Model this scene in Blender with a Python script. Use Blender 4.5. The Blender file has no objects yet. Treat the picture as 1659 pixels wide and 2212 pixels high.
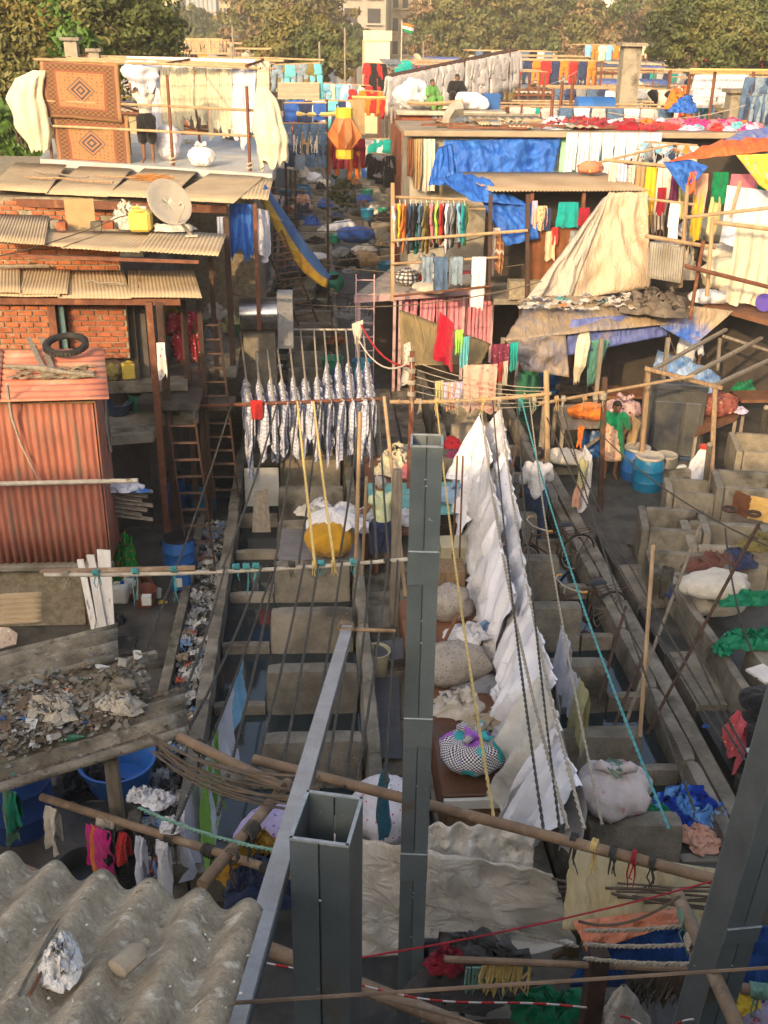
import bpy, bmesh, math, random
import numpy as np
from mathutils import Vector as V, Matrix, noise
random.seed(7)
R = math.radians
S = bpy.context.scene
COL = S.collection
# ---------------------------------------------------------------- camera, sky, sun, exposure
W0, H0, FPX, CAMZ = 1659.0, 2212.0, 2275.0, 8.3
_p, _y, _r = R(24.5), R(3.9), R(0.8)
fw = V((math.sin(_y)*math.cos(_p), math.cos(_y)*math.cos(_p), -math.sin(_p)))
_rt = V((math.cos(_y), -math.sin(_y), 0)); _up = _rt.cross(fw)
rt = _rt*math.cos(_r)+_up*math.sin(_r); up = -_rt*math.sin(_r)+_up*math.cos(_r)
cd = bpy.data.cameras.new("camera"); cam = bpy.data.objects.new("camera", cd); COL.objects.link(cam)
cd.sensor_fit = 'HORIZONTAL'; cd.sensor_width = 36; cd.lens = 36*FPX/W0; cd.clip_start = .05; cd.clip_end = 3000
cam.matrix_world = Matrix(((rt.x, up.x, -fw.x, 0), (rt.y, up.y, -fw.y, 0), (rt.z, up.z, -fw.z, CAMZ), (0, 0, 0, 1)))
S.camera = cam
SUN_EL, SUN_AZ = R(21), R(24)            # light travels towards +Y and +X (azimuth measured from +Y towards +X)
wd = bpy.data.worlds.new("World"); S.world = wd; wd.use_nodes = True
nt = wd.node_tree; nt.nodes.clear()
sky = nt.nodes.new('ShaderNodeTexSky'); sky.sky_type = 'NISHITA'; sky.sun_disc = False
sky.sun_elevation = SUN_EL; sky.sun_rotation = SUN_AZ+math.pi; sky.air_density = 1.0; sky.dust_density = 6; sky.ozone_density = 0.4
bg = nt.nodes.new('ShaderNodeBackground'); bg.inputs[1].default_value = .15
wo = nt.nodes.new('ShaderNodeOutputWorld'); nt.links.new(sky.outputs[0], bg.inputs[0]); nt.links.new(bg.outputs[0], wo.inputs[0])
sd = bpy.data.lights.new("sun", 'SUN'); sd.energy = 2.0; sd.angle = R(.6); sd.color = (1, .67, .34)
sun = bpy.data.objects.new("sun", sd); COL.objects.link(sun)
_sd = V((math.sin(SUN_AZ)*math.cos(SUN_EL), math.cos(SUN_AZ)*math.cos(SUN_EL), -math.sin(SUN_EL)))
sun.rotation_euler = _sd.to_track_quat('-Z', 'Y').to_euler()
vs = S.view_settings; vs.view_transform = 'Standard'; vs.look = 'None'; vs.exposure = 1.25; vs.gamma = 1
S.cycles.use_denoising = True; S.cycles.max_bounces = 6; S.cycles.diffuse_bounces = 3; S.cycles.glossy_bounces = 3
S.cycles.volume_bounces = 0; S.cycles.transparent_max_bounces = 6

def _ray(x, y): return fw+rt*((x-W0/2)/FPX)-up*((y-H0/2)/FPX)
def G(x, y, z=0.0):
    "point of the photograph on the level z"
    d = _ray(x, y); return V((0, 0, CAMZ))+d*((z-CAMZ)/d.z)
def D(x, y, Y):
    "point of the photograph at the distance Y along the lane"
    d = _ray(x, y); return V((0, 0, CAMZ))+d*(Y/d.y)
def rnd(a, b): return random.uniform(a, b)
def nz(p, s=1.0, o=0): return noise.noise(V(p)*s+V((o*7.3, o*3.1, o*1.7)))
Z = V((0, 0, 1))

# ---------------------------------------------------------------- materials
_mats = {}
class N:
    def __init__(s, name):
        s.m = bpy.data.materials.new(name); s.m.use_nodes = True; s.t = s.m.node_tree
        s.b = s.t.nodes['Principled BSDF']; s._co = None
    def n(s, ty, **k):
        o = s.t.nodes.new(ty)
        for a, b in k.items(): setattr(o, a, b)
        return o
    def l(s, a, b): s.t.links.new(a, b)
    def math(s, op, a, b=None, c=None):
        o = s.n('ShaderNodeMath', operation=op)
        for i, q in enumerate((a, b, c)):
            if q is None: continue
            if isinstance(q, (int, float)): o.inputs[i].default_value = q
            else: s.l(q, o.inputs[i])
        return o.outputs[0]
    def co(s, kind='Object', stretch=(1, 1, 1)):
        tc = s.n('ShaderNodeTexCoord'); oi = s.n('ShaderNodeObjectInfo')
        mp = s.n('ShaderNodeMapping'); mp.inputs[3].default_value = stretch
        s.l(tc.outputs[kind], mp.inputs[0])
        if kind == 'Object':
            k = s.math('MULTIPLY', oi.outputs['Random'], 37.0); cb = s.n('ShaderNodeCombineXYZ')
            s.l(k, cb.inputs[0]); s.l(k, cb.inputs[1]); s.l(cb.outputs[0], mp.inputs[1])
        return mp.outputs[0]
    def noise(s, co, sc, det=5, ro=.6, dist=0):
        o = s.n('ShaderNodeTexNoise'); o.inputs['Scale'].default_value = sc; o.inputs['Detail'].default_value = det
        o.inputs['Roughness'].default_value = ro; o.inputs['Distortion'].default_value = dist; s.l(co, o.inputs['Vector']); return o.outputs[0]
    def ramp(s, fac, lo, hi, c1=(0, 0, 0), c2=(1, 1, 1)):
        o = s.n('ShaderNodeValToRGB'); e = o.color_ramp.elements
        e[0].position = lo; e[1].position = hi; e[0].color = (*c1, 1); e[1].color = (*c2, 1); s.l(fac, o.inputs[0]); return o.outputs[0]
    def mix(s, fac, a, b, mode='MIX'):
        o = s.n('ShaderNodeMix', data_type='RGBA', blend_type=mode)
        for i, q in ((0, fac), (6, a), (7, b)):
            if isinstance(q, (int, float)): o.inputs[i].default_value = q
            elif isinstance(q, tuple): o.inputs[i].default_value = (*q, 1)
            else: s.l(q, o.inputs[i])
        return o.outputs[2]
    def done(s, col, ro=.8, me=0., bump=None, bst=.3, bd=.01, spec=.3):
        if isinstance(col, tuple): s.b.inputs['Base Color'].default_value = (*col, 1)
        else: s.l(col, s.b.inputs['Base Color'])
        if isinstance(ro, (int, float)): s.b.inputs['Roughness'].default_value = ro
        else: s.l(ro, s.b.inputs['Roughness'])
        s.b.inputs['Metallic'].default_value = me; s.b.inputs['Specular IOR Level'].default_value = spec
        if bump is not None:
            o = s.n('ShaderNodeBump'); o.inputs['Strength'].default_value = bst; o.inputs['Distance'].default_value = bd
            s.l(bump, o.inputs['Height']); s.l(o.outputs[0], s.b.inputs['Normal'])
        return s.m
def M(name, c1, c2=None, sc=3, ro=.85, me=0, bump=.3, bs=40, c3=None, s3=1.2, lo3=.55, hi3=.62, stretch=(1, 1, 1), spec=.3, bd=.01, var=.12, lo=.38, hi=.62, c4=None, s4=25, lo4=.66):
    if name in _mats: return _mats[name]
    k = N(name); co = k.co('Object', stretch)
    c2 = c2 or tuple(x*.7 for x in c1)
    c = k.ramp(k.noise(co, sc, 6, .65), lo, hi, c1, c2)
    if c3: c = k.mix(k.ramp(k.noise(co, s3, 5, .6, .3), lo3, hi3), c, c3)
    if c4: c = k.mix(k.ramp(k.noise(co, s4, 4, .75, .6), lo4, lo4+.03), c, c4)
    fn = k.noise(co, bs, 3, .6)
    g = k.ramp(fn, .2, .8, (1-var,)*3, (1+var*.6,)*3)
    c = k.mix(1., c, g, 'MULTIPLY')
    oi = k.n('ShaderNodeObjectInfo'); hs = k.n('ShaderNodeHueSaturation'); k.l(c, hs.inputs['Color'])
    k.l(k.math('MULTIPLY_ADD', oi.outputs['Random'], .24, .88), hs.inputs['Value'])
    _mats[name] = k.done(hs.outputs[0], ro, me, fn if bump else None, bump, bd, spec); return _mats[name]
def cloth(name, c, dirt=.12, sc=2.2, trans=.0):
    if name in _mats: return _mats[name]
    k = N(name); co = k.co()
    c2 = tuple(max(0, x*(1-dirt*1.6)) for x in c)
    col = k.ramp(k.noise(co, sc, 6, .6), .35, .7, c, c2)
    w = k.noise(co, 16, 5, .7, .6)
    col = k.mix(1., col, k.ramp(k.noise(co, 7, 6, .7), .25, .75, (.8, .8, .8), (1.1, 1.1, 1.1)), 'MULTIPLY')
    k.b.inputs['Sheen Weight'].default_value = .15
    m = k.done(col, .95, 0, w, .75, .045, .1)
    if trans:
        tr = k.n('ShaderNodeBsdfTranslucent'); k.l(col, tr.inputs[0]); ms = k.n('ShaderNodeMixShader'); ms.inputs[0].default_value = trans
        k.l(k.b.outputs[0], ms.inputs[1]); k.l(tr.outputs[0], ms.inputs[2]); k.l(ms.outputs[0], k.t.nodes['Material Output'].inputs[0])
    _mats[name] = m; return m
def printed(name, base, spots, sc=14, thr=.3, hi=None):
    "cloth with scattered round motifs of several colours"
    if name in _mats: return _mats[name]
    k = N(name); co = k.co()
    vo = k.n('ShaderNodeTexVoronoi'); vo.inputs['Scale'].default_value = sc; k.l(co, vo.inputs['Vector'])
    c = base; f = k.ramp(vo.outputs['Distance'], thr-.06, thr, (1, 1, 1), (0, 0, 0))
    sp = k.n('ShaderNodeValToRGB'); sp.color_ramp.interpolation = 'CONSTANT'
    for i, q in enumerate(spots):
        e = sp.color_ramp.elements[i] if i < 2 else sp.color_ramp.elements.new(i/len(spots))
        e.position = i/len(spots); e.color = (*q, 1)
    if len(spots) == 1: sp.color_ramp.elements[1].color = (*spots[0], 1)
    sx = k.n('ShaderNodeSeparateColor'); k.l(vo.outputs['Color'], sx.inputs[0]); k.l(sx.outputs[0], sp.inputs[0])
    c = k.mix(f, base, sp.outputs[0]); w = k.noise(co, 12, 5, .7, .5)
    c = k.mix(1., c, k.ramp(k.noise(co, 6, 5, .7), .25, .75, (.78, .78, .78), (1.1, 1.1, 1.1)), 'MULTIPLY')
    _mats[name] = k.done(c, .95, 0, w, .6, .03, .1); return _mats[name]
def plaid(name, base, line, f=16, wd=.22, line2=None):
    if name in _mats: return _mats[name]
    k = N(name); tc = k.n('ShaderNodeTexCoord'); sp = k.n('ShaderNodeSeparateXYZ'); k.l(tc.outputs['UV'], sp.inputs[0])
    def ln(o, f, w): return k.math('LESS_THAN', k.math('FRACT', k.math('MULTIPLY', o, f)), w)
    a, b = ln(sp.outputs[0], f, wd), ln(sp.outputs[1], f, wd)
    c = k.mix(k.math('MULTIPLY', a, .8), base, line); c = k.mix(k.math('MULTIPLY', b, .8), c, line)
    if line2: c = k.mix(k.math('MULTIPLY', ln(sp.outputs[0], f/3, .15), .8), c, line2); c = k.mix(k.math('MULTIPLY', ln(sp.outputs[1], f/3, .15), .8), c, line2)
    co = k.co(); w = k.noise(co, 14, 5, .7, .5)
    _mats[name] = k.done(c, .95, 0, w, .6, .03, .1); return _mats[name]
def tarp(name, c, c2=None, dust=None, lo3=.5, s3=.9, fs=(5, 1.2, 2)):
    "woven plastic sheet with creases, faded in places"
    if name in _mats: return _mats[name]
    k = N(name); co = k.co(); co2 = k.co('Object', fs)
    c2 = c2 or tuple(min(1, x*1.35+.02) for x in c)
    w = k.noise(co2, 1.6, 6, .6, .8)
    col = k.ramp(w, .35, .7, c, c2)
    if dust: col = k.mix(k.ramp(k.noise(co, s3, 6, .6, .4), lo3, lo3+.12), col, dust)
    _mats[name] = k.done(col, .55, 0, w, .9, .08, .4); return _mats[name]
CONC = M('concrete', (.25, .225, .178), (.13, .116, .09), 2.2, .8, 0, .7, 30, (.06, .054, .04), 1.3, .53, .66, bd=.02, c4=(.3, .27, .21), s4=9, lo4=.66)
CONCL = M('concrete_light', (.3, .265, .2), (.18, .157, .118), 2.6, .8, 0, .7, 30, (.08, .07, .052), 1.5, .56, .68, bd=.02)
CONCD = M('concrete_dark', (.09, .081, .067), (.048, .044, .037), 2.6, .55, 0, .5, 25, (.03, .029, .026), 1.5, .5, .62, bd=.015, spec=.45)
PLASTER = M('plaster_dirty', (.42, .39, .32), (.26, .235, .19), 1.6, .85, 0, .4, 25, (.16, .13, .09), 1.3, .58, .68)
BRICK = M('brick_clay', (.44, .145, .06), (.28, .09, .042), 5, .9, 0, .8, 40, (.36, .26, .17), 4, .56, .7, var=.28)
BRICKB = M('brick_dark', (.35, .11, .05), (.23, .07, .035), 6, .9, 0, .6, 50, (.34, .24, .16), 3, .62, .74, var=.2)  # darker brick, also the shaded copy of the clay brick
MORTAR = M('mortar', (.33, .285, .2), (.2, .17, .12), 9, .95, 0, .9, 30, bd=.03)
ASB = M('cement_sheet', (.4, .335, .235), (.24, .195, .135), 9, .9, 0, .9, 70, (.52, .47, .37), 16, .57, .66, var=.3, c4=(.13, .105, .07), s4=13, lo4=.64)
ASBD = M('cement_sheet_old', (.27, .24, .185), (.12, .105, .08), 3, .9, 0, .6, 50, (.34, .315, .26), 5, .58, .7, stretch=(1, 1.6, 1.6), var=.25, c4=(.08, .07, .055), s4=11, lo4=.62)
TIN = M('tin_sheet_dusty', (.46, .355, .22), (.37, .28, .17), 1.4, .8, 0, .3, 50, (.27, .17, .095), 1.8, .64, .76)
TINR = M('tin_sheet_red', (.4, .15, .1), (.28, .105, .075), 2.5, .65, 0, .3, 40, (.23, .15, .11), 2, .5, .7, stretch=(4, 4, .7))
TINP = M('tin_sheet_pink', (.62, .24, .15), (.52, .17, .1), 2.5, .65, 0, .3, 40, (.5, .36, .24), 1.6, .55, .72)
TING = M('tin_sheet_grey', (.38, .36, .31), (.26, .24, .2), 2, .6, .2, .3, 40, (.3, .15, .07), 2, .62, .75)
RUST = M('rusty_steel', (.19, .075, .04), (.12, .05, .03), 8, .8, .1, .5, 60, (.28, .13, .06), 5, .6, .72)
RUSTD = M('dark_rusty_steel', (.085, .048, .033), (.05, .032, .026), 8, .75, .1, .5, 60, (.14, .06, .035), 5, .6, .72)
BAMBOO = M('bamboo', (.42, .3, .17), (.3, .2, .11), 5, .75, 0, .3, 50, stretch=(1, 1, .3))
WOOD = M('timber', (.32, .22, .13), (.2, .135, .08), 5, .85, 0, .5, 40, stretch=(4, 4, .6))
WOODG = M('weathered_timber', (.27, .235, .185), (.17, .145, .11), 5, .9, 0, .6, 40, stretch=(4, 4, .6))
WOODB = M('brown_board', (.2, .095, .05), (.13, .06, .033), 4, .7, 0, .3, 40)
PIPE = M('brown_pipe', (.25, .17, .105), (.17, .115, .075), 6, .7, .1, .4, 60, (.33, .25, .17), 4, .58, .7)
GI = M('white_pole', (.5, .46, .38), (.34, .3, .24), 6, .6, .1, .3, 60, (.13, .1, .08), 5, .6, .68)
STEELG = M('grey_painted_steel', (.175, .21, .22), (.13, .16, .17), 1.5, .34, .25, .15, 90, (.15, .125, .095), 2.2, .62, .72, spec=.5, c4=(.27, .3, .31), s4=22, lo4=.67)
STEELB = M('weathered_grey_steel', (.16, .175, .175), (.11, .12, .12), 2, .4, .4, .2, 60, (.15, .09, .045), 3, .64, .74)
WELD = M('pale_weld', (.42, .46, .48), (.3, .33, .35), 30, .6, .3, .8, 60)
BLKROPE = M('dark_rope', (.085, .08, .068), (.05, .048, .042), 20, .95, 0, .6, 90)
WROPE = M('pale_rope', (.46, .41, .32), (.3, .26, .2), 20, .95, 0, .6, 90)
YROPE = M('yellow_rope', (.68, .52, .2), (.52, .38, .14), 20, .9, 0, .6, 90)
TROPE = M('teal_rope', (.1, .36, .37), (.06, .25, .26), 20, .9, 0, .6, 90)
GROPE = M('green_rope', (.2, .36, .28), (.14, .25, .2), 20, .9, 0, .6, 90)
REDROPE = M('red_rope', (.42, .03, .04), (.28, .02, .03), 20, .9, 0, .6, 90)
CABLE = M('cable_brown', (.14, .105, .075), (.09, .07, .05), 10, .7, 0, .3, 60)
RUBBER = M('black_rubber', (.03, .028, .026), (.02, .02, .02), 10, .7, 0, .4, 80, (.12, .1, .075), 4, .55, .7)
def plastic(name, c, ro=.38, dust=(.25, .22, .17)):
    return M(name, c, tuple(x*.82 for x in c), 2, ro, 0, .1, 30, dust, 3, .66, .82, spec=.5)
BLUEP = plastic('blue_plastic', (.02, .11, .36)); TEALP = plastic('teal_plastic', (.012, .17, .33)); GREENP = plastic('green_plastic', (.02, .26, .16))
NAVYP = plastic('navy_plastic', (.025, .06, .13)); YELP = plastic('yellow_plastic', (.55, .42, .08)); WHP = plastic('white_plastic', (.68, .68, .62)); BLACKP = plastic('black_plastic', (.02, .02, .022)); BROWNP = plastic('brown_plastic', (.16, .05, .03)); CREAMP = plastic('cream_plastic', (.52, .48, .33))
WHITE = cloth('white_cloth', (.84, .84, .88), .06, 1.5, .15); WHITEB = cloth('white_bluish_cloth', (.72, .74, .84), .06, 1.5, .1); CREAM = cloth('cream_cloth', (.78, .72, .54), .1, 1.4, .12)
OFFW = cloth('offwhite_cloth', (.66, .61, .52), .14); SACK = cloth('sack_cloth', (.5, .45, .37), .22)
REDC = cloth('red_cloth', (.5, .03, .03)); MAROON = cloth('maroon_cloth', (.3, .012, .03)); PINK = cloth('pink_cloth', (.66, .2, .27), .15); HOTP = cloth('magenta_cloth', (.55, .02, .2)); ORANGE = cloth('orange_cloth', (.75, .2, .03)); YEL = cloth('yellow_cloth', (.75, .48, .03)); MUST = cloth('mustard_cloth', (.56, .3, .025), .2)
NAVY = cloth('navy_cloth', (.03, .045, .11)); BLUEC = cloth('blue_cloth', (.04, .12, .45)); DENIM = cloth('denim_cloth', (.1, .17, .29), .3, 8); DENIML = cloth('pale_denim_cloth', (.25, .33, .42), .3, 8); DENIMD = cloth('dark_denim_cloth', (.04, .07, .14), .3, 8); SKYC = cloth('sky_blue_cloth', (.24, .53, .76), .08, 2, .15); TEALC = cloth('teal_cloth', (.01, .32, .3)); GREENC = cloth('green_cloth', (.005, .24, .1), .3, 5); LIME = cloth('lime_cloth', (.35, .7, .1)); LAV = cloth('lavender_cloth', (.55, .5, .68), .1)
BLACKC = cloth('black_cloth', (.016, .016, .018)); GREYC = cloth('grey_cloth', (.26, .27, .29), .2); SILVER = cloth('silver_grey_cloth', (.5, .48, .48), .2); BROWNC = cloth('brown_cloth', (.22, .085, .035), .2); OLIVE = cloth('olive_cloth', (.2, .17, .06), .2); PEACH = cloth('peach_cloth', (.75, .42, .3), .12); TANC = cloth('tan_cloth', (.42, .29, .15), .2); PALEY = cloth('pale_yellow_cloth', (.66, .62, .3), .12, 2, .1); AQUA = cloth('aqua_cloth', (.15, .55, .62)); DKTEAL = cloth('deep_teal_cloth', (.004, .12, .17)); PLUM = cloth('plum_cloth', (.15, .02, .09))
BLUET = tarp('blue_tarp', (.008, .07, .36), (.03, .16, .56)); BLUETD = tarp('blue_tarp_dusty', (.03, .12, .5), (.1, .22, .6), (.38, .29, .19), .44); GREYT = tarp('grey_tarp_dusty', (.16, .16, .22), (.25, .22, .2), (.34, .26, .17), .4)

# ---------------------------------------------------------------- mesh building
ORG = {}
class MB:
    def __init__(s): s.v = []; s.f = []; s.u = []; s.mi = []; s.cur = 0
    def add(s, vs, fs, uv=None):
        o = len(s.v); s.v.extend(tuple(q) for q in vs); s.f.extend(tuple(i+o for i in q) for q in fs); s.mi.extend([s.cur]*len(fs))
        s.u.extend(uv if uv else [(q[0], q[2]) for q in vs]); return s
    def box(s, c, d, rz=0, m=None, bev=0):
        x, y, z = d[0]/2, d[1]/2, d[2]/2; m = m or Matrix.Rotation(rz, 3, 'Z'); c = V(c)
        if bev:
            b = min(bev, x*.9, y*.9, z*.9); vs = []; ix = {}
            for sx in (-1, 1):
                for sy in (-1, 1):
                    for sz in (-1, 1):
                        for a in range(3):
                            q = [sx*x, sy*y, sz*z]
                            for k in range(3):
                                if k != a: q[k] -= (sx, sy, sz)[k]*b
                            ix[sx, sy, sz, a] = len(vs); vs.append(c+m@V(q))
            fs = []
            for a in range(3):
                o1, o2 = [k for k in range(3) if k != a]
                for sg in (-1, 1):
                    def key(p, q):
                        t = [0, 0, 0]; t[a] = sg; t[o1] = p; t[o2] = q; return ix[t[0], t[1], t[2], a]
                    fs.append((key(-1, -1), key(1, -1), key(1, 1), key(-1, 1)))
                for p in (-1, 1):
                    for q in (-1, 1):
                        def k2(e, ax):
                            t = [0, 0, 0]; t[a] = e; t[o1] = p; t[o2] = q; return ix[t[0], t[1], t[2], ax]
                        fs.append((k2(-1, o1), k2(1, o1), k2(1, o2), k2(-1, o2)))
            for sx in (-1, 1):
                for sy in (-1, 1):
                    for sz in (-1, 1): fs.append(tuple(ix[sx, sy, sz, a] for a in range(3)))
            return s.add(vs, fs)
        vs = [c+m@V((a*x, b*y, e*z)) for a in (-1, 1) for b in (-1, 1) for e in (-1, 1)]
        return s.add(vs, [(0, 1, 3, 2), (4, 6, 7, 5), (0, 4, 5, 1), (2, 3, 7, 6), (0, 2, 6, 4), (1, 5, 7, 3)])
    def beam(s, a, b, w, h=None, bev=0):
        a, b = V(a), V(b); d = (b-a); L = d.length; d.normalize(); h = h or w
        sx = d.cross(Z)
        if sx.length < 1e-3: sx = V((1, 0, 0))
        sx.normalize(); sy = sx.cross(d)
        return s.box((a+b)/2, (w, h, L), 0, Matrix((sx, sy, d)).transposed(), bev)
    def tube(s, pts, r, n=6, cap=True, uvs=1):
        pts = [V(p) for p in pts]; K = len(pts); rs = r if isinstance(r, (list, tuple)) else [r]*K
        vs = []; uv = []; t0 = None; L = 0
        for i, p in enumerate(pts):
            t = (pts[min(i+1, K-1)]-pts[max(i-1, 0)])
            if t.length < 1e-6: t = V((0, 0, 1))
            t.normalize()
            if t0 is None:
                a = t.cross(Z)
                if a.length < .05: a = t.cross(V((1, 0, 0)))
            else: a = a-t*a.dot(t)
            a.normalize(); b = t.cross(a); t0 = t
            if i: L += (p-pts[i-1]).length
            for k in range(n):
                w = 2*math.pi*k/n; q = rs[i]; q = q if isinstance(q, tuple) else (q, q)
                vs.append(p+a*math.cos(w)*q[0]+b*math.sin(w)*q[1]); uv.append((w*.1*uvs, L))
        fs = [(i*n+k, i*n+(k+1) % n, (i+1)*n+(k+1) % n, (i+1)*n+k) for i in range(K-1) for k in range(n)]
        if cap: fs += [tuple(range(n))[::-1], tuple((K-1)*n+k for k in range(n))]
        return s.add(vs, fs, uv)
    def lathe(s, prof, c=(0, 0, 0), n=16, m=None, cap=False):
        c = V(c); vs = []
        for r, z in prof:
            for k in range(n):
                w = 2*math.pi*k/n; q = V((r*math.cos(w), r*math.sin(w), z)); vs.append(c+(m@q if m else q))
        K = len(prof); fs = [(i*n+k, i*n+(k+1) % n, (i+1)*n+(k+1) % n, (i+1)*n+k) for i in range(K-1) for k in range(n)]
        if cap: fs += [tuple(range(n))[::-1], tuple((K-1)*n+k for k in range(n))]
        return s.add(vs, fs)
    def grid(s, fn, nu, nv, su=1, sv=1, wrap=False):
        vs = []; uv = []; cu = nu if wrap else nu+1
        for j in range(nv+1):
            for i in range(cu): vs.append(fn(i/nu, j/nv)); uv.append((i/nu*su, j/nv*sv))
        fs = [(j*cu+i, j*cu+(i+1) % cu, (j+1)*cu+(i+1) % cu, (j+1)*cu+i) for j in range(nv) for i in range(nu)]
        return s.add(vs, fs, uv)
    def poly(s, pts, th, d=None):
        "flat outline with a thickness"
        pts = [V(p) for p in pts]; n = len(pts)
        if d is None: d = (pts[1]-pts[0]).cross(pts[2]-pts[0]).normalized()
        d = V(d)*th; vs = pts+[p+d for p in pts]
        return s.add(vs, [tuple(range(n))[::-1], tuple(range(n, 2*n))]+[(i, (i+1) % n, n+(i+1) % n, n+i) for i in range(n)])
    def build(s, name, mat, parent=None, label=None, cat=None, group=None, kind=None, smooth=True, solid=0, sub=0, org=None, ang=40):
        vs = np.array(s.v, dtype=np.float64)
        if org is None:
            if parent is None and kind != 'structure': lo, hi = vs.min(0), vs.max(0); org = V(((lo[0]+hi[0])/2, (lo[1]+hi[1])/2, lo[2]))
            elif parent is None: org = V((0, 0, 0))
            else: org = ORG[parent]
        me = bpy.data.meshes.new(name); me.from_pydata((vs-np.array(org)).tolist(), [], s.f)
        ul = me.uv_layers.new(name='UVMap'); li = np.empty(len(me.loops), dtype=np.int32); me.loops.foreach_get('vertex_index', li)
        ul.data.foreach_set('uv', np.array(s.u, dtype=np.float32)[li].ravel())
        for m in (mat if isinstance(mat, (list, tuple)) else [mat]): me.materials.append(m)
        if max(s.mi, default=0): me.polygons.foreach_set('material_index', np.array(s.mi, dtype=np.int32))
        if smooth:
            me.polygons.foreach_set('use_smooth', np.ones(len(me.polygons), dtype=bool))
            if ang: me.set_sharp_from_angle(angle=R(ang))
        me.update(); o = bpy.data.objects.new(name, me); COL.objects.link(o)
        ORG[o] = V(org); o.location = V(org)-(ORG[parent] if parent else V((0, 0, 0)))
        if parent: o.parent = parent
        if solid: q = o.modifiers.new('thickness', 'SOLIDIFY'); q.thickness = solid; q.offset = 0
        if sub: q = o.modifiers.new('smooth', 'SUBSURF'); q.levels = sub; q.render_levels = sub
        tag(o, label, cat, group, kind); return o
def tag(o, label=None, cat=None, group=None, kind=None):
    if label: o['label'] = label
    if cat: o['category'] = cat
    if group: o['group'] = group
    if kind: o['kind'] = kind
    return o
def T(name, label, cat, loc, group=None, kind=None):
    o = bpy.data.objects.new(name, None); COL.objects.link(o); o.empty_display_size = .1
    o.location = V(loc); ORG[o] = V(loc); return tag(o, label, cat, group, kind)
def copy_tree(o, loc=None, rz=None, parent=None, sc=None, label=None):
    c = o.copy(); COL.objects.link(c); c.parent = parent
    if loc is not None: c.location = V(loc)
    if rz is not None: c.rotation_euler = (0, 0, rz)
    if sc is not None: c.scale = (sc, sc, sc)
    if label: c['label'] = label
    for ch in o.children: copy_tree(ch, parent=c)
    return c
# ---------------------------------------------------------------- generic makers
def line_pts(a, b, n=8, sag=0, wob=0, o=0):
    a, b = V(a), V(b)
    return [a.lerp(b, i/n)-Z*sag*4*(i/n)*(1-i/n)+V((nz((i*.7, o, 1)), nz((i*.7, o, 5)), nz((i*.7, o, 9))))*wob for i in range(n+1)]
def rope(name, label, a, b, r, mat, sag=0., n=10, twist=0, wob=.0, cat='rope', group=None, pts=None, ends=True):
    pts = pts or line_pts(a, b, n, sag, wob, r*1e4+a[0])
    mb = MB()
    if twist:
        L = sum((pts[i+1]-pts[i]).length for i in range(len(pts)-1)); K = max(20, min(420, int(L/twist*8)))
        ev = []
        for k in range(K+1):
            t = k/K*(len(pts)-1); i = min(int(t), len(pts)-2); ev.append(pts[i].lerp(pts[i+1], t-i))
        d = (pts[-1]-pts[0]).normalized(); sx = d.cross(Z).normalized(); sy = sx.cross(d)
        for ph in (0, math.pi):
            mb.tube([p+(sx*math.cos(k*math.pi/4+ph)+sy*math.sin(k*math.pi/4+ph))*r*.5 for k, p in enumerate(ev)], r*.62, 4)
    else: mb.tube(pts, r, 5)
    return mb.build(name, mat, None, label, cat, group)
def pole(name, label, a, b, r, mat, r2=None, cat='pole', group=None, parent=None, n=8, bend=0, knots=0):
    K = 8; pts = line_pts(a, b, K, -bend); rs = [r+(r2-r)*i/K if r2 else r for i in range(K+1)]
    mb = MB(); mb.tube(pts, rs, n)
    d = (V(b)-V(a)).normalized()
    for i in range(knots):
        p = V(a).lerp(V(b), (i+.5)/knots); mb.tube([p-d*.012, p, p+d*.012], [r, r*1.18, r], n)
    return mb.build(name, mat, parent, label, cat, group)
def lashing(p, d, r, mat, parent=None, turns=4, tail=.12, label=None, name='rope_lashing', cat='rope', group=None):
    "coils of cord round a pole at p with the axis d and loose ends"
    p, d = V(p), V(d).normalized(); a = d.cross(Z)
    if a.length < .1: a = d.cross(V((1, 0, 0)))
    a.normalize(); b = a.cross(d); mb = MB(); pts = []
    for k in range(turns*8+1):
        w = k*math.pi/4; pts.append(p+d*(k/(turns*8)-.5)*turns*.016+(a*math.cos(w)+b*math.sin(w))*(r+.006*(1+.5*math.sin(k*2.3))))
    mb.tube(pts, .0085, 4)
    for k in range(3):
        q = p+d*rnd(-.03, .03)-Z*r; mb.tube([q, q+V((rnd(-.03, .03), rnd(-.03, .03), -tail*rnd(.4, .7))), q+V((rnd(-.05, .05), rnd(-.05, .05), -tail*rnd(.8, 1.3)))], [.008, .007, .004], 4)
    return mb.build(name, mat, parent, label, cat, group)
_ck = [0]
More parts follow.
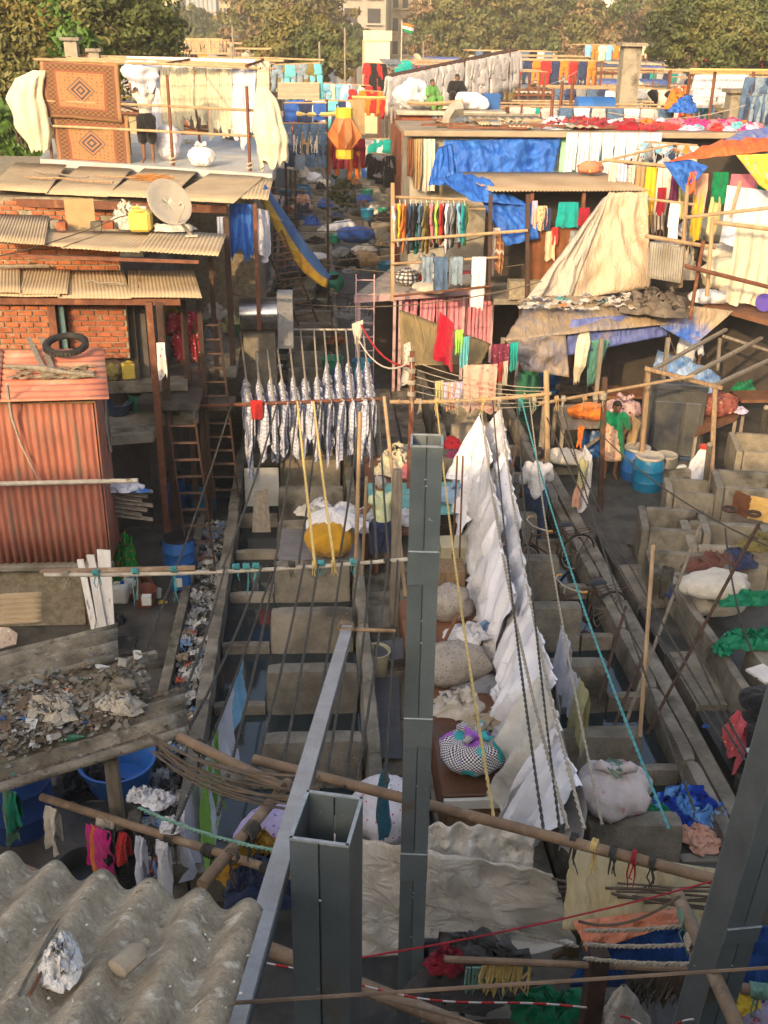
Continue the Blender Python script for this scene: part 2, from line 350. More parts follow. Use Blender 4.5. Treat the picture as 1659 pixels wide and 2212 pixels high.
def sheet(name, label, A, B, drop, mat, folds=5, amp=.05, cat='cloth', group=None, parent=None, back=.0, nu=None, nv=10, hem=.08, gather=0, sag=.0, out=None, billow=0, drop2=None, solid=0, gap=.03, flare=0, irr=.12):
    "cloth hanging from the line A-B; 'back' is how far it hangs down behind the line"
    A, B = V(A), V(B); d = (B-A); L = d.length; d.normalize(); nrm = out or d.cross(Z).normalized(); _ck[0] += 1; o = _ck[0]
    nu = nu or max(8, int(folds*6)); drop2 = drop if drop2 is None else drop2; mb = MB()
    def f(u, v):
        t = v; h = drop+(drop2-drop)*u
        ph = 2*math.pi*folds*(u+irr*nz((u*3, t*1.3, o)))+o; am = amp*(1+(irr-.12)*3*nz((u*2.2, o, 6)))
        g = .25+.75*min(1, t*1.6)
        p = A.lerp(B, u)-Z*sag*4*u*(1-u)
        p = p+d*(gather*L*(.5-u)*t)+d*nz((u*2.5, t*2, o+20))*.06*t*min(1, h)
        hh = h*(1+hem*nz((u*4, o, 3.3)))
        p = p-Z*(t*hh)+nrm*(am*g*(math.sin(ph)+.4*math.sin(ph*2.3+t*2))+billow*math.sin(math.pi*t*.8)*(1+.5*nz((u*2, o, 8)))+gap*min(1, t*4)+flare*t*(1+.4*nz((u*1.5, o, 4))))
        return p+nrm*.03*nz((u*6, t*4, o+9))
    mb.grid(f, nu, nv, L, drop)
    if back:
        def f2(u, v):
            p = A.lerp(B, u)-Z*sag*4*u*(1-u); ph = 2*math.pi*folds*u*1.1+o+2
            return p+Z*.006-Z*v*back*(1+hem*nz((u*4, o, 7)))-nrm*(gap*min(1, v*4)+amp*(.2+.8*v)*math.sin(ph)*.35*v)
        mb.grid(f2, nu, 4, L, back)
        mb.grid(lambda u, v: f(u, 0).lerp(f2(u, 0), v)+Z*.012*math.sin(math.pi*v), nu, 2, L, .04)
    return mb.build(name, mat, parent, label, cat, group, solid=solid, ang=0)
def loft(mb, pts, radii, n=8, nzs=0, o=0):
    "flattened tube through pts, radii = (wide, thin)"
    base = len(mb.v); mb.tube(pts, [tuple(r) for r in radii], n)
    if nzs:
        for i in range(base, len(mb.v)):
            p = V(mb.v[i]); mb.v[i] = tuple(p+V((nz(p, 7, o), nz(p, 7, o+3), nz(p, 7, o+5)*.4))*nzs)
def garment(kind, p, ax, size, mat, label=None, cat=None, group=None, parent=None, name=None, nzs=.02):
    "a shirt, a pair of trousers, ... pegged at p; ax = direction of its width"
    p, ax = V(p), V(ax).normalized(); th = ax.cross(Z).normalized(); mb = MB(); w, h = size; o = rnd(0, 50); sw = th*rnd(-.06, .06)
    def strip(top, bot, w0, w1, k=5, t=.035):
        pts = [top.lerp(bot, i/k)+sw*(i/k) for i in range(k+1)]
        # the tube's first axis is tangent x Z; force it along ax by a slight lean
        base = len(mb.v); n = 8
        vs = []; uv = []
        for i, q in enumerate(pts):
            ww = w0+(w1-w0)*i/k
            for j in range(n):
                a = 2*math.pi*j/n; vs.append(q+ax*math.cos(a)*ww/2+th*math.sin(a)*t*(1+.5*math.sin(i*1.7+o))); uv.append((math.cos(a)*ww/2+(.5 if math.sin(a) > 0 else 1.5), i/k*(top-bot).length))
        vs = [q+(ax*nz(q, 6, o)+th*nz(q, 5, o+4)*1.6)*nzs for q in vs]
        fs = [(i*n+j, i*n+(j+1) % n, (i+1)*n+(j+1) % n, (i+1)*n+j) for i in range(k) for j in range(n)]+[tuple(range(n))[::-1], tuple(k*n+j for j in range(n))]
        mb.add(vs, fs, uv)
    if kind == 'shirt':
        strip(p, p-Z*h, w*.85, w, 6)
        for sgn in (-1, 1): strip(p+ax*sgn*w*.36-Z*.03, p+ax*sgn*w*(.62+rnd(-.06, .05))-Z*h*rnd(.42, .6), w*.3, w*.2, 4, .025)
    elif kind == 'shirt_down':      # pegged by its hem, sleeves and collar hanging
        strip(p, p-Z*h*.72, w, w*.9, 6); strip(p-Z*h*.72, p-Z*h*.78, w*.4, w*.25, 2, .03)
        for sgn in (-1, 1): strip(p+ax*sgn*w*.34-Z*h*.55, p+ax*sgn*w*rnd(.3, .5)-Z*h*rnd(.95, 1.1), w*.3, w*.18, 4, .025)
    elif kind == 'trousers':
        strip(p, p-Z*h*.34, w*.8, w, 3, .05)
        for sgn in (-1, 1): strip(p+ax*sgn*w*.25-Z*h*.3, p+ax*sgn*w*rnd(.24, .36)-Z*h*rnd(.95, 1.02), w*.5, w*.32, 5, .045)
    elif kind == 'shorts':
        strip(p, p-Z*h*.5, w*.85, w, 3, .05)
        for sgn in (-1, 1): strip(p+ax*sgn*w*.25-Z*h*.42, p+ax*sgn*w*.29-Z*h, w*.5, w*.48, 3, .05)
    elif kind == 'towel': strip(p, p-Z*h, w, w*rnd(.85, 1.05), 6, .03)
    return mb.build(name or {'shirt_down': 'shirt'}.get(kind, kind), mat, parent, label, cat, group, ang=0)
def bundle(name, label, c, r, h, mat, knot=True, cat='bundle', group=None, sq=1., lump=.1, o=None, pleats=0, mats2=None, ears=3, parent=None, rz=0):
    "tied cloth bundle resting at c"
    c = V(c); o = rnd(0, 90) if o is None else o; mb = MB(); nu, nv = 54, 24; Rm = Matrix.Rotation(rz, 3, 'Z')
    def f(u, v):
        a = 2*math.pi*u; t = v*math.pi; s_ = math.sin(t)**.8 if t < math.pi else 0
        zz = h*(.5-.5*math.cos(math.pi-t)); rr = r*max(s_, .02)
        q = V((math.cos(a)*rr, math.sin(a)*rr*sq, zz))
        if t < math.pi/2 and knot: q += V((q.x, q.y, 0))*.05*math.sin(a*9+o)*math.sin(t*2)
        cr = 1-abs(nz((math.cos(a)*2.4, math.sin(a)*2.4, q.z/h*1.3+o)))*2.6
        q += V((q.x, q.y, (q.z-h*.4)*.5))*(lump*(2.2*nz(q, 1.1/r, o)+1.*nz(q, 2.6/r, o))+.09*cr*math.sin(t))+V((nz(q, 4/r, o), nz(q, 4/r, o+2), nz(q, 4/r, o+6)))*r*.05
        q.z = max(q.z, 0); return c+Rm@q
    mb.grid(lambda u, v: f(u, v*.999+.0005), nu, nv, 2*math.pi*r, math.pi*h*.6, True)
    if knot:
        tp = c+Z*h
        for k in range(ears):
            a = k*2*math.pi/ears+o; d = V((math.cos(a), math.sin(a), .35))
            mb.tube([tp-Z*.04, tp+d*r*.22+Z*.02, tp+d*r*.42+Z*.03, tp+d*r*.6-Z*.02], [r*.09, r*.13, r*.17, r*.1], 6)
        mb.tube([tp-Z*.05, tp+Z*.06], [r*.2, r*.13], 7)
    return mb.build(name, mat, parent, label, cat, group, ang=0)
def crumple(name, label, c, rx, ry, h, mat, cat='cloth', group=None, rz=0, sc=1., nu=30, parent=None, kind=None, sharp=1., solid=0):
    "heap of crumpled cloth lying at c"
    c = V(c); o = rnd(0, 90); Rm = Matrix.Rotation(rz, 3, 'Z'); mb = MB(); k = 3.2/max(rx, ry)*sc
    def f(u, v):
        a = 2*math.pi*u; e = 1+.3*nz((math.cos(a)*1.5, math.sin(a)*1.5, o)); q = V((math.cos(a)*rx*v*e, math.sin(a)*ry*v*e, 0))
        rg = 1-abs(nz(q, k*.8, o))*2.6; r2 = 1-abs(nz(q, k*1.9, o+5))*2.4; r3 = 1-abs(nz(q, k*4.3, o+2))*2; lo_ = .5+.9*nz(q, k*.45, o+17)
        q.z = h*max(0, 1-v**3)*(.2+.45*lo_+.3*rg*sharp+.22*r2*sharp+.1*r3)+.004+.03*h*r3*(v < .97)
        q.z = max(q.z, .003); q.x += nz(q, k*1.3, o+8)*rx*.3; q.y += nz(q, k*1.3, o+11)*ry*.3
        return c+Rm@q
    mb.grid(f, int(nu*1.5), 16, 2*rx, ry, True); return mb.build(name, mat, parent, label, cat, group, kind, ang=0, solid=solid)
def corr(name, mat, O, U, Vd, waves, amp, parent=None, label=None, cat=None, group=None, kind=None, nv=6, seg=8, th=.007, warp=.0, box=False, jag=0):
    "corrugated sheet: O corner, U vector across the waves, Vd vector along the ridges"
    O, U, Vd = V(O), V(U), V(Vd); nr = U.cross(Vd).normalized(); mb = MB(); o = rnd(0, 99)
    if nr.z < 0 and abs(nr.z) > .2: nr = -nr
    def f(u, v):
        s_ = math.sin(2*math.pi*waves*u)
        if box: s_ = max(-1, min(1, s_*2.2))
        e = 1+jag*(nz((u*9, 0, o)) if v > .99 else 0)
        return O+U*u+Vd*v*e+nr*(amp*s_+warp*nz((u*2, v*2, o)))
    mb.grid(f, int(waves*seg), nv, U.length, Vd.length)
    return mb.build(name, mat, parent, label, cat, group, kind, solid=th, ang=60)
def brick_wall(parent, O, U, h, mat=None, bl=.23, bh=.075, th=.06, skip=.0, out=None, mort=True, back=.12, holes=()):
    "mortar backing with separate bricks standing proud; returns nothing"
    O, U = V(O), V(U); L = U.length; d = U.normalized(); nr = out or d.cross(Z).normalized(); ang = math.atan2(d.y, d.x); mat = mat or BRICK
    me = None; g = .016; rows = int(h/(bh+g))
    if mort: MB().box(O+U/2+Z*h/2-nr*(back/2+.012), (L, back, h), ang).build('mortar_bed', MORTAR, parent, smooth=False)
    for r_ in range(rows):
        x = -(r_ % 2)*bl/2
        while x < L-.02:
            a, b = max(x, .0), min(x+bl-g, L); x += bl
            if b-a < .05 or random.random() < skip: continue
            if any(h0 <= r_*(bh+g) < h1 and a < w1 and b > w0 for w0, w1, h0, h1 in holes): continue
            p = O+d*(a+b)/2+Z*(r_*(bh+g)+bh/2+.008)+nr*rnd(-.006, .008)-nr*th/2*.6
            if b-a > bl-.05:
                if me is None or random.random() < .08:
                    q = MB(); q.box((0, 0, 0), (bl-g-rnd(0, .012), th, bh-rnd(0, .01)), 0, None, .007)
                    for i in range(len(q.v)): v_ = V(q.v[i]); q.v[i] = tuple(v_+V((nz(v_, 11, r_), nz(v_, 13, r_), nz(v_, 15, r_)))*.006)
                    o = q.build('brick', mat, parent, org=V((0, 0, 0)), smooth=False); me = o.data
                else: o = bpy.data.objects.new('brick', me); COL.objects.link(o); o.parent = parent
                o.location = p-ORG[parent]; o.rotation_euler = (0, rnd(-.02, .02), ang); ORG[o] = p
            else:
                q = MB(); q.box(p, (b-a, th, bh-.004), ang, None, .006); q.build('brick', mat, parent, smooth=False)
def drum(label, c, r, h, mat, lid=True, name='plastic_drum', cat='drum', group=None, lidmat=None, rz=0):
    c = V(c); t = T(name, label, cat, c, group)
    MB().lathe([(.0, 0), (r*.86, 0), (r*.95, .03), (r, h*.1), (r*1.0, h*.3), (r*1.025, h*.32), (r, h*.34), (r, h*.62), (r*1.025, h*.64), (r, h*.66), (r*.98, h*.82), (r*.86, h*.93), (r*.84, h*.97)], c, 24).build('drum_body', mat, t, ang=35)
    if lid: MB().lathe([(r*.9, h*.93), (r*.93, h*.95), (r*.93, h*.985), (r*.86, h), (r*.8, h*.985), (.0, h*.985)], c, 24).build('lid', lidmat or GI, t, ang=35)
    for sgn in (-1, 1):
        a = rz+math.pi/2*(1+sgn); q = c+V((math.cos(a)*r*1.0, math.sin(a)*r*1.0, h*.8)); MB().tube([q-Z*.06, q+V((math.cos(a), math.sin(a), 0))*.03, q+Z*.06], .012, 5).build('drum_handle', BLACKP, t)
    return t
def tub(label, c, r, h, mat, name='plastic_tub', cat='tub', taper=.8, group=None, m=None, handle=False):
    c = V(c); t = T(name, label, cat, c, group); w = r*.04+.004
    MB().lathe([(.0, 0), (r*taper, 0), (r*(taper+.03), .02), (r*.97, h*.92), (r*1.05, h*.94), (r*1.05, h), (r*.98, h), (r*.93, h*.93), (r*taper-w, .03), (0, .025)], c, 26, m).build('shell', mat, t, ang=35)
    if handle:
        q = [c+(m@V((r*math.cos(a), .02, h*.95+r*.6*math.sin(a))) if m else V((r*math.cos(a), .02, h*.95+r*.6*math.sin(a)))) for a in [math.pi*i/8 for i in range(9)]]
        MB().tube(q, .006, 5).build('handle', GI, t)
    return t
def jerrycan(label, c, d, mat, rz=0, name='jerrycan', cat='jerrycan', group=None, sticker=False):
    c = V(c); t = T(name, label, cat, c, group); w, dp, h = d; Rm = Matrix.Rotation(rz, 3, 'Z')
    q = MB(); q.box(c+Z*h*.42, (w, dp, h*.84), rz, None, min(w, dp)*.16); q.lathe([(w*.42, 0), (w*.3, h*.08), (w*.14, h*.1)], c+Z*h*.83, 10); q.build('can_body', mat, t, ang=30)
    MB().lathe([(w*.14, 0), (w*.14, .04), (0, .04)], c+Rm@V((w*.18, 0, h*.9)), 10).build('cap', WHP if mat is not WHP else BLUEP, t)
    MB().tube([c+Rm@V((-w*.38, 0, h*.82)), c+Rm@V((-w*.34, 0, h*.96)), c+Rm@V((w*.02, 0, h*.97)), c+Rm@V((w*.06, 0, h*.86))], w*.055, 6).build('handle', mat, t)
    if sticker: MB().box(c+Rm@V((-w*.1, -dp*.5-.003, h*.45)), (w*.35, .004, h*.4), rz).build('paper_label', WHP, t)
    return t
def ladder(label, a, b, w, side, mat, n=8, rr=.012, pr=.02, name='steel_ladder', treads=1, group=None):
    a, b, side = V(a), V(b), V(side).normalized(); t = T(name, label, 'ladder', a, group)
    for sgn in (-1, 1): MB().beam(a+side*sgn*w/2, b+side*sgn*w/2, pr*1.2, pr*2).build('rail', mat, t, smooth=False)
    d = (b-a).normalized(); fwd = d.cross(side)
    for i in range(n):
        p = a.lerp(b, (i+.6)/n); q = MB()
        for k in range(treads):
            o = V((0, 0, 0)) if treads == 1 else V((fwd.x, fwd.y, 0))*(k-(treads-1)/2)*.035
            q.tube([p+o-side*w/2, p+o+side*w/2], rr, 5)
        q.build('rung', mat, t)
    return t
# ================================================================ SETTING
MB().box((0, 700, -.3), (3000, 3000, .6)).build('ground', CONCD, None, kind='structure', smooth=False)
# the road bridge the photographer stands on and the station block behind it (outside the frame, they shade the near half)
t = T('road_bridge', 'concrete road bridge with parapet behind the washing pens', 'bridge', (0, -4, 0))
MB().box((0, -4, 6.5), (120, 7, .5)).build('deck', CONC, t, smooth=False); MB().box((0, -.42, 7.1), (120, .16, .7)).build('parapet', CONC, t, smooth=False)
for x in range(-40, 41, 10): MB().box((x, -4.2, 3.12), (.8, .8, 6.24)).build('pier', CONC, t, smooth=False)
t = T('station_block', 'long plain station block behind the bridge', 'building', (0, -12, 0))
MB().box((0, -12, 6.15), (110, 6, 12.3)).build('wall', PLASTER, t, smooth=False)
# ---- washing pens -------------------------------------------------------
k = N('dark_water'); co = k.co(); wn = k.noise(co, 2.2, 2, .5)
WATER = k.done(k.ramp(k.noise(co, .8, 3), .3, .7, (.014, .021, .024), (.024, .033, .036)), .05, 0, wn, .06, .02, .6)
k = N('drain_water'); co = k.co()
DRAINW = k.done(k.ramp(k.noise(co, 1.2, 5), .4, .6, (.03, .036, .038), (.08, .085, .085)), .16, 0, k.noise(co, 9, 3), .15, .02, .5)
def worn_box(c, d, bev, seed, amp=.018, mb=None, cut=.16):
    "wall block with rounded arrises and uneven faces"
    mb = mb or MB(); c = V(c); x, y, z = d
    n = [max(2, min(11, int(q/cut))) for q in d]; vs = []; idx = {}; fs = []
    def vid(i, j, k_):
        if (i, j, k_) not in idx:
            q = V(((i/n[0]-.5)*x, (j/n[1]-.5)*y, (k_/n[2]-.5)*z)); qq = V(q)
            for a, h in ((0, x/2), (1, y/2), (2, z/2)):
                b = min(bev, h*.9)
                qq[a] = max(-(h-b), min(h-b, q[a]))
            e = q-qq
            if e.length > 1e-6: m_ = max(abs(e[a]) for a in range(3)); q = qq+e.normalized()*m_
            q = q+V((nz(q+c, 2.7, seed), nz(q+c, 2.9, seed+2), nz(q+c, 2.5, seed+4)))*amp
            idx[i, j, k_] = len(vs); vs.append(c+q)
        return idx[i, j, k_]
    for i in range(n[0]):
        for j in range(n[1]):
            for s_, K in ((0, 0), (1, n[2])):
                f = (vid(i, j, K), vid(i+1, j, K), vid(i+1, j+1, K), vid(i, j+1, K)); fs.append(f if s_ else f[::-1])
    for i in range(n[0]):
        for k_ in range(n[2]):
            for s_, K in ((1, 0), (0, n[1])):
                f = (vid(i, K, k_), vid(i+1, K, k_), vid(i+1, K, k_+1), vid(i, K, k_+1)); fs.append(f if s_ else f[::-1])
    for j in range(n[1]):
        for k_ in range(n[2]):
            for s_, K in ((0, 0), (1, n[0])):
                f = (vid(K, j, k_), vid(K, j+1, k_), vid(K, j+1, k_+1), vid(K, j, k_+1)); fs.append(f if s_ else f[::-1])
    return mb.add(vs, fs)
def pen(x0, x1, sx0, sx1, dy, seed, label, group, wz, wallL=.58, wallR=.8):
    t = T('washing_pen', label, 'washing pen', (0, 0, 0), group)
    worn_box(((x0-.1), dy/2, wallL/2), (.2, dy+.02, wallL), .05, seed).build('side_wall', CONC, t)
    worn_box(((x1+.1), dy/2, wallR/2), (.2, dy+.02, wallR), .09, seed+3).build('side_wall', CONC, t)
    a, b = (x0, sx0) if sx0-x0 > x1-sx1 else (sx1, x1)
    worn_box(((a+b)/2, .09, .22), (b-a, .16, .44), .05, seed+5).build('partition', CONC, t)
    st = MB(); worn_box(((sx0+sx1)/2, .13, .45), (sx1-sx0, .26, .9), .07, seed+7, .014, st)
    for i in range(len(st.v)):
        p = st.v[i]; st.v[i] = (p[0], p[1]+(p[2]-.45)*.12, p[2])
    st = st.build('flogging_stone', CONC, t)
    m = (sx0+sx1)/2; w = (sx1-sx0)*.36
    MB().add([(m-w, .3, .62), (m+w, .3, .62), (m+w*.1, .95, .1), (m-w*.1, .95, .1), (m-w, .3, .0), (m+w, .3, 0)], [(0, 1, 2, 3), (4, 3, 2, 5), (0, 3, 4), (1, 5, 2), (0, 4, 5, 1)]).build('sloping_slab', CONC, st, smooth=False)
    if wz: MB().grid(lambda u, v: V((x0+(x1-x0)*u, .02+(dy-.02)*v, wz)), 2, 2).build('water', WATER, t)
    return t
LP = pen(-1.4, .5, -.7, .48, 1.46, 1, 'concrete washing pen with flogging stone, nearest of the left row', 'washing pens in the left row', .3)
LP.location = (0, 8.38, 0); ORG[LP] = V((0, 8.38, 0))
lp_lab = {9.84: 'concrete washing pen beside the leaning grey bar, dark water and wide stone', 11.3: 'concrete washing pen of the left row below the sky blue cloth', 12.76: 'concrete washing pen of the left row just in front of the white pole', 14.22: 'concrete pen of the left row under the white pole'}
for y_, l_ in lp_lab.items(): copy_tree(LP, (0, y_, 0), label=l_)
LP2 = pen(-1.4, .5, -.7, .48, 1.46, 31, 'concrete washing pen of the left row under the mustard bundle', 'washing pens in the left row', .2)
LP2.location = (0, 15.68, 0)
for i in range(44):
    y_ = 17.14+i*1.46
    c_ = copy_tree(LP2 if i % 2 else LP, (rnd(-.05, .05), y_, 0), label='stepped concrete pen of the left row under the hanging plaid shirts' if y_ < 22 else 'concrete pen of the left row in the shaded lane beyond the plaid shirts')
RP = pen(2.65, 4.22, 2.72, 3.74, 1.5, 51, 'concrete washing pen of the right row with half its water showing', 'washing pens in the right row', .22, .75, .6)
RP.location = (0, 9.78, 0); ORG[RP] = V((0, 9.78, 0))
for y_, l_ in {11.28: 'concrete washing pen of the right row with muddy floor behind two poles', 12.78: 'concrete washing pen of the right row with a bicycle in it', 14.28: 'concrete washing pen of the right row below the man in white shirt', 8.28: 'concrete washing pen holding blue and green washing'}.items():
    c_ = copy_tree(RP, (0, y_, 0), label=l_)
for i in range(42):
    if 5 < i < 9: continue
    copy_tree(RP, (rnd(-.05, .05)-(.3 if i > 8 else 0), 15.9+i*1.5, 0), label='concrete pen of the right row behind the hanging white sheets' if i <= 5 else 'concrete pen of the right row in the shaded lane near the leafy shrub')
# walkway slabs between the rows
for i in range(16):
    y_ = 7.2+i*1.15
    for j, (xa, xb) in enumerate(((.72, 1.22), (1.24, 1.8), (1.82, 2.42))):
        worn_box(((xa+xb)/2, y_, .12+.02*j), (xb-xa-.015, 1.13, .24+.03*rnd(-1, 1)), .03, i*3+j, .008, None, .3).build('paving_slab' , CONC if (i+j) % 3 else CONCL, None, kind='structure')
MB().box((1.55, 50, .1), (1.7, 60, .2)).build('walkway', CONCD, None, kind='structure', smooth=False)
# left drain full of litter
worn_box((-2.12, 13, .12), (.16, 10, .24), .04, 71, .015, None, .4).build('drain_kerb', CONC, None, kind='structure')
MB().grid(lambda u, v: V((-2.04+.44*u, 8+12*v, .03)), 2, 2).build('drain', DRAINW, None, kind='structure')
pm = [cloth('litter_white', (.62, .62, .6), .3), cloth('litter_grey', (.3, .32, .34), .3), cloth('litter_blue', (.2, .33, .55), .3), cloth('litter_dark', (.06, .06, .06), .3), cloth('litter_red', (.5, .1, .06), .3), cloth('litter_tan', (.34, .27, .19), .3)]
mb = MB()
for i in range(520):
    mb.cur = random.choices(range(6), (6, 6, 2, 5, .6, 3))[0]; p = V((rnd(-2.0, -1.64), rnd(8.6, 17.5), .05+rnd(0, .12))); s_ = rnd(.03, .09) if i % 6 else rnd(.1, .16); o = rnd(0, 50)
    mb.grid(lambda u, v: p+V(((u-.5)*s_*1.6+s_*.5*nz((u*4, v*4, o+3)), (v-.5)*s_*1.6+s_*.5*nz((u*4, v*4, o+6)), s_*.9*nz((u*4, v*4, o))))+V((0, 0, s_*.3)), 6, 6)
mb.build('litter', pm, None, 'plastic litter choking the narrow drain beside the left pens', 'litter', None, 'stuff', ang=20)
# right drain, kerb wall and stepped slabs beside it
MB().grid(lambda u, v: V((4.66+.3*u, 5+22*v, .02)), 2, 2).build('drain', DRAINW, None, kind='structure')
worn_box((4.52, 13.2, .29), (.22, 13, .58), .06, 81, .015, None, .35).build('drain_kerb', CONC, None, kind='structure')
for i in range(7):
    z_ = .26 if i % 2 else .2
    worn_box((5.16, 8.2+i*1.36-.3, z_/2), (.44, 1.34, z_), .025, 90+i, .01, None, .3).build('paving_slab', CONC if i % 2 else CONCD, None, kind='structure')
MB().box((7.4, 19.8, .02), (5.2, 6.5, .05)).build('yard_paving', CONCD, None, kind='structure', smooth=False)
# left yard (patio) below the hut
worn_box((-2.85, 15.4, .05), (1.3, 5, .12), .03, 95, .01, None, .4).build('patio', CONCD, None, kind='structure')
# right platforms and vats
def platform(name, label, c, d, mat=CONC, bev=.05, seed=0, rz=0):
    mb = worn_box(V((0, 0, d[2]/2)), d, bev, seed, .015, None, .25)
    Rm = Matrix.Rotation(rz, 3, 'Z'); mb.v = [tuple(V(c)+Rm@V(p)) for p in mb.v]
    return mb.build(name, mat, None, label, 'platform')
worn_box((5.46, 11.2, .35), (.15, 6.4, .7), .06, 100, .02, None, .3).build('low_wall', CONC, None, 'long low concrete wall beside the stepped slabs on the right', 'wall')
platform('concrete_platform', 'raised concrete platform carrying the crumpled green cloths', (6.85, 9.75, 0), (2.1, 4.6, .78), CONC, .05, 104)
def vat(label, c, d, wall=.16, rz=0, water=.25, rnd_=0, name='concrete_vat', mat=CONCL, seed=0):
    c = V(c); t = T(name, label, 'vat', c); Rm = Matrix.Rotation(rz, 3, 'Z'); w, dp, h = d
    for (ox, oy, sx, sy) in ((-w/2+wall/2, 0, wall, dp), (w/2-wall/2, 0, wall, dp), (0, -dp/2+wall/2, w-2*wall+.02, wall), (0, dp/2-wall/2, w-2*wall+.02, wall)):
        mb = worn_box((ox, oy, h/2), (sx, sy, h), .05, seed+ox, .012); mb.v = [tuple(c+Rm@V(p)) for p in mb.v]; mb.build('side_wall', mat, t)
    if water: mb = MB().grid(lambda u, v: c+Rm@V(((u-.5)*(w-wall), (v-.5)*(dp-wall), water)), 2, 2); mb.build('water', DRAINW, t)
    return t
def at0(x, y, z): p = G(x, y, z); p.z = 0; return p
vat('concrete vat with rounded corner standing at the edge of the yard', at0(1455, 1120, .85), (1.15, 1.0, .85), .15, R(-12), .35, seed=110, mat=CONC)
vat('deep concrete vat with small round lids on its rim', at0(1575, 1155, .8), (1.5, 1.1, .8), .18, R(-10), .3, seed=114)
vat('concrete vat holding murky brown water at the right edge', at0(1615, 1035, .8), (1.25, 1.0, .8), .16, R(-12), .45, seed=117)
vat('shallow dry concrete basin next to the white tied sack', at0(1500, 1050, .6), (1.1, .8, .6), .15, R(-12), .2, seed=121)
vat('empty concrete basin behind the cream bundles', at0(1490, 1215, .7), (1.3, .9, .7), .15, R(-8), .15, seed=125, mat=CONC)
vat('concrete basin at the far right edge beside the wooden posts', at0(1640, 960, .7), (1.1, 1.2, .75), .15, R(-12), .35, seed=129)
# ================================================================ LEFT SIDE: HUT, STOREYS, ROOFS, TERRACE
def tb(name, mat, parent, xr, yr, zr, bev=0, **k):
    return MB().box(((xr[0]+xr[1])/2, (yr[0]+yr[1])/2, (zr[0]+zr[1])/2), (xr[1]-xr[0], yr[1]-yr[0], zr[1]-zr[0]), 0, None, bev).build(name, mat, parent, smooth=False, **k)
# --- red tin hut
hut = T('tin_hut', 'hut of red corrugated tin with a pink tin roof', 'hut', (-4.6, 15, 0))
wr = D(214, 1000, 14.05).x
tb('core_wall', PLASTER, hut, (-7.5, wr-.06), (14.12, 14.75), (1.1, 3.7))
for i, (a, b) in enumerate(((-6.9, -5.68), (-5.7, -4.35), (-4.37, wr))):
    corr('wall_sheet', TINR, (a, 14.05-.012*(i % 2), 1.15), (b-a, 0, 0), (0, 0, 2.55), int((b-a)/.102), .02, hut, nv=4, seg=6)
corr('wall_sheet', TINR, (wr+.02, 14.05, 1.15), (0, .75, 0), (0, 0, 2.55), 7, .02, hut, nv=4, seg=6)
r1, r2 = D(236, 862, 13.75), D(224, 752, 15.35)
for i in range(3):
    x1 = r1.x-i*1.45; x0 = x1-1.5
    corr('roof_sheet', TINP, (x0, 13.75, r1.z-.012*i-.03), (r2.x-r1.x, 1.6, r2.z-r1.z), (1.5, 0, .03), 9, .014, hut, nv=4, seg=6)
tb('eave_beam', WOOD, hut, (-7, wr+.05), (13.98, 14.02), (3.62, 3.68))
tb('floor_beam', CONC, hut, (-7, wr+.06), (13.95, 14.1), (1.04, 1.14), .02)
lw = T('plaster_wall', 'rough plastered wall under the red hut', 'wall', (-5.2, 14.2, 0))
worn_box((-5.35, 14.3, .52), (3.6, .3, 1.03), .03, 140, .03, None, .3).build('plaster_face', MORTAR, lw)
tb('post', RUST, lw, (-3.5, -3.42), (14.0, 14.08), (0, 1.04))
tb('post', WOODG, lw, (-3.32, -3.22), (14.02, 14.1), (0, 1.04))
# things on the pink roof
def torus(mb, c, Rr, r, m, n=28, k=8):
    return mb.grid(lambda u, v: V(c)+m@V(((Rr+r*math.cos(2*math.pi*v))*math.cos(2*math.pi*u), (Rr+r*math.cos(2*math.pi*v))*math.sin(2*math.pi*u), r*math.sin(2*math.pi*v))), n, k, 1, 1, True)
p = D(143, 752, 15.1); t = T('worn_tyre', 'worn black tyre lying on the pink tin roof', 'tyre', p)
torus(MB(), p+Z*.05, .27, .05, Matrix.Rotation(R(13), 3, 'X')).build('carcass', RUBBER, t)
mb = MB()
for i in range(36): a = i*math.pi/18; mb.box(p+Matrix.Rotation(R(13), 3, 'X')@V((.318*math.cos(a), .318*math.sin(a), 0))+Z*.05, (.012, .03, .06), a)
mb.build('tread', RUBBER, t, smooth=False)
def roofp(x, y): # point on the pink roof
    d = _ray(x, y); s_ = (r2.z-r1.z)/1.6; k_ = (r1.z-13.75*s_-CAMZ)/(d.z-s_*d.y); return V((0, 0, CAMZ))+d*k_
for i, (a, b) in enumerate((((62, 735), (98, 810)), ((90, 735), (112, 800)))):
    A_, B_ = roofp(*a)+Z*.04, roofp(*b)+Z*.04; MB().beam(A_, B_, .07, .02).build('plank', WOODG, None, ('longer', 'shorter')[i]+' grey plank laid up the pink roof beside the tyre', 'plank', smooth=False)
mb = MB()
for i in range(70):
    q = roofp(rnd(20, 200), rnd(795, 822)); s_ = rnd(.03, .1); o = rnd(0, 50); mb.grid(lambda u, v: q+V(((u-.5)*s_*2, (v-.5)*s_, s_*.7*abs(nz((u*3, v*3, o)))+.02)), 3, 2)
mb.build('dry_debris', M('dry_leaves', (.34, .27, .17), (.2, .15, .09), 9), None, 'dry sticks and leaves gathered along the pink roof', 'debris', None, 'stuff', ang=0)
pts = [roofp(10, 800)+Z*.06, roofp(60, 800)+Z*.05, roofp(95, 805)+Z*.05, roofp(140, 812)+Z*.05, roofp(205, 818)+Z*.05]
mb = MB(); mb.tube(pts, [.03, .035, .06, .035, .02], 6); mb.build('dry_branch', WOODG, None, 'bent dry branch lying across the pink tin roof', 'branch')
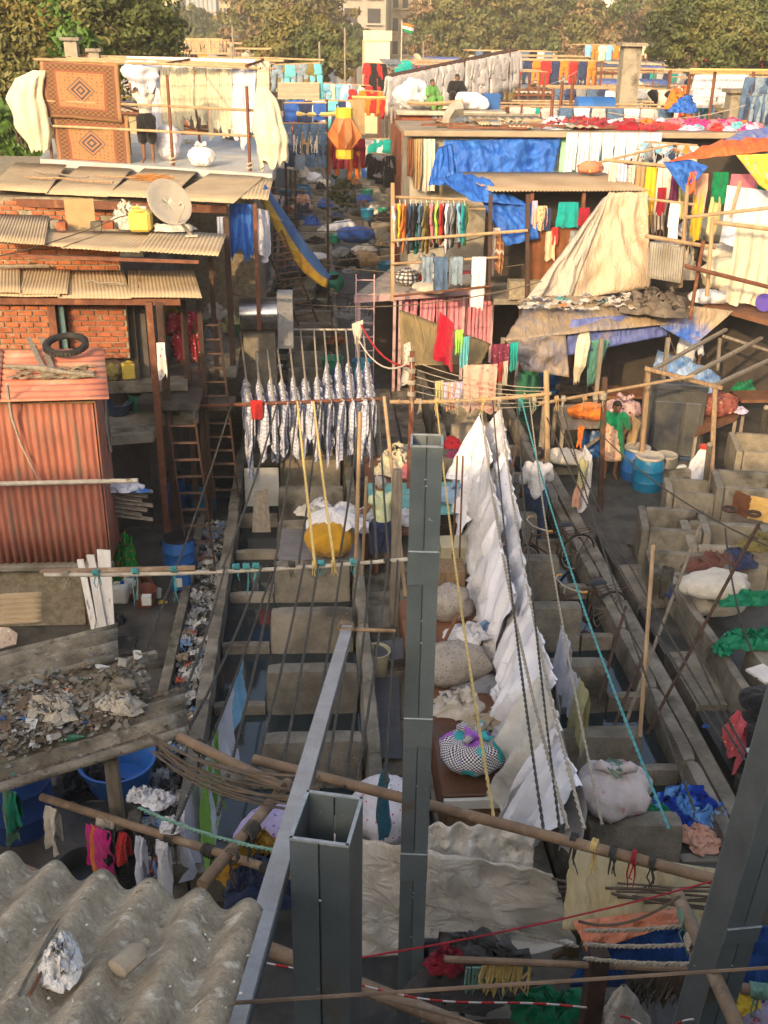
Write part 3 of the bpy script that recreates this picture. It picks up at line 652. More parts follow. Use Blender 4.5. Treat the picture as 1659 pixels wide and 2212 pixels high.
pts = [D(14, 830, 13.7), D(25, 900, 13.9), D(45, 960, 13.95), D(85, 1040, 13.96)]; MB().tube(pts, [.025, .022, .016, .01], 5).build('cloth_strip', SACK, None, 'pale torn strip hanging down the front of the red hut', 'cloth strip')
pole('wall_pipe', 'grey pipe lying across the front of the red hut', D(-40, 1046, 13.82), D(298, 1038, 13.82), .035, GI, cat='pipe')
# leaning white boards left of the patio
WBM = M('board_white', (.72, .7, .68), (.6, .58, .55), 2, .7, 0, .2, 30, (.13, .12, .11), 2.5, .6, .68, stretch=(5, 5, .5))
for a, b, c, dd, l in (((186, 1200), (203, 1200), (247, 1452), (228, 1452), 'narrow white board'), ((209, 1188), (238, 1190), (252, 1440), (230, 1440), 'wide white board with dark stains'), ((166, 1210), (180, 1210), (225, 1425), (210, 1425), 'thin grey-white board')):
    i = int(a[0]) % 7*.03
    MB().poly([D(*a, 13.3+i), D(*b, 13.3+i), D(*c, 12.95+i), D(*dd, 12.95+i)], .03, (0, 1, 0)).build('white_board', WBM, None, l+' leaning upright below the red hut', 'board', smooth=False)
p = D(190, 1390, 12.7); MB().beam(D(168, 1388, 12.8), D(243, 1395, 12.75), .09, .02).build('plank', WOOD, None, 'short bare plank sticking out past the leaning white boards', 'plank', smooth=False)
# --- block of storeys behind the hut
blk = T('brick_storeys', 'stacked brick storeys on steel posts with tin awnings', 'building', (-4.5, 19, 0))
tb('back_wall', M('inner_dark', (.06, .05, .042), (.04, .034, .03), 3), blk, (-9, -3.0), (17.45, 23.4), (0, 4.3))  # near-black colour stands for the shade inside rooms and openings
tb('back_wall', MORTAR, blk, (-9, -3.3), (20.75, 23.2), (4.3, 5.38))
brick_wall(blk, (-5.9, 17.0, 3.35), (1.62, 0, 0), 1.03, BRICK)            # lit bricks at the left edge
brick_wall(blk, (-4.05, 17.25, 3.3), (.95, 0, 0), .98, BRICKB)             # bricks behind the post, their shade put in as darker brick
brick_wall(blk, (-6.4, 18.75, 4.45), (3.0, 0, 0), .5, BRICK)              # course between the awnings
brick_wall(blk, (-7.0, 20.6, 5.0), (3.9, 0, 0), .42, BRICK, skip=.12)
tb('door_frame', RUST, blk, (-4.28, -4.16), (16.94, 17.02), (3.3, 4.4)); tb('door_frame', M('teal_paint', (.1, .17, .17), (.07, .12, .12)), blk, (-4.14, -4.05), (17.05, 17.1), (3.3, 4.35))
def roof(z, c, n, mat, ridge, name='roof_sheet', waves=12, amp=.02, th=.008, ov=.03, par=None, seg=6):
    "roof of n sheets between picture corners c = (near left, near right, far right, far left) on the level z"
    a, b, c_, d_ = [G(x, y, z) for x, y in c]
    for i in range(n):
        u0, u1 = i/n, (i+1)/n; A_ = a.lerp(b, u0)-Z*.02*(i % 2); B_ = a.lerp(b, u1)+(b-a)*ov/n-Z*.02*(i % 2)
        if ridge == 'x': corr(name, mat, A_, (d_-a).lerp(c_-b, (u0+u1)/2), B_-A_, waves, amp, par, nv=3, seg=seg, th=th, warp=.015)
        else: corr(name, mat, A_, B_-A_, (d_-a).lerp(c_-b, (u0+u1)/2), waves, amp, par, nv=4, seg=seg, th=th, warp=.015)
roof(4.45, ((-30, 640), (432, 643), (422, 588), (-30, 570)), 3, TIN, 'y', waves=19, amp=.0035, par=blk)
roof(4.49, ((-60, 632), (142, 632), (160, 577), (-60, 566)), 2, TIN, 'y', waves=14, amp=.004, par=blk)
roof(5.05, ((-30, 524), (466, 552), (472, 503), (80, 496)), 3, TIN, 'y', waves=19, amp=.006, par=blk)
roof(5.12, ((-30, 522), (92, 528), (132, 468), (-30, 460)), 1, TIN, 'y', waves=18, amp=.007, par=blk)
roof(5.5, ((-30, 410), (500, 436), (590, 376), (20, 350)), 4, TIN, 'y', waves=18, amp=.003, par=blk)
roof(5.47, ((480, 425), (576, 432), (592, 380), (500, 380)), 1, TIN, 'y', waves=12, amp=.006, par=blk)
MB().beam(G(-20, 436, 5.32), G(490, 452, 5.32), .06, .14).build('eave_beam', RUST, blk, smooth=False)
MB().beam(G(-20, 650, 4.36), G(390, 652, 4.36), .05, .1).build('eave_beam', RUST, blk, smooth=False); MB().beam(G(20, 552, 4.96), G(430, 566, 4.96), .05, .05).build('eave_beam', RUST, blk, smooth=False)
def post(x, y0, y1, Y, w=.1, mat=RUST, par=blk, z0=None):
    a, b = D(x, y0, Y), D(x, y1, Y); b.x = a.x; b.z = max(0, b.z) if z0 is None else z0
    return MB().beam(b, a, w, w).build('post', mat, par, smooth=False)
post(322, 652, 1300, 16.3, .1); post(345, 652, 1300, 16.8, .12, RUSTD); post(395, 650, 1300, 17.6, .1, RUSTD); post(430, 648, 1300, 17.5, .08, RUSTD); post(550, 440, 620, 20.2, .07, RUST, blk, 3.0); post(455, 555, 800, 18.6, .08, RUSTD, blk, 2.5); post(488, 470, 700, 19.2, .1, RUSTD, blk, 2.5)
# balcony slab with a lip, shelf above and the slab edge beam
bs = T('balcony_slab', 'small concrete balcony with raised lip above the near ladder', 'balcony', G(330, 900, 2.3))
def slabpoly(pts, z, th, name, mat, par): return MB().poly([G(x, y, z) for x, y in pts], th, (0, 0, -1)).build(name, mat, par, smooth=False)
slabpoly(((205, 945), (330, 935), (345, 900), (428, 895), (426, 862), (222, 868)), 2.32, .16, 'slab', CONCL, bs)
slabpoly(((205, 948), (330, 938), (330, 934), (205, 944)), 2.2, .12, 'edge_angle', RUST, bs)
tb('lip', CONCL, bs, (G(400, 880, 2.3).x, G(427, 880, 2.3).x), (G(427, 905, 2.32).y, G(427, 866, 2.32).y), (2.3, 2.46)); tb('lip', CONCL, bs, (G(360, 880, 2.3).x, G(424, 880, 2.3).x), (G(427, 868, 2.32).y, G(427, 862, 2.32).y), (2.3, 2.45))
sh = T('shelf_slab', 'grimy shelf slab with the yellow can above the balcony', 'shelf', G(300, 830, 2.85))
slabpoly(((228, 838), (405, 832), (405, 812), (225, 812)), 2.85, .1, 'slab', CONC, sh)
tub('flat dark blue basin on the concrete balcony', G(256, 893, 2.33), .25, .2, NAVYP, 'plastic_basin', 'basin', .72)
tub('green bucket on the concrete balcony next to the blue basin', G(302, 885, 2.33), .18, .3, GREENP, 'plastic_bucket', 'bucket', .75, handle=True)
for dx in (0, .1):
    p = G(345+dx*130, 886, 2.33); s_ = T('sandal', ('left', 'right')[dx > 0]+' black sandal of the pair on the balcony', 'sandal', p, 'black sandals on the balcony')
    MB().box(p+Z*.015, (.09, .24, .03), .5+dx, None, .012).build('sole', BLACKP, s_); MB().tube([p+V((-.05, .02, .02)), p+V((0, .05, .07)), p+V((.05, .05, .02))], .014, 5).build('strap', BLACKP, s_)
jerrycan('yellow jerrycan on the grimy shelf above the balcony', G(284, 818, 2.86), (.3, .2, .38), YELP, .2)
bundle('cloth_bag', 'dark olive bag hanging open beside the yellow can', G(250, 820, 2.86), .13, .3, OLIVE, False, 'bag', lump=.25); bundle('green_cushion', 'shiny green bag above the olive bag on the shelf', G(262, 800, 2.9), .14, .22, GREENP, False, 'bag', lump=.2)
crumple('plastic_bag', 'crumpled blue plastic bag at the end of the shelf', G(235, 800, 2.95), .12, .1, .1, BLUEP, 'bag')
sheet('shopping_bag', 'white shopping bag with red letters hanging on a dark post', D(338, 742, 16.25), D(356, 742, 16.25), .55, printed('bag_print', (.7, .68, .64), [(.5, .06, .08)], 9, .2), 1, .04, 'bag', hem=.2, back=.5)
# yellow water can, cloth and cardboard on the middle awning, dish
jerrycan('yellow jerrycan on the awning beside the satellite dish', G(306, 499, 5.08), (.38, .28, .42), YELP, -.1)
crumple('white_sack', 'white sack slumped behind the yellow jerrycan on the awning', G(275, 492, 5.08), .3, .22, .4, OFFW, 'sack', sharp=1.3); crumple('white_rag', 'white rags piled under the satellite dish', G(375, 498, 5.08), .42, .16, .14, OFFW, 'rags', sharp=1.4)
p = G(176, 490, 5.1); MB().box(p+Z*.24, (.5, .06, .48), .1).build('cardboard_sheet', M('cardboard', (.42, .28, .14), (.34, .22, .11)), None, 'brown cardboard sheet leaning on the brick parapet', 'cardboard', smooth=False)
for i, x in enumerate((135, 210, 235, 120)): worn_box(G(x, 497-i, 5.1)+Z*.07, (.2, .15, .16), .04, i, .03).build('loose_block', (BRICKB, CONC)[i % 2], None, ('small red block left of the cardboard sheet', 'grey block just right of the cardboard sheet', 'red block next to the white sack', 'grey block at the left of the brick parapet')[i], 'block')
def dish(label, c, r, az, el, mat, name='satellite_dish', arm=True, group=None):
    "dish with its mast foot at c; faces azimuth az, elevation el"
    c = V(c); t = T(name, label, 'satellite dish', c, group); hub = c+Z*r*1.25
    d = V((math.sin(az)*math.cos(el), math.cos(az)*math.cos(el), math.sin(el))); sx = d.cross(Z).normalized(); sy = sx.cross(d); m = Matrix((sx, sy, d)).transposed()
    MB().lathe([(0, 0), (r*.35, r*.03), (r*.7, r*.11), (r, r*.24), (r*1.03, r*.24), (r*1.03, r*.21)], hub+d*.05, 24, m).build('reflector', mat, t, solid=.008, ang=60)
    if arm:
        MB().tube([c, c+Z*r*.5-d*r*.1, hub-d*.02], .025, 6).build('mast', mat, t); q = hub-sy*r*.95+d*r*.25; f_ = hub+d*r*1.0-sy*r*.45
        MB().tube([q, f_], .014, 5).build('feed_arm', mat, t); MB().tube([f_, f_-d*.1], [.035, .025], 7).build('feed_horn', mat, t)
    return t
DISHM = M('dish_paint', (.5, .45, .36), (.42, .37, .29), 2, .55, .1, .1, 40)
p = G(415, 510, 5.08); t = T('satellite_dish', 'large satellite dish on the middle tin awning', 'satellite dish', p)
hub = D(362, 440, p.y-.25); d = V((.55, -.62, .5)).normalized(); sx = d.cross(Z).normalized(); sy = sx.cross(d); m = Matrix((sx, sy, d)).transposed()
MB().lathe([(0, 0), (.15, .009), (.29, .036), (.39, .075), (.405, .075), (.405, .06)], hub, 28, m).build('reflector', DISHM, t, solid=.01, ang=60)
MB().tube([p, hub-d*.05], .028, 7).build('mast', DISHM, t); f_ = hub+d*.4-sy*.15; MB().tube([hub-sy*.37+d*.05, f_-sy*.1, f_], .014, 5).build('feed_arm', DISHM, t); MB().tube([f_, f_-d*.1], .03, 6).build('feed_horn', DISHM, t)
MB().box(p+Z*.01, (.2, .16, .02)).build('base_plate', DISHM, t, smooth=False)
# small things lying on the roofs
for i, (a, b, z_, w, l) in enumerate((((55, 385), (245, 398), 5.53, .04, 'long thin batten on the top awning left of the dish'), ((70, 372), (190, 388), 5.54, .03, 'grey branch lying on the top awning'), ((210, 383), (300, 388), 5.53, .03, 'short stick near the orange straw on the top awning'), ((185, 612), (268, 617), 4.5, .025, 'thin stick lying on the lowest tin awning'), ((60, 574), (108, 567), 4.55, .03, 'short dark stick at the back of the lowest awning'), ((-10, 580), (108, 578), 4.53, .05, 'round grey log at the back of the lowest awning'))):
    MB().tube(line_pts(G(*a, z_)+Z*.03, G(*b, z_)+Z*.03, 5, 0, .03, i), w*.6, 5).build('stick', WOODG if i % 2 else WOOD, None, l, 'stick')
mb = MB()
for i in range(60):
    q = G(312+rnd(-38, 40), 388+rnd(-6, 6), 5.53)+Z*.03; a = rnd(-.5, .5); mb.tube([q, q+V((math.cos(a)*.3, math.sin(a)*.2, rnd(-.01, .05)))], .006, 3)
mb.build('straw_heap', M('straw', (.45, .2, .05), (.32, .13, .03)), None, 'heap of orange straw on the top tin awning', 'straw', None, 'stuff')
crumple('sack', 'brown filled sack lying at the left edge of the lowest awning', G(20, 572, 4.5), .42, .2, .24, cloth('brown_sack', (.42, .26, .17), .2), 'sack', sharp=.4)
for i, (x, y) in enumerate(((306, 698), (305, 715), (303, 735), (472, 700), (466, 722))):
    q = G(x*.98+2, 590+(y-690)*.7, 4.46); MB().tube([q, q+Z*.09], [.012, .006], 5).build('roof_nail', RUST, None, 'nail sticking up from the lowest tin awning', 'nail', 'nails in the lowest tin awning')
# cables over the awnings
for i, (pts, l) in enumerate((([D(-10, 555, 17), D(120, 520, 18), D(260, 468, 19), D(330, 452, 19.4)], 'black cable rising from the left edge to the satellite dish'), ([D(380, 450, 19.4), D(450, 437, 20.4), D(500, 440, 20.6), D(535, 452, 20.6)], 'cable looping from the dish to the right eave'), ([D(180, 540, 18.4), D(290, 515, 18.9), D(380, 530, 18.8), D(440, 545, 18.7)], 'thin cable trailing over the middle awning'))):
    rope('cable', l, pts[0], pts[-1], .012, CABLE, pts=[p for i_ in range(3) for p in (pts[i_], pts[i_].lerp(pts[i_+1], .5)-Z*.02)]+[pts[3]], cat='cable')
# --- terrace with railings
TZ = 5.55
ter = T('terrace', 'flat roof terrace with steel railings and hanging laundry', 'terrace', G(330, 350, TZ))
slabpoly(((86, 343), (588, 376), (615, 296), (120, 285)), TZ, .16, 'floor_slab', M('terrace_floor', (.36, .38, .38), (.3, .3, .29), 1.5, .5, 0, .2, 30, (.45, .38, .28), 1.1, .55, .7), ter)
tb('lower_wall', MORTAR, ter, (-9.5, -1.3), (23.6, 28.0), (0, 5.38))
def rail(a, b, r=.025, par=ter, mat=RUST, name='rail'): return MB().tube([a, b], r, 7).build(name, mat, par)
FY0, FY1 = G(100, 345, TZ).y, G(560, 374, TZ).y
P0, P1, P2 = G(113, 343, TZ), G(374, 358, TZ), G(540, 370, TZ)
for a, top in ((P0, 150), (P1, 163), (P2, 186)):
    b = D(0, top, a.y); rail(a, V((a.x, a.y, D(500, top, a.y).z)), .035, name='post')
B0, B1, B2 = P0+V((.3, 3.6, 0)), P1+V((.25, 3.5, 0)), P2+V((.2, 3.4, 0))
for a in (B0, B1, B2): rail(a, a+Z*2.15, .035, name='post')
for z_, n_ in ((2.1, 'top'), (1.25, 'mid'), (.72, 'low')):
    rail(P0+Z*z_-V((.15, 0, 0)), P1+Z*z_*.985, .028, mat=BAMBOO); rail(P1+Z*z_*.985, P2+Z*z_*.97+V((.3, 0, 0)), .028, mat=BAMBOO)
for a, b in ((P0, B0), (P1, B1), (P2, B2)): rail(a+Z*2.08, b+Z*2.1, .03)
rail(B0+Z*2.1, B2+Z*2.1+V((.5, 0, 0)), .03, mat=BAMBOO); rail(B0+Z*1.95-V((0, .5, 0)), B2+Z*1.95+V((.3, -.5, 0)), .025, mat=BAMBOO)
for i, q in enumerate((.25, .5, .75)): rail(P0.lerp(B0, q)+Z*2.1, P2.lerp(B2, q)+Z*2.05, .018, mat=BAMBOO)
for a, nm in ((P1, 'middle'), (P2, 'right')):
    mb = MB()
    for i in range(14): w = i*.9; mb.tube([a+V((math.cos(w)*.06, math.sin(w)*.06, .02+i*.012)), a+V((math.cos(w+1)*.08, math.sin(w+1)*.08, .03+i*.012)), a+V((math.cos(w+2)*.06, math.sin(w+2)*.06, .02+i*.012))], .014, 4)
    mb.build('rope_lashing', WROPE, None, f'pale rope knotted round the foot of the {nm} terrace post', 'rope')
# carpets
k = N('carpet'); tc = k.n('ShaderNodeTexCoord'); sp = k.n('ShaderNodeSeparateXYZ'); k.l(tc.outputs['UV'], sp.inputs[0]); U_, V_ = sp.outputs[0], sp.outputs[1]
def band(o, lo, hi): return k.math('MULTIPLY', k.math('GREATER_THAN', o, lo), k.math('LESS_THAN', o, hi))
eu = k.math('ABSOLUTE', k.math('SUBTRACT', U_, .5)); ev = k.math('ABSOLUTE', k.math('SUBTRACT', V_, .5)); ed = k.math('MAXIMUM', eu, k.math('MULTIPLY', ev, 1.0))
dia = k.math('ADD', k.math('MULTIPLY', eu, 1.6), k.math('MULTIPLY', ev, 1.3)); sc = k.n('ShaderNodeTexChecker'); sc.inputs['Scale'].default_value = 26; k.l(tc.outputs['UV'], sc.inputs['Vector'])
vo = k.n('ShaderNodeTexVoronoi'); vo.inputs['Scale'].default_value = 17; vo.inputs['Randomness'].default_value = .25; k.l(tc.outputs['UV'], vo.inputs['Vector'])
c = k.mix(k.math('LESS_THAN', vo.outputs['Distance'], .2), (.26, .15, .072), (.15, .07, .034))
c = k.mix(k.math('MULTIPLY', band(ed, .3, .33), 1.), c, (.2, .07, .045)); c = k.mix(band(ed, .33, .43), c, k.mix(sc.outputs['Fac'], (.18, .1, .048), (.1, .048, .03))); c = k.mix(band(ed, .43, .455), c, (.16, .07, .05)); c = k.mix(band(ed, .49, .6), c, (.24, .14, .07))
st = k.math('FRACT', k.math('MULTIPLY', dia, 9)); c = k.mix(k.math('LESS_THAN', dia, .3), c, k.mix(k.math('GREATER_THAN', st, .5), (.3, .14, .07), (.045, .055, .065)))
CARPET = k.done(c, .95, 0, k.noise(k.co(), 60, 3), .3, .01, .1)
ca, cb = P0+Z*2.12+V((-.02, -.03, 0)), P0.lerp(P1, .62)+Z*2.06+V((.02, -.03, 0))
sheet('carpet', 'brown oriental carpet with a dark medallion on the upper terrace rail', ca, cb, 1.2, CARPET, 1, .012, 'carpet', back=.5, hem=.02, nu=20, solid=.012)
sheet('carpet', 'faded brown oriental carpet hung below the other on the terrace rail', P0+Z*1.0+V((.12, .01, 0)), P0.lerp(P1, .66)+Z*.97+V((.02, .01, 0)), 1.08, CARPET, 1, .012, 'carpet', back=.8, hem=.02, nu=20, solid=.012)
for o in COL.objects:
    if o.name.startswith('carpet') and o.type == 'MESH':
        u = o.data.uv_layers[0].data; mx = max(q.uv[0] for q in u)
        for q in u: q.uv = (q.uv[0]/mx, 1-q.uv[1]/1.2)
# cream curtains along the back and white linen
ca, cb = B0+Z*2.1+V((1.3, -.5, 0)), B2+Z*2.08+V((.2, -.5, 0))
for i in range(11):
    a, b = ca.lerp(cb, i/11+.004), ca.lerp(cb, (i+1)/11-.004); m_ = (WHITEB if i in (1, 8, 9) else CREAM)
    sheet('curtain', ('cream curtain on the back rail of the terrace' if m_ is CREAM else 'white curtain on the back rail of the terrace')+', ' + ('first', 'second', 'third', 'fourth', 'fifth', 'sixth', 'seventh', 'eighth', 'ninth', 'tenth', 'eleventh')[i]+' from the carpet', a, b, rnd(1.25, 1.75) if i > 3 else rnd(1.5, 1.9), m_, 4, .06, 'curtain', 'curtains on the back rail of the terrace', hem=.25, back=.25)
for i in range(7):
    a = P0.lerp(B0, .8).lerp(P2.lerp(B2, .8), .28+i*.1)+Z*2.13; sheet('linen', 'folded white linen over the top rods of the terrace, '+('first', 'second', 'third', 'fourth', 'fifth', 'sixth', 'seventh')[i]+' from the carpet', a, a+V((.42, 0, -.01)), .2, WHITE, 2, .02, 'linen', 'white linen over the top rods of the terrace', back=.2)
# big white cloths hanging at both ends
def hangbag(label, pts, rs, mat, name='hanging_cloth', pleat=9, cat='cloth'):
    mb = MB(); o = rnd(0, 9); n = 40; K = 24; vs = []; uv = []
    for j in range(K+1):
        t_ = j/K*(len(pts)-1); i = min(int(t_), len(pts)-2); p = V(pts[i]).lerp(V(pts[i+1]), t_-i); r_ = rs[i]+(rs[i+1]-rs[i])*(t_-i)
        for q in range(n):
            a = 2*math.pi*q/n; rr = r_*(1+.13*math.sin(a*pleat+o+j*.12)+.3*nz((math.cos(a)*1.2, math.sin(a)*1.2, j*.16+o)))
            vs.append(p+V((math.cos(a)*rr, math.sin(a)*rr*.6, -.12*abs(nz((math.cos(a)*2, math.sin(a)*2, o)))*(j == K)*3))); uv.append((a*r_, j*.1))
    mb.add(vs, [(j*n+q, j*n+(q+1) % n, (j+1)*n+(q+1) % n, (j+1)*n+q) for j in range(K) for q in range(n)], uv); return mb.build(name, mat, None, label, cat, ang=0)
y_ = P0.y-.1
hangbag('big white cloth bundled over the left end of the terrace rail', [D(85, 152, y_), D(62, 170, y_), D(58, 215, y_), D(72, 270, y_), D(86, 318, y_)], [.12, .3, .4, .4, .2], CREAM)
y_ = P2.y-.35
hangbag('big cream cloth hanging from the right corner of the terrace', [D(566, 186, y_), D(572, 215, y_), D(580, 260, y_), D(588, 305, y_), D(592, 343, y_)], [.08, .2, .3, .34, .26], CREAM)
bundle('laundry_bundle', 'white bundle with red print standing on the terrace floor', G(437, 360, TZ), .27, .42, printed('red_on_white', (.74, .72, .7), [(.6, .1, .1)], 11, .22), True, ears=4)
bundle('laundry_bundle', 'tall white printed bundle behind the man on the terrace', G(350, 350, TZ)+V((.1, .5, 0)), .3, .75, printed('pink_on_white', (.7, .68, .72), [(.6, .2, .25)], 9, .2), False)
bundle('camouflage_bundle', 'camouflage cloth bundle at the back of the terrace', G(512, 300, TZ), .45, .5, printed('camo', (.33, .33, .31), [(.12, .13, .12), (.2, .2, .18)], 7, .5), False)
crumple('white_cloth', 'small white cloth lying on the terrace floor', G(400, 310, TZ), .3, .15, .12, OFFW)
# vent pillars behind the terrace
for (x, y0, y1, w, l) in ((166, 88, 152, .3, 'tall square grey vent pillar behind the terrace'), (213, 112, 150, .24, 'short grey vent pillar with a flat cap behind the terrace')):
    a, b = D(x, y0, 28.2), D(x, y1+60, 28.2); t = T('vent_pillar', l, 'pillar', b)
    MB().beam(b, V((b.x, b.y, a.z)), w, w).build('shaft', CONCL, t, smooth=False); MB().box((b.x, b.y, a.z+.04), (w*1.5, w*1.5, .07)).build('cap', CONC, t, smooth=False)
# --- interior clutter, lane side
A_, B_ = D(570, 400, 21.4), D(712, 600, 22.2)
k = N('lane_tarp'); tc = k.n('ShaderNodeTexCoord'); sp = k.n('ShaderNodeSeparateXYZ'); k.l(tc.outputs['UV'], sp.inputs[0]); co = k.co()
c = k.mix(k.math('GREATER_THAN', sp.outputs[1], .66), k.ramp(k.noise(co, 2, 5), .35, .65, (.015, .05, .16), (.03, .085, .22)), k.ramp(k.noise(co, 3, 5), .35, .65, (.38, .25, .02), (.2, .1, .015)))
LT = k.done(c, .5, 0, k.noise(co, 3, 5), .5, .05, .4)
mb = MB(); mb.grid(lambda u, v: A_.lerp(B_, u)+V((.12+.4*math.sin(math.pi*u)*.5, .3, .0))*(.5-v)*1.0+Z*(-.35*math.sin(math.pi*u)-(v-.3)**2*.55*(1-.3*u)+.03*nz((u*6, v*4, 2)))+V((.12, 0, 0))*math.sin(math.pi*u), 20, 8)
mb.build('lane_tarp', LT, None, 'long blue tarp with yellow hem sloping from the top awning into the lane', 'tarp', solid=.004)
sheet('blue_tarp', 'deep blue tarp hanging in the shade under the top awning', D(495, 438, 20.4), D(545, 442, 20.4), 1.0, BLUET, 3, .06, 'tarp', hem=.3)
sheet('pale_cloth', 'pale blue cloth hanging at the corner of the top awning', D(556, 450, 20.6), D(580, 455, 20.9), .9, WHITEB, 3, .05, 'cloth', hem=.3)
sheet('white_cloth', 'white towel hanging under the right end of the middle awning', D(468, 470, 19.6), D(485, 470, 19.6), .45, WHITE, 2, .04, 'towel', back=.3)
tb('lane_platform', CONC, None, (G(430, 640, 2.6).x, G(545, 640, 2.6).x), (18.9, 21.2), (2.45, 2.6), label='grey platform landing under the middle awning', cat='platform')
jerrycan('white water can standing on the landing', G(498, 618, 2.6), (.2, .16, .42), WHP, .3)
for i, (x, y, z_, rx, h, m_, l) in enumerate(((455, 622, 2.6, .22, .2, BLUEP, 'shiny blue plastic bag at the back of the landing'), (490, 655, 2.5, .45, .4, SACK, 'big grey sack slumped on the landing'), (512, 648, 2.6, .28, .35, BLUEC, 'blue plastic bag between the sacks on the landing'), (470, 690, 2.35, .35, .4, OFFW, 'dirty white sack at the landing edge'), (500, 715, 2.2, .3, .35, PALEY, 'yellowish bag under the grey sack'), (455, 735, 2.0, .4, .4, GREYC, 'dark grey sack by the near ladder'))):
    crumple('filled_bag', l, G(x, y, z_), rx, rx*.8, h, m_, 'bag', sharp=1.1)
tb('shelf_board', WOODG, None, (G(440, 730, 2).x, G(535, 730, 2).x), (18.6, 19.2), (1.92, 1.98), label='narrow board shelf holding sacks by the ladder', cat='shelf')
# stainless washing drum
STAIN = M('stainless', (.42, .42, .42), (.3, .3, .31), 2, .25, .9, .1, 20)
a, b = D(520, 680, 20.6), D(600, 678, 20.6); t = T('washing_machine', 'stainless steel washing drum lying behind the plaid shirts', 'washing machine', (a.x, 20.6, 1.8))
MB().tube([a, a.lerp(b, .5), b], .33, 20).build('drum', STAIN, t, ang=30); tb('stand', CONC, t, (a.x+.05, b.x-.05), (20.3, 20.9), (0, a.z-.3)); tb('motor_box', GREYC, t, (b.x, b.x+.3), (20.3, 20.8), (a.z-.6, a.z+.45))
# ladders
ladder('brown steel ladder standing on the patio below the balcony', D(437, 1225, 15.7)-Z*0, D(392, 905, 16.0), .42, (1, 0, 0), RUSTD, 9, .009, .018, treads=3)
ladder('dark steel ladder behind the near ladder', D(490, 1075, 17.3), D(445, 690, 17.6), .42, (1, 0, 0), RUSTD, 13, .009, .018, treads=3)
ladder('steep steel stair rising from the lane to the landing', D(665, 668, 22.0)+V((0, 0, -.3)), D(585, 500, 20.9), .5, (.8, .6, 0), RUSTD, 15, .012, .022, treads=3)
# patio things
for x, y, r_, h, m_, l in ((390, 1200, .27, .62, BLUEP, 'blue drum behind the rungs of the near ladder'), (372, 1100, .28, .7, BLUEP, 'blue drum half hidden behind the brown post'), (440, 1110, .25, .7, TEALP, 'teal drum between the two ladders')):
    drum(l, at0(x, y, 0) if y < 1150 else G(x, y+30, .1), r_, h, m_, True, lidmat=BLACKP)
jerrycan('blue can standing before the near ladder', G(392, 1272, .12), (.32, .24, .4), BLUEP, .1, sticker=True)
jerrycan('milky white can on the patio left of the brown bucket', G(262, 1300, .12), (.24, .2, .36), WHP, 0); jerrycan('second milky can behind the white can on the patio', G(282, 1285, .12), (.2, .18, .34), WHP, .2)
tub('brown bucket on the patio with a white box in it', G(315, 1305, .12), .19, .27, BROWNP, 'plastic_bucket', 'bucket', .78); tb('box', WHP, None, (G(315, 1290, .4).x-.06, G(315, 1290, .4).x+.08), (G(315, 1290, .4).y-.05, G(315, 1290, .4).y+.05), (.28, .43), label='small white box inside the brown bucket', cat='box')
tub('tiny white cup on the patio beside the brown bucket', G(342, 1290, .12), .06, .14, WHP, 'cup', 'cup')
for i, (x, y, h, m_, l) in enumerate(((275, 1215, .9, printed('green_print', (.04, .28, .05), [(.6, .25, .04)], 12, .3), 'green patterned cloth heap at the back of the patio'), (250, 1210, 1.1, ORANGE, 'orange cloth hanging at the dark doorway'), (300, 1240, .4, BROWNC, 'brown rag heap under the green cloth'))): crumple('cloth_heap', l, G(x, y+40, .1), .28, .22, h, m_, 'cloth')
crumple('black_bag', 'black plastic bag by the patio edge', G(252, 1345, .1), .14, .14, .16, BLACKP, 'bag'); MB().box(G(265, 1395, .12)+Z*.01, (.38, .5, .02), .05).build('black_mat', RUBBER, None, 'square black mat on the patio floor', 'mat', smooth=False)
crumple('yellow_rag', 'bright yellow scrap on the patio', G(352, 1302, .12), .07, .05, .05, YEL, 'scrap')
# debris shelf between hut and posts
for i in range(7):
    a, b = D(238+i*2, 1052+i*10, 14.6), D(330-(i % 3)*12, 1062+i*10, 14.7); MB().beam(a, b, .1, .02).build('awning_board', WOODG, None, ('top', 'second', 'third', 'fourth', 'fifth', 'sixth', 'lowest')[i]+' rotten board of the small awning beside the hut', 'board', 'rotten boards beside the hut', smooth=False)
crumple('blue_sheet', 'blue and white plastic sheet crumpled on the rotten boards', D(255, 1055, 14.6), .35, .2, .14, WHITEB, 'sheet'); crumple('blue_rag', 'bright blue rag on the rotten boards', D(300, 1062, 14.55), .16, .06, .06, BLUEP, 'rag')
sheet('grey_cloth', 'torn grey cloth hanging at the corner of the pink roof', D(205, 855, 14.6), D(232, 855, 14.6), .8, SACK, 3, .05, 'cloth', hem=.4)
tb('lane_wall', M('shade_dark_wall', (.12, .11, .1), (.07, .065, .06), 2), None, (-3.0, -2.85), (17.6, 22.6), (0, 4.3), label='dark inner wall facing the lane under the awnings', cat='wall')  # dark grey puts the shade of the inner spaces into the wall
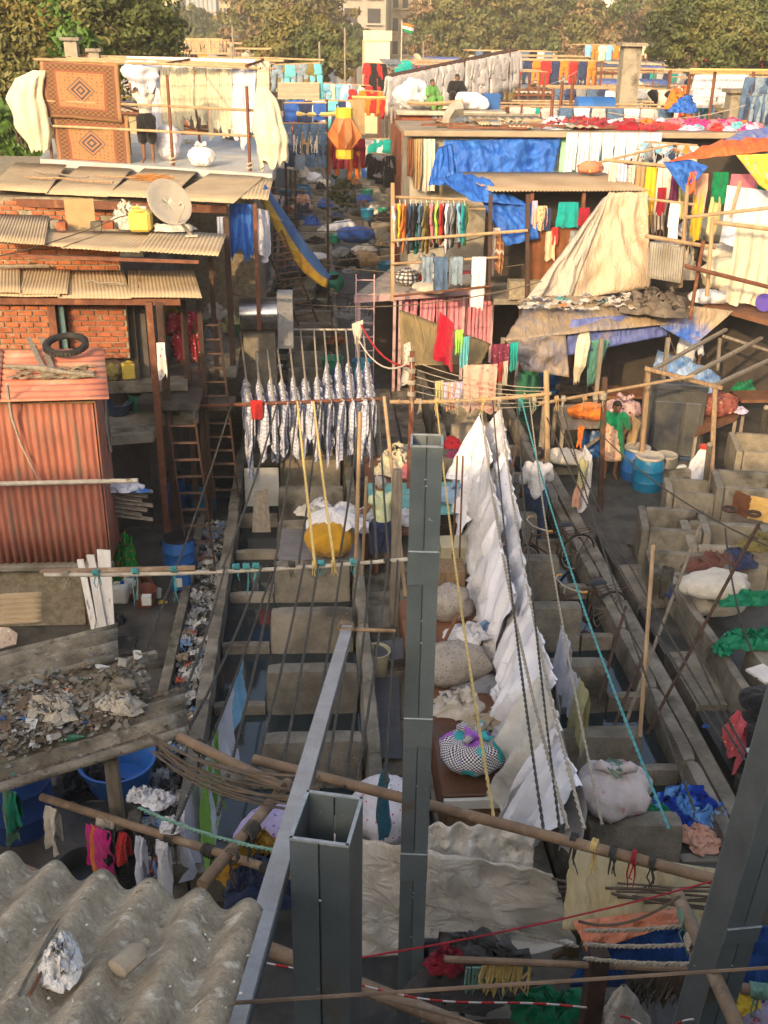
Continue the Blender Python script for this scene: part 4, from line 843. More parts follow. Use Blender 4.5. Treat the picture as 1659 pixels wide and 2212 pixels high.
# ================================================================ CENTRE
def patch(name, label, c, mat, sag=.1, amp=.04, fr=2., nu=22, nv=14, cat='tarp', group=None, parent=None, solid=.004, fold=0, ripple=(0, 0)):
    "cloth stretched between four points (a near-left, b near-right, c far-right, d far-left)"
    a, b, c_, d_ = [V(p) for p in c]; o = rnd(0, 60); nr = (b-a).cross(d_-a).normalized(); nr = nr if nr.z > 0 or abs(nr.z) < .15 else -nr
    asp = max(1, min(4, (b-a).length/max(.1, (d_-a).length)))
    def f(u, v):
        p = a.lerp(b, u).lerp(d_.lerp(c_, u), v); e = min(1, 6*min(u, 1-u, v, 1-v)+.15)
        s_ = 16*u*(1-u)*v*(1-v)
        p = p-Z*sag*s_+nr*(amp*e*(1.3*nz((u*fr*2*asp, v*fr*1.4, o))+.5*nz((u*fr*5*asp, v*fr*4, o+3))+.5-abs(nz((u*fr*3.1*asp+v*2, v*fr*1.2, o+9)))*1.6)+ripple[0]*math.sin(2*math.pi*ripple[1]*u+o+v)*(.3+.7*v))
        return p+(b-a)*.012*nz((0, v*9, o+7))+(d_-a)*.014*nz((u*9, 0, o+5))
    return MB().grid(f, nu, nv, (b-a).length, (d_-a).length).build(name, mat, parent, label, cat, group, solid=solid, ang=0)
ORD = ('first', 'second', 'third', 'fourth', 'fifth', 'sixth', 'seventh', 'eighth', 'ninth', 'tenth', 'eleventh', 'twelfth', 'thirteenth', 'fourteenth', 'fifteenth')
FP0, FP1 = D(420, 878, 17.4), D(822, 862, 17.5)                 # front pole of the shirt rack
BP0, BP1 = D(515, 712, 21.4), D(798, 712, 21.5)
rack = T('drying_rack', 'drying rack of two poles carrying the plaid shirts', 'drying rack', (FP0.x, 17.4, 0))
MB().tube([FP0, FP0.lerp(FP1, .5), FP1], .035, 8).build('front_pole', RUST, rack); MB().tube([BP0, BP1], .022, 8).build('back_pole', GI, rack)
for q in (FP0+V((.1, 0, 0)), ): MB().beam((q.x, q.y+.06, 0), q+V((0, .06, .1)), .07).build('post', RUSTD, rack, smooth=False)
PL = plaid('plaid_navy', (.56, .6, .72), (.17, .19, .31), 13, .2)
tops = [(527, 560), (565, 592), (598, 618), (632, 640), (668, 668), (705, 702), (742, 738), (778, 762), (815, 790), (848, 815), (880, 838), (910, 858)]
xs_f = [540, 566, 592, 617, 641, 665, 690, 714, 738, 761, 783, 803]; xs_b = [524, 553, 578, 600, 628, 655, 684, 706, 731, 753, 775, 790]
for i in range(12):
    a = D(xs_b[i]-6, 711, 21.45); b = D(xs_f[i], 873-(xs_f[i]-515)*.04, 17.45)
    rope('line_rope', ORD[i]+' pale rope of the plaid shirt rack counted from the left', a, b, .018, WROPE, .06, 6, 0, group='ropes of the plaid shirt rack')
    L = 8 if i < 7 else 11
    for j in range(L):
        f_ = .012+j*(.045 if i < 7 else .05); q = a.lerp(b, 1-f_); q.z -= .06*4*(1-f_)*f_; k_ = 1-.78*j/L
        d_ = V((rnd(.2, .75), -1, 0)).normalized()*(.08+.24*k_); sheet('shirt', 'navy and white plaid shirt pegged on the '+ORD[i]+' rope from the left', q-d_*.5, q+d_*.5, (.28+.72*k_)*rnd(.85, 1.15), PL, 1.3, .05, 'shirt', 'plaid shirts on the '+ORD[i]+' rope', hem=.5, gather=rnd(.2, .7), nu=10, nv=8, back=(.25+.5*k_)*rnd(.6, 1), irr=.4)
sheet('red_cloth', 'small red cloth over the front pole of the plaid shirt rack', D(541, 866, 17.35), D(566, 866, 17.35), .32, REDC, 1, .03, 'cloth', back=.2)
sheet('white_towel', 'grey-white towel over the back pole of the shirt rack', D(526, 705, 21.3), D(548, 705, 21.3), .35, OFFW, 2, .03, 'towel', back=.3); sheet('green_towel', 'green cloth on the left end of the back pole', D(502, 702, 21.3), D(522, 702, 21.3), .5, cloth('dull_green', (.1, .2, .12), .2), 2, .04, 'cloth', back=.3); sheet('black_cloth', 'black trousers hanging on the back pole of the shirt rack', D(565, 708, 21.3), D(600, 710, 21.3), .75, BLACKC, 2, .05, 'trousers', back=.4, hem=.3)
# white pole with coloured cords
WPZ = 2.4; W0p, W1p = G(95, 1242, WPZ), G(880, 1208, WPZ+.06)
wp = pole('white_pole', 'long whitish pole slung low across the left pens', W0p, W1p, .026, GI, bend=-.06); pole('brown_pipe', 'thicker brown pipe under the left end of the white pole', G(88, 1236, WPZ), G(420, 1236, WPZ+.02)+V((0, .1, .0)), .038, PIPE, cat='pipe')
def onW(x): return W0p.lerp(W1p, (x-95)/785)
for i, (x, m_, l) in enumerate(((140, WROPE, 'tangle of pale cord at the left end of the white pole'), (205, TROPE, 'teal cord wound near the left end of the white pole'), (288, TROPE, 'teal cord with a long tail left of the brown bucket'), (370, TROPE, 'teal cord wound on the white pole above the blue can'), (452, BLKROPE, 'dark cord wound on the white pole above the drain'), (505, TROPE, 'teal cord left of two others on the white pole'), (527, TROPE, 'middle teal cord of three on the white pole'), (548, TROPE, 'right teal cord of three on the white pole'), (625, BLKROPE, 'frayed dark cord under the mustard bundle'), (690, TROPE, 'teal cord between the two yellow ropes'), (760, TROPE, 'teal cord right of the yellow ropes'), (835, BLKROPE, 'dark cord near the right end of the white pole'))):
    lashing(onW(x), W1p-W0p, .03, m_, None, 5, .35 if x in (288, 527, 370) else .16, l)
# ropes from rack pole to white pole (yellow) and dark ones
for i, (a, b, m_, r_, l) in enumerate(((642, 675, YROPE, .02, 'left yellow rope between the rack and the white pole'), (677, 717, YROPE, .02, 'right yellow rope between the rack and the white pole'))):
    A_, B_ = D(a, 868, 17.4), onW(b)+V((0, -.02, .03)); rope('yellow_rope', l, A_, B_, r_, m_, .05, 8, .13)
    lashing(B_-Z*.03, W1p-W0p, .035, YROPE, None, 3, .14, 'yellow knot of the '+l.split()[0]+' yellow rope on the white pole')
for i, (a, b, l) in enumerate(((500, 300, 'leftmost dark rope falling from the rack towards the patio'), (598, 476, 'second dark rope from the rack to the white pole'), (642, 588, 'third dark rope from the rack to the white pole'), (690, 640, 'dark rope just left of the mustard bundle'), (780, 728, 'dark rope passing right of the yellow ropes'), (800, 812, 'dark rope beside the man in striped shirt'), (818, 838, 'dark rope at the right end of the rack'))):
    A_ = D(a, 872, 17.4); B_ = onW(b) if i else G(300, 1440, 1.2); rope('dark_rope', l, A_, B_, .017, BLKROPE, .12, 8, .12)
NP = [(375, 1530, 3.2), (470, 1800, 3.1), (540, 1560, 3.0)]
low = [(480, 370, 1560), (560, 398, 1590), (590, 470, 1760), (652, 540, 1700), (683, 600, 1700), (735, 655, 1690), (772, 700, 1700), (800, 745, 1700), (838, 770, 1690), (858, 832, 1690)]
for i, (a, x, y) in enumerate(low):
    rope('dark_rope', ORD[i]+' dark rope in front of the white pole counted from the left', onW(a), G(x, y, 3.0), .015, BLKROPE, .12, 8, .11, group='dark ropes in front of the white pole')
# cloths on the near left rope
LR0, LR1 = G(586, 1238, WPZ), G(372, 1800, 2.95)
def onL(t): return LR0.lerp(LR1, t)-Z*.1*4*t*(1-t)
rope('dark_rope', 'dark rope carrying the sky blue cloth', LR0, LR1, .014, BLKROPE, .1, 8, .1)
sheet('sky_blue_cloth', 'sky blue cloth hanging in a point over the left pens', onL(.39), onL(.53), .72, SKYC, 2, .05, 'cloth', hem=.35, drop2=.45)
sheet('white_cloth', 'white cloth hanging just below the sky blue cloth', onL(.52), onL(.68), .8, WHITEB, 2, .05, 'cloth', hem=.3, drop2=.6); sheet('lime_cloth', 'narrow lime green cloth between two white cloths', onL(.67), onL(.73), .9, LIME, 1, .04, 'cloth', hem=.2)
sheet('white_sheet', 'large white cloth hanging lowest on the rope with the sky blue cloth', onL(.71), onL(.93), 1.1, WHITEB, 3, .06, 'cloth', hem=.3, drop2=.7); sheet('lime_cloth', 'thin pale green cloth behind the lowest white cloth', onL(.8)+V((.08, .1, 0)), onL(.88)+V((.08, .1, 0)), 1.0, LIME, 1, .04, 'cloth', hem=.2)
# table with mustard bundle
t = T('laundry_table', 'low table covered with grey plastic under the mustard bundle', 'table', G(690, 1180, .8)-Z*.8)
q = [G(602, 1222, .82), G(778, 1217, .82), G(775, 1135, .82), G(610, 1138, .82)]
MB().poly(q, .04, (0, 0, -1)).build('tabletop', WOODB, t, smooth=False); MB().poly([p.lerp(sum(q, V())/4, -.015)+Z*.006 for p in q], .004, (0, 0, 1)).build('plastic_cover', M('grey_plastic_film', (.2, .19, .2), (.15, .145, .15), 2, .25, 0, .9, 6, bd=.05, spec=.5), t, smooth=False)
for p in q: MB().box(p.lerp(sum(q, V())/4, .06)+Z*(-.42), (.06, .06, .8)).build('leg', WOODB, t, smooth=False)
bundle('mustard_bundle', 'round mustard yellow cloth bundle on the plastic covered table', G(714, 1195, .83), .37, .56, MUST, False, lump=.08)
c0 = G(714, 1190, .83)+V((.03, .05, .52))
mb = MB(); mb.grid(lambda u, v: c0+V(((.08+.36*v*(1+.6*nz((math.cos(6.283*u)*1.6, math.sin(6.283*u)*1.6, 4))))*math.cos(6.283*u), (.06+.3*v*(1+.6*nz((math.cos(6.283*u)*1.6, math.sin(6.283*u)*1.6, 4))))*math.sin(6.283*u), .16-.26*v**1.6*(1+.7*nz((math.cos(6.283*u), math.sin(6.283*u), 9)))+.045*math.sin(u*6.283*13)*v)), 78, 8, 2, 1, True)
mb.tube([c0+Z*.1, c0+Z*.2], [.1, .06], 8); mb.build('white_laundry', WHITE, None, 'pleated white cloths gathered over the mustard bundle', 'cloth', ang=0)
for i, (x, y, r_, m_) in enumerate(((668, 1108, .22, OFFW), (690, 1095, .2, WHITE), (745, 1105, .22, WHITE))): crumple('white_cloth', ('cream end of cloth sticking out left of the pleated white cloths', 'white cloth folded at the back of the mustard bundle', 'white cloth lying right behind the mustard bundle')[i], G(x, y, 1.15), r_, r_*.7, .16, m_)
# boards and slabs on the left row
worn_box(G(565, 1030, .95)+V((0, 0, -.2)), (.62, .05, .75), .01, 160, .002).build('white_board', M('dull_white_panel', (.45, .46, .45), (.4, .4, .39)), None, 'plain dull white board standing behind the drying ropes', 'board')
MB().poly([D(545, 1150, 16.0), D(585, 1150, 16.0), D(578, 1060, 16.5), D(548, 1065, 16.5)], .05, (0, 1, .3)).build('old_plank', WOODG, None, 'rotten upright plank below the dull white board', 'plank', smooth=False)
# posts round the striped man
for a, b, Y0, Y1, r_, m_, l in (((778, 890), (768, 1245), 13.2, 13.3, .028, BAMBOO, 'thin bamboo pole left of the striped man'), ((792, 1030), (782, 1240), 13.5, 13.5, .022, BAMBOO, 'second thin bamboo pole left of the striped man'), ((830, 858), (876, 1290), 16.5, 13.6, .03, BAMBOO, 'tall leaning bamboo right of the striped man')):
    pole('bamboo_pole', l, D(*b, Y1), D(*a, Y0), r_, m_, knots=7)
a, b = D(848, 1012, 13.6), D(862, 1330, 13.6); worn_box(((a.x+b.x)/2, 13.6, a.z/2), (.15, .13, a.z), .03, 170, .02).build('timber_post', WOODG, None, 'thick weathered timber post beside the striped man', 'post')
p = D(772, 1140, 13.3)
# turquoise table with white cloths, wooden table and boxes in the middle
t = T('turquoise_table', 'turquoise planked table behind the grey column', 'table', G(900, 1085, .85)-Z*.85)
q = [G(795, 1112, .85), G(1010, 1108, .85), G(1000, 1040, .85), G(795, 1043, .85)]; TQ = M('turquoise_paint', (.16, .42, .43), (.12, .33, .35), 3, .5, 0, .2, 40, (.3, .3, .26), 2, .64, .74)
for i in range(5): MB().poly([q[0].lerp(q[3], i/5+.01), q[1].lerp(q[2], i/5+.01), q[1].lerp(q[2], (i+1)/5-.01), q[0].lerp(q[3], (i+1)/5-.01)], .03, (0, 0, -1)).build('plank', TQ, t, smooth=False)
for p in q: MB().box(p.lerp(sum(q, V())/4, .06)+Z*(-.44), (.07, .07, .82)).build('leg', WOODB, t, smooth=False)
t = T('ironing_table', 'brown wooden table with white cloths before the striped man', 'table', G(830, 1130, .85)-Z*.85)
q2 = [G(785, 1150, .85), G(950, 1150, .85), G(945, 1116, .85), G(785, 1118, .85)]; MB().poly(q2, .05, (0, 0, -1)).build('tabletop', WOODB, t, smooth=False)
for p in q2: MB().box(p.lerp(sum(q2, V())/4, .06)+Z*(-.45), (.07, .07, .8)).build('leg', WOODB, t, smooth=False)
for i, (x, y, r_, l) in enumerate(((795, 1115, .25, 'white cloth heap left of the striped man'), (880, 1125, .28, 'white cloth spread right of the striped man'), (800, 1145, .2, 'white shirt hanging over the table edge beside the striped man'))): crumple('white_cloth', l, G(x, y, .86), r_, r_*.8, .18, WHITE)
bundle('blue_bundle', 'pale blue tied bundle on the turquoise table', G(985, 1085, .86), .27, .28, cloth('pale_blue', (.28, .42, .62), .1), True)
for i, (x, y, z_, rx, h, m_, l) in enumerate(((875, 985, 1.0, .3, .3, OFFW, 'off-white cloth heap behind the turquoise table'), (850, 1020, .9, .35, .5, CREAM, 'cream cloth draped over the board behind the striped man'), (890, 1030, .9, .2, .4, PINK, 'pink cloth hanging beside the column top'), (975, 965, 1.1, .25, .2, MAROON, 'maroon patterned cloth near the column top'), (985, 985, 1.0, .2, .15, PLUM, 'purple cloth below the maroon cloth'))): crumple('cloth_heap', l, G(x, y, z_), rx, rx*.6, h, m_)
MB().poly([G(790, 1050, .75), G(905, 1050, .75), G(905, 985, .8), G(785, 985, .8)], .05, (0, 0, -1)).build('wooden_platform', WOODB, None, 'brown wooden platform behind the turquoise table', 'platform', smooth=False)
for i, (x0, x1, y0, h, m_, l) in enumerate(((955, 1000, 1190, .55, CREAMP, 'cream wooden box right of the grey column'), (950, 985, 1240, .5, WOOD, 'open wooden crate below the cream box'))):
    p = G((x0+x1)/2, y0, .6); tb('wooden_box', m_, None, (p.x-.22, p.x+.25), (p.y-.2, p.y+.25), (.15, .6+h*.3), .01, label=l, cat='box')
# horizontal bamboo with ropes that carries the white sheets
HB0, HB1 = D(842, 868, 17.3), D(1310, 858, 17.7)
HP = pole('bamboo_pole', 'long bamboo pole that holds the ropes of the white sheets', HB0, D(1190, 850, 17.6), .035, BAMBOO, bend=-.05, knots=9); pole('bamboo_pole', 'bamboo pole running on to the steel post by the woman', D(1165, 872, 17.55), D(1500, 812, 18.6), .03, BAMBOO, knots=7)
MB().beam((D(890, 850, 17.3).x, 17.35, 0), D(891, 760, 17.35), .09).build('steel_post', RUST, None, 'rusty post wrapped in pale rope above the grey column', 'post', smooth=False)
for i, y_ in enumerate((775, 800, 825, 850)): lashing(D(889, y_, 17.3), Z, .06, WROPE, None, 5, .25, ORD[i]+' coil of pale rope down the rusty post', group='coils on the rusty post')
pole('short_post', 'short bamboo post standing where the pole ropes meet', D(1183, 1000, 17.6), D(1180, 800, 17.6), .05, BAMBOO)
MB().beam((D(1180, 850, 17.6).x-.02, 17.66, 0), D(1178, 860, 17.66), .08).build('timber_post', WOODG, None, 'timber post under the rope knots left of the yard', 'post', smooth=False)
for i, x in enumerate((905, 940, 985, 1015, 1040, 1075, 1120, 1150, 1200, 1215, 1262, 1285)): lashing(HB0.lerp(HB1, (x-842)/468)+Z*.0, HB1-HB0, .04, (WROPE, YROPE, BAMBOO, TROPE)[(0, 1, 0, 0, 1, 0, 3, 0, 2, 0, 2, 0)[i]], None, 4, .22, ORD[i]+' cord knot along the bamboo above the white sheets', group='cord knots along the bamboo')
S0, S1 = D(1040, 892, 17.2), G(1226, 1790, 2.55); S2, S3 = D(1082, 885, 17.3), G(1262, 1790, 2.55)
def onS(k_, t): a, b = ((S0, S1), (S2, S3))[k_]; return a.lerp(b, t)-Z*.45*4*t*(1-t)
rope('sheet_rope', 'twisted white rope left of the white sheets', S0, S1, .018, WROPE, .45, 14, .12); rope('sheet_rope', 'twisted white rope carrying the white sheets', S2, S3, .018, WROPE, .45, 14, .12)
for i, (x0, x1, m_, r_, l) in enumerate(((1122, 1445, TROPE, .014, 'teal rope running along the right of the white sheets'), (1140, 1300, WROPE, .013, 'pale rope right of the teal rope'), (1112, 1210, BLKROPE, .013, 'dark and white rope along the sheets'), (1060, 1175, BLKROPE, .015, 'black and white rope left of the patterned bundle'), (940, 1068, YROPE, .016, 'yellow rope falling past the patterned bundle'))):
    A_ = HB0.lerp(HB1, (min(x0, 1300)-842)/468); yy = (1790, 1780, 1800, 1800, 1775)[i]; rope('long_rope', l, A_, G(x1, yy, 2.5), r_, m_, .3, 14, .12)
def bigsheet(k_, t0, t1, drop, m_, l, d2=None): return sheet('bed_sheet', l, onS(k_, t0)-V((rnd(.0, .1), 0, .02)), onS(k_, t1)+V((rnd(0, .1), 0, 0)), drop, m_, 3.4*(t1-t0)/.2, .13, 'bed sheet', 'white bed sheets on the ropes', back=drop*.8, hem=.2, drop2=d2, nv=16, nu=50, gap=.07, flare=rnd(.15, .4), irr=.5)
# small blue laundry print on the sheets
k = N('stamped_white'); co = k.co(); vo = k.n('ShaderNodeTexVoronoi'); vo.inputs['Scale'].default_value = 2.2; tc = k.n('ShaderNodeTexCoord'); mp = k.n('ShaderNodeMapping'); mp.inputs[3].default_value = (1, 6, 1); k.l(tc.outputs['UV'], mp.inputs[0]); k.l(mp.outputs[0], vo.inputs['Vector'])
c = k.mix(k.math('MULTIPLY', k.ramp(vo.outputs['Distance'], .1, .12, (1, 1, 1), (0, 0, 0)), k.math('MULTIPLY', k.math('GREATER_THAN', k.noise(mp.outputs[0], 26, 1), .5), .7)), (.85, .85, .9), (.12, .17, .5)); STAMP = k.done(k.mix(1., c, k.ramp(k.noise(co, 3, 5, .6), .3, .7, (.9, .9, .9), (1.04, 1.04, 1.04)), 'MULTIPLY'), .95, 0, k.noise(co, 14, 5, .7, .6), .6, .04, .1)
ww = ('at the bamboo pole', 'second from the bamboo pole', 'third from the bamboo pole', 'fourth from the bamboo pole', 'fifth from the bamboo pole', 'sixth from the bamboo pole', 'behind the pole crossing the sheets', 'above the printed sheets', 'nearest the patterned bundle')
for i, (k_, t0, t1, h, h2, m_) in enumerate(((1, .0, .17, .95, 1.4, WHITE), (1, .15, .36, 1.55, 1.65, STAMP), (1, .34, .57, 1.7, 1.75, WHITE), (1, .55, .76, 1.7, 1.6, STAMP), (0, .0, .16, 1.2, 1.45, STAMP), (0, .14, .36, 1.55, 1.6, WHITE), (0, .34, .55, 1.6, 1.35, STAMP))): bigsheet(k_, t0, t1, h, m_, 'long white sheet on the '+('left', 'right')[k_]+' rope, '+ww[i % 4], h2)
bigsheet(1, .74, .85, 1.35, cloth('warm_white', (.8, .78, .72), .06, 1.5, .12), 'cream tinted sheet swelling at the near end of the ropes', 1.2); bigsheet(1, .84, .94, 1.35, STAMP, 'printed white sheet nearest the camera on the ropes', .9)
for i, (x, y, Y_, h, m_, l) in enumerate(((1218, 1352, 11.0, .75, WHITEB, 'small white cloth on the teal rope'), (1240, 1440, 10.4, .5, WHITEB, 'small white cloth below another on the teal rope'), (1258, 1462, 10.0, .85, PALEY, 'pale yellow cloth hanging from the teal rope'))):
    a = D(x-8, y, Y_+.25); b = D(x+14, y+38, Y_-.3); sheet('small_cloth', l, a, b, h, m_, 2, .05, 'cloth', hem=.3, back=h*.6)
pole('prop_pole', 'dark prop pole leaning across the white sheets', G(1030, 1315, .2), D(1118, 960, 15.2), .022, RUSTD); pole('prop_pole', 'dark stick leaning by the white shirts on the sacks', G(938, 1430, .9), G(990, 1325, 1.6), .025, WOODB)
for i, x in enumerate((975, 985)): pole('thin_stick', ('left', 'right')[i]+' thin brown stick right of the column', G(975+i*16, 1250, .3), D(988+i*12, 985, 14.5), .014, WOODB)
# near bench: cabinet with printed bundle
cb0, cb1 = G(958, 1718, .92), G(1138, 1712, .92); cy0 = cb0.y; cy1 = G(950, 1560, .92).y
t = T('wooden_cabinet', 'brown wooden cabinet below the checked bundle with a white strip', 'cabinet', (1.8, (cy0+cy1)/2, 0))
tb('carcass', WOODB, t, (cb0.x+.02, cb1.x), (cy0+.03, cy1), (.1, .9), .01); tb('top', M('cabinet_top', (.16, .075, .04), (.1, .05, .03), 2, .4), t, (cb0.x-.01, cb1.x+.02), (cy0-.02, cy1+.04), (.9, .935), .01)
tb('front_panel', M('carton_board', (.3, .18, .09), (.24, .14, .07), 3), t, (cb0.x+.06, cb1.x-.04), (cy0-.0, cy0+.024), (.3, .8)); tb('white_strip', WHP, t, (cb0.x, cb1.x+.03), (cy0-.07, cy0-.022), (.78, .9), .004); tb('drawer_front', WOOD, t, (cb0.x+.06, cb1.x-.04), (cy0-.004, cy0+.022), (.12, .28), .006)
cu = bpy.data.curves.new('panel_lettering', 'FONT'); cu.body = 'OORFOORFO'; cu.size = .2; cu.extrude = .001; ob0 = bpy.data.objects.new('tmp', cu); COL.objects.link(ob0); me_ = bpy.data.meshes.new_from_object(ob0.evaluated_get(bpy.context.evaluated_depsgraph_get())); bpy.data.objects.remove(ob0); ob = bpy.data.objects.new('panel_lettering', me_); COL.objects.link(ob); ob.parent = t; ob.location = V((cb0.x+.1, cy0-.005, .6))-ORG[t]; ob.rotation_euler = (R(90), 0, 0); ob.scale = (.62, .75, 1); me_.materials.clear(); me_.materials.append(M('faint_ink', (.14, .08, .04), (.11, .06, .03)))
k = N('checked_floral'); tc = k.n('ShaderNodeTexCoord'); ck = k.n('ShaderNodeTexChecker'); ck.inputs['Scale'].default_value = 46; k.l(tc.outputs['UV'], ck.inputs['Vector']); co = k.co()
vo = k.n('ShaderNodeTexVoronoi'); vo.inputs['Scale'].default_value = 4.2; k.l(co, vo.inputs['Vector']); sx_ = k.n('ShaderNodeSeparateColor'); k.l(vo.outputs['Color'], sx_.inputs[0]); w = k.noise(co, 24, 3)
c = k.mix(ck.outputs['Fac'], (.75, .74, .76), (.03, .03, .05)); dd_ = k.math('ADD', vo.outputs['Distance'], k.math('MULTIPLY', k.math('SUBTRACT', w, .5), .3))
c = k.mix(k.ramp(dd_, .4, .44, (1, 1, 1), (0, 0, 0)), c, k.ramp(sx_.outputs[0], .45, .5, (.38, .14, .55), (.06, .42, .45))); c = k.mix(k.ramp(dd_, .1, .13, (1, 1, 1), (0, 0, 0)), c, (.12, .05, .25)); CHK = k.done(c, .95, 0, k.noise(co, 10, 5, .7), .6, .04, .1)
ck_c = G(1020, 1660, .94); bundle('checked_bundle', 'bundle of black and white checked cloth with purple and teal flowers', ck_c, .34, .42, CHK, True, sq=.8, ears=4)
for i, (x, y, z_, rx, ry, h, m_, l) in enumerate(((985, 1530, .95, .32, .2, .24, OFFW, 'heap of off-white clothes behind the checked bundle'), (1055, 1562, .95, .34, .16, .14, cloth('beige_cloth', (.52, .44, .31), .15), 'beige cloth lying behind the checked bundle'), (1010, 1375, 1.15, .3, .2, .2, WHITE, 'white shirts thrown over the printed sack'), (1060, 1360, 1.1, .2, .2, .12, cloth('pale_blue', (.28, .42, .62)), 'pale blue cloth beside the white shirts on the sack'))): crumple('cloth_heap', l, G(x, y, z_), rx, ry, h, m_, sharp=1.3)
FS = printed('grey_floral', (.36, .33, .29), [(.2, .17, .14), (.28, .22, .18)], 26, .3)
bundle('printed_sack', 'large sack with small brown flowers behind the clothes heap', G(970, 1470, .7), .42, .55, FS, False, sq=.75, lump=.14); bundle('printed_sack', 'second flowered sack standing farther back beside the column', G(965, 1335, .7), .36, .5, FS, False, sq=.7, lump=.14)
tb('bench', WOODB, None, (1.15, 2.25), (cy1+.06, cy1+3.3), (.3, .72), .02, label='long dark wooden bench under the sacks', cat='bench'); crumple('dark_cloth', 'dark grey checked cloth under the flowered sack', G(1030, 1475, .74), .4, .25, .1, GREYC, 'cloth'); crumple('green_scrap', 'small green cloth at the corner of the flowered sack', G(945, 1470, .78), .14, .08, .05, GREENC)
# walkway slabs, bucket, grey sheet
tub('cream bucket on the walkway beside the leaning grey bar', G(812, 1455, .25), .19, .38, CREAMP, 'plastic_bucket', 'bucket', .8)
MB().poly([G(788, 1640, .3), G(868, 1640, .3), G(862, 1465, .3), G(782, 1465, .3)], .015, (0, 0, 1)).build('rubber_sheet', M('dark_slate', (.1, .1, .11), (.07, .07, .075), 3, .45), None, 'dark grey sheet lying on the walkway by the column', 'sheet', smooth=False)
MB().poly([G(815, 1432, .5), G(872, 1425, .5), G(872, 1380, .6), G(808, 1390, .6)], .02, (0, 0, 1)).build('slate_board', M('dark_slate', (.1, .1, .11)), None, 'small dark board above the cream bucket', 'board', smooth=False)
sheet('teal_cloth', 'dark teal cloth hanging left of the grey column', G(836, 1640, 2.3), G(838, 1700, 2.3), .8, DKTEAL, 1, .05, 'cloth', hem=.3, drop2=.6)
bundle('pink_bundle', 'white bundle with pink dots half hidden by the grey column', G(842, 1800, .9), .38, .6, printed('pink_dots', (.74, .7, .72), [(.6, .12, .2)], 15, .2), False); bundle('purple_bundle', 'lavender flowered bundle left of the open column', G(600, 1860, .9), .36, .55, printed('lavender_dots', (.6, .5, .72), [(.35, .2, .5), (.45, .3, .6)], 16, .28), False)
# ================================================================ RIGHT SIDE
# --- pens on the right: poles, bundles, clothes
for i, (a, za, b, zb, r_, m_, l) in enumerate((((1382, 1592), .9, (1411, 1178), 2.6, .026, BAMBOO, 'pale peeled pole standing in the right pen'), ((1345, 1580), .7, (1515, 1130), 2.6, .022, WOODG, 'thin grey pole leaning right of the peeled pole'), ((1398, 1585), .7, (1640, 1130), 3.2, .02, RUSTD, 'long dark pole leaning over the right drain'), ((1292, 1520), .7, (1352, 1310), 1.5, .02, RUSTD, 'dark stick in the muddy pen'), ((1320, 1585), .7, (1398, 1400), 1.3, .02, RUSTD, 'short brown stick by the peeled pole'))):
    pole('leaning_pole', l, G(*a, za), G(*b, zb), r_, m_, knots=0, bend=.03)
lashing(G(1408, 1222, 2.4), Z, .03, BLKROPE, None, 3, .06, 'dark cord tied round the peeled pole')
bundle('pink_bundle', 'pinkish white bundle tied with green cord on the right pen', G(1318, 1745, .92), .36, .46, printed('pinkish', (.6, .54, .52), [(.55, .28, .28), (.5, .42, .4)], 6, .35), True, ears=2, lump=.16)
mb = MB()
for i in range(14): a = rnd(0, 6.3); q = G(1325, 1660, 1.4); mb.tube([q, q+V((math.cos(a)*.1, math.sin(a)*.1, .06)), q+V((math.cos(a+1)*.14, math.sin(a+1)*.14, -.02))], .009, 4)
mb.build('cord_knot', GROPE, None, 'green cord knot on top of the pinkish bundle', 'cord')
BW = printed('blue_wash', (.02, .06, .42), [(.1, .28, .62), (.03, .12, .55), (.16, .36, .7)], 4, .55)
for i, (x, y, rx, ry, h, m_, l, z_) in enumerate(((1475, 1760, .42, .3, .3, BW, 'blue washing heaped in the near right pen', .45), (1410, 1775, .3, .2, .2, GREENC, 'dark green washing left of the blue heap', .45), (1430, 1800, .3, .14, .14, PEACH, 'peach cloth below the green washing', .45), (1512, 1810, .22, .24, .1, PEACH, 'peach shirt lying flat right of the blue heap', .45), (1550, 1770, .16, .2, .12, cloth('pale_blue', (.28, .42, .62)), 'pale blue end of the blue washing', .45))): crumple('wet_washing', l, G(x, y, z_), rx, ry, h, m_, sharp=1.5)
worn_box((3.85, 8.6, .2), (.9, 1.2, .4), .04, 180).build('pen_floor', CONCD, None, 'dark slab floor under the blue washing', 'slab')
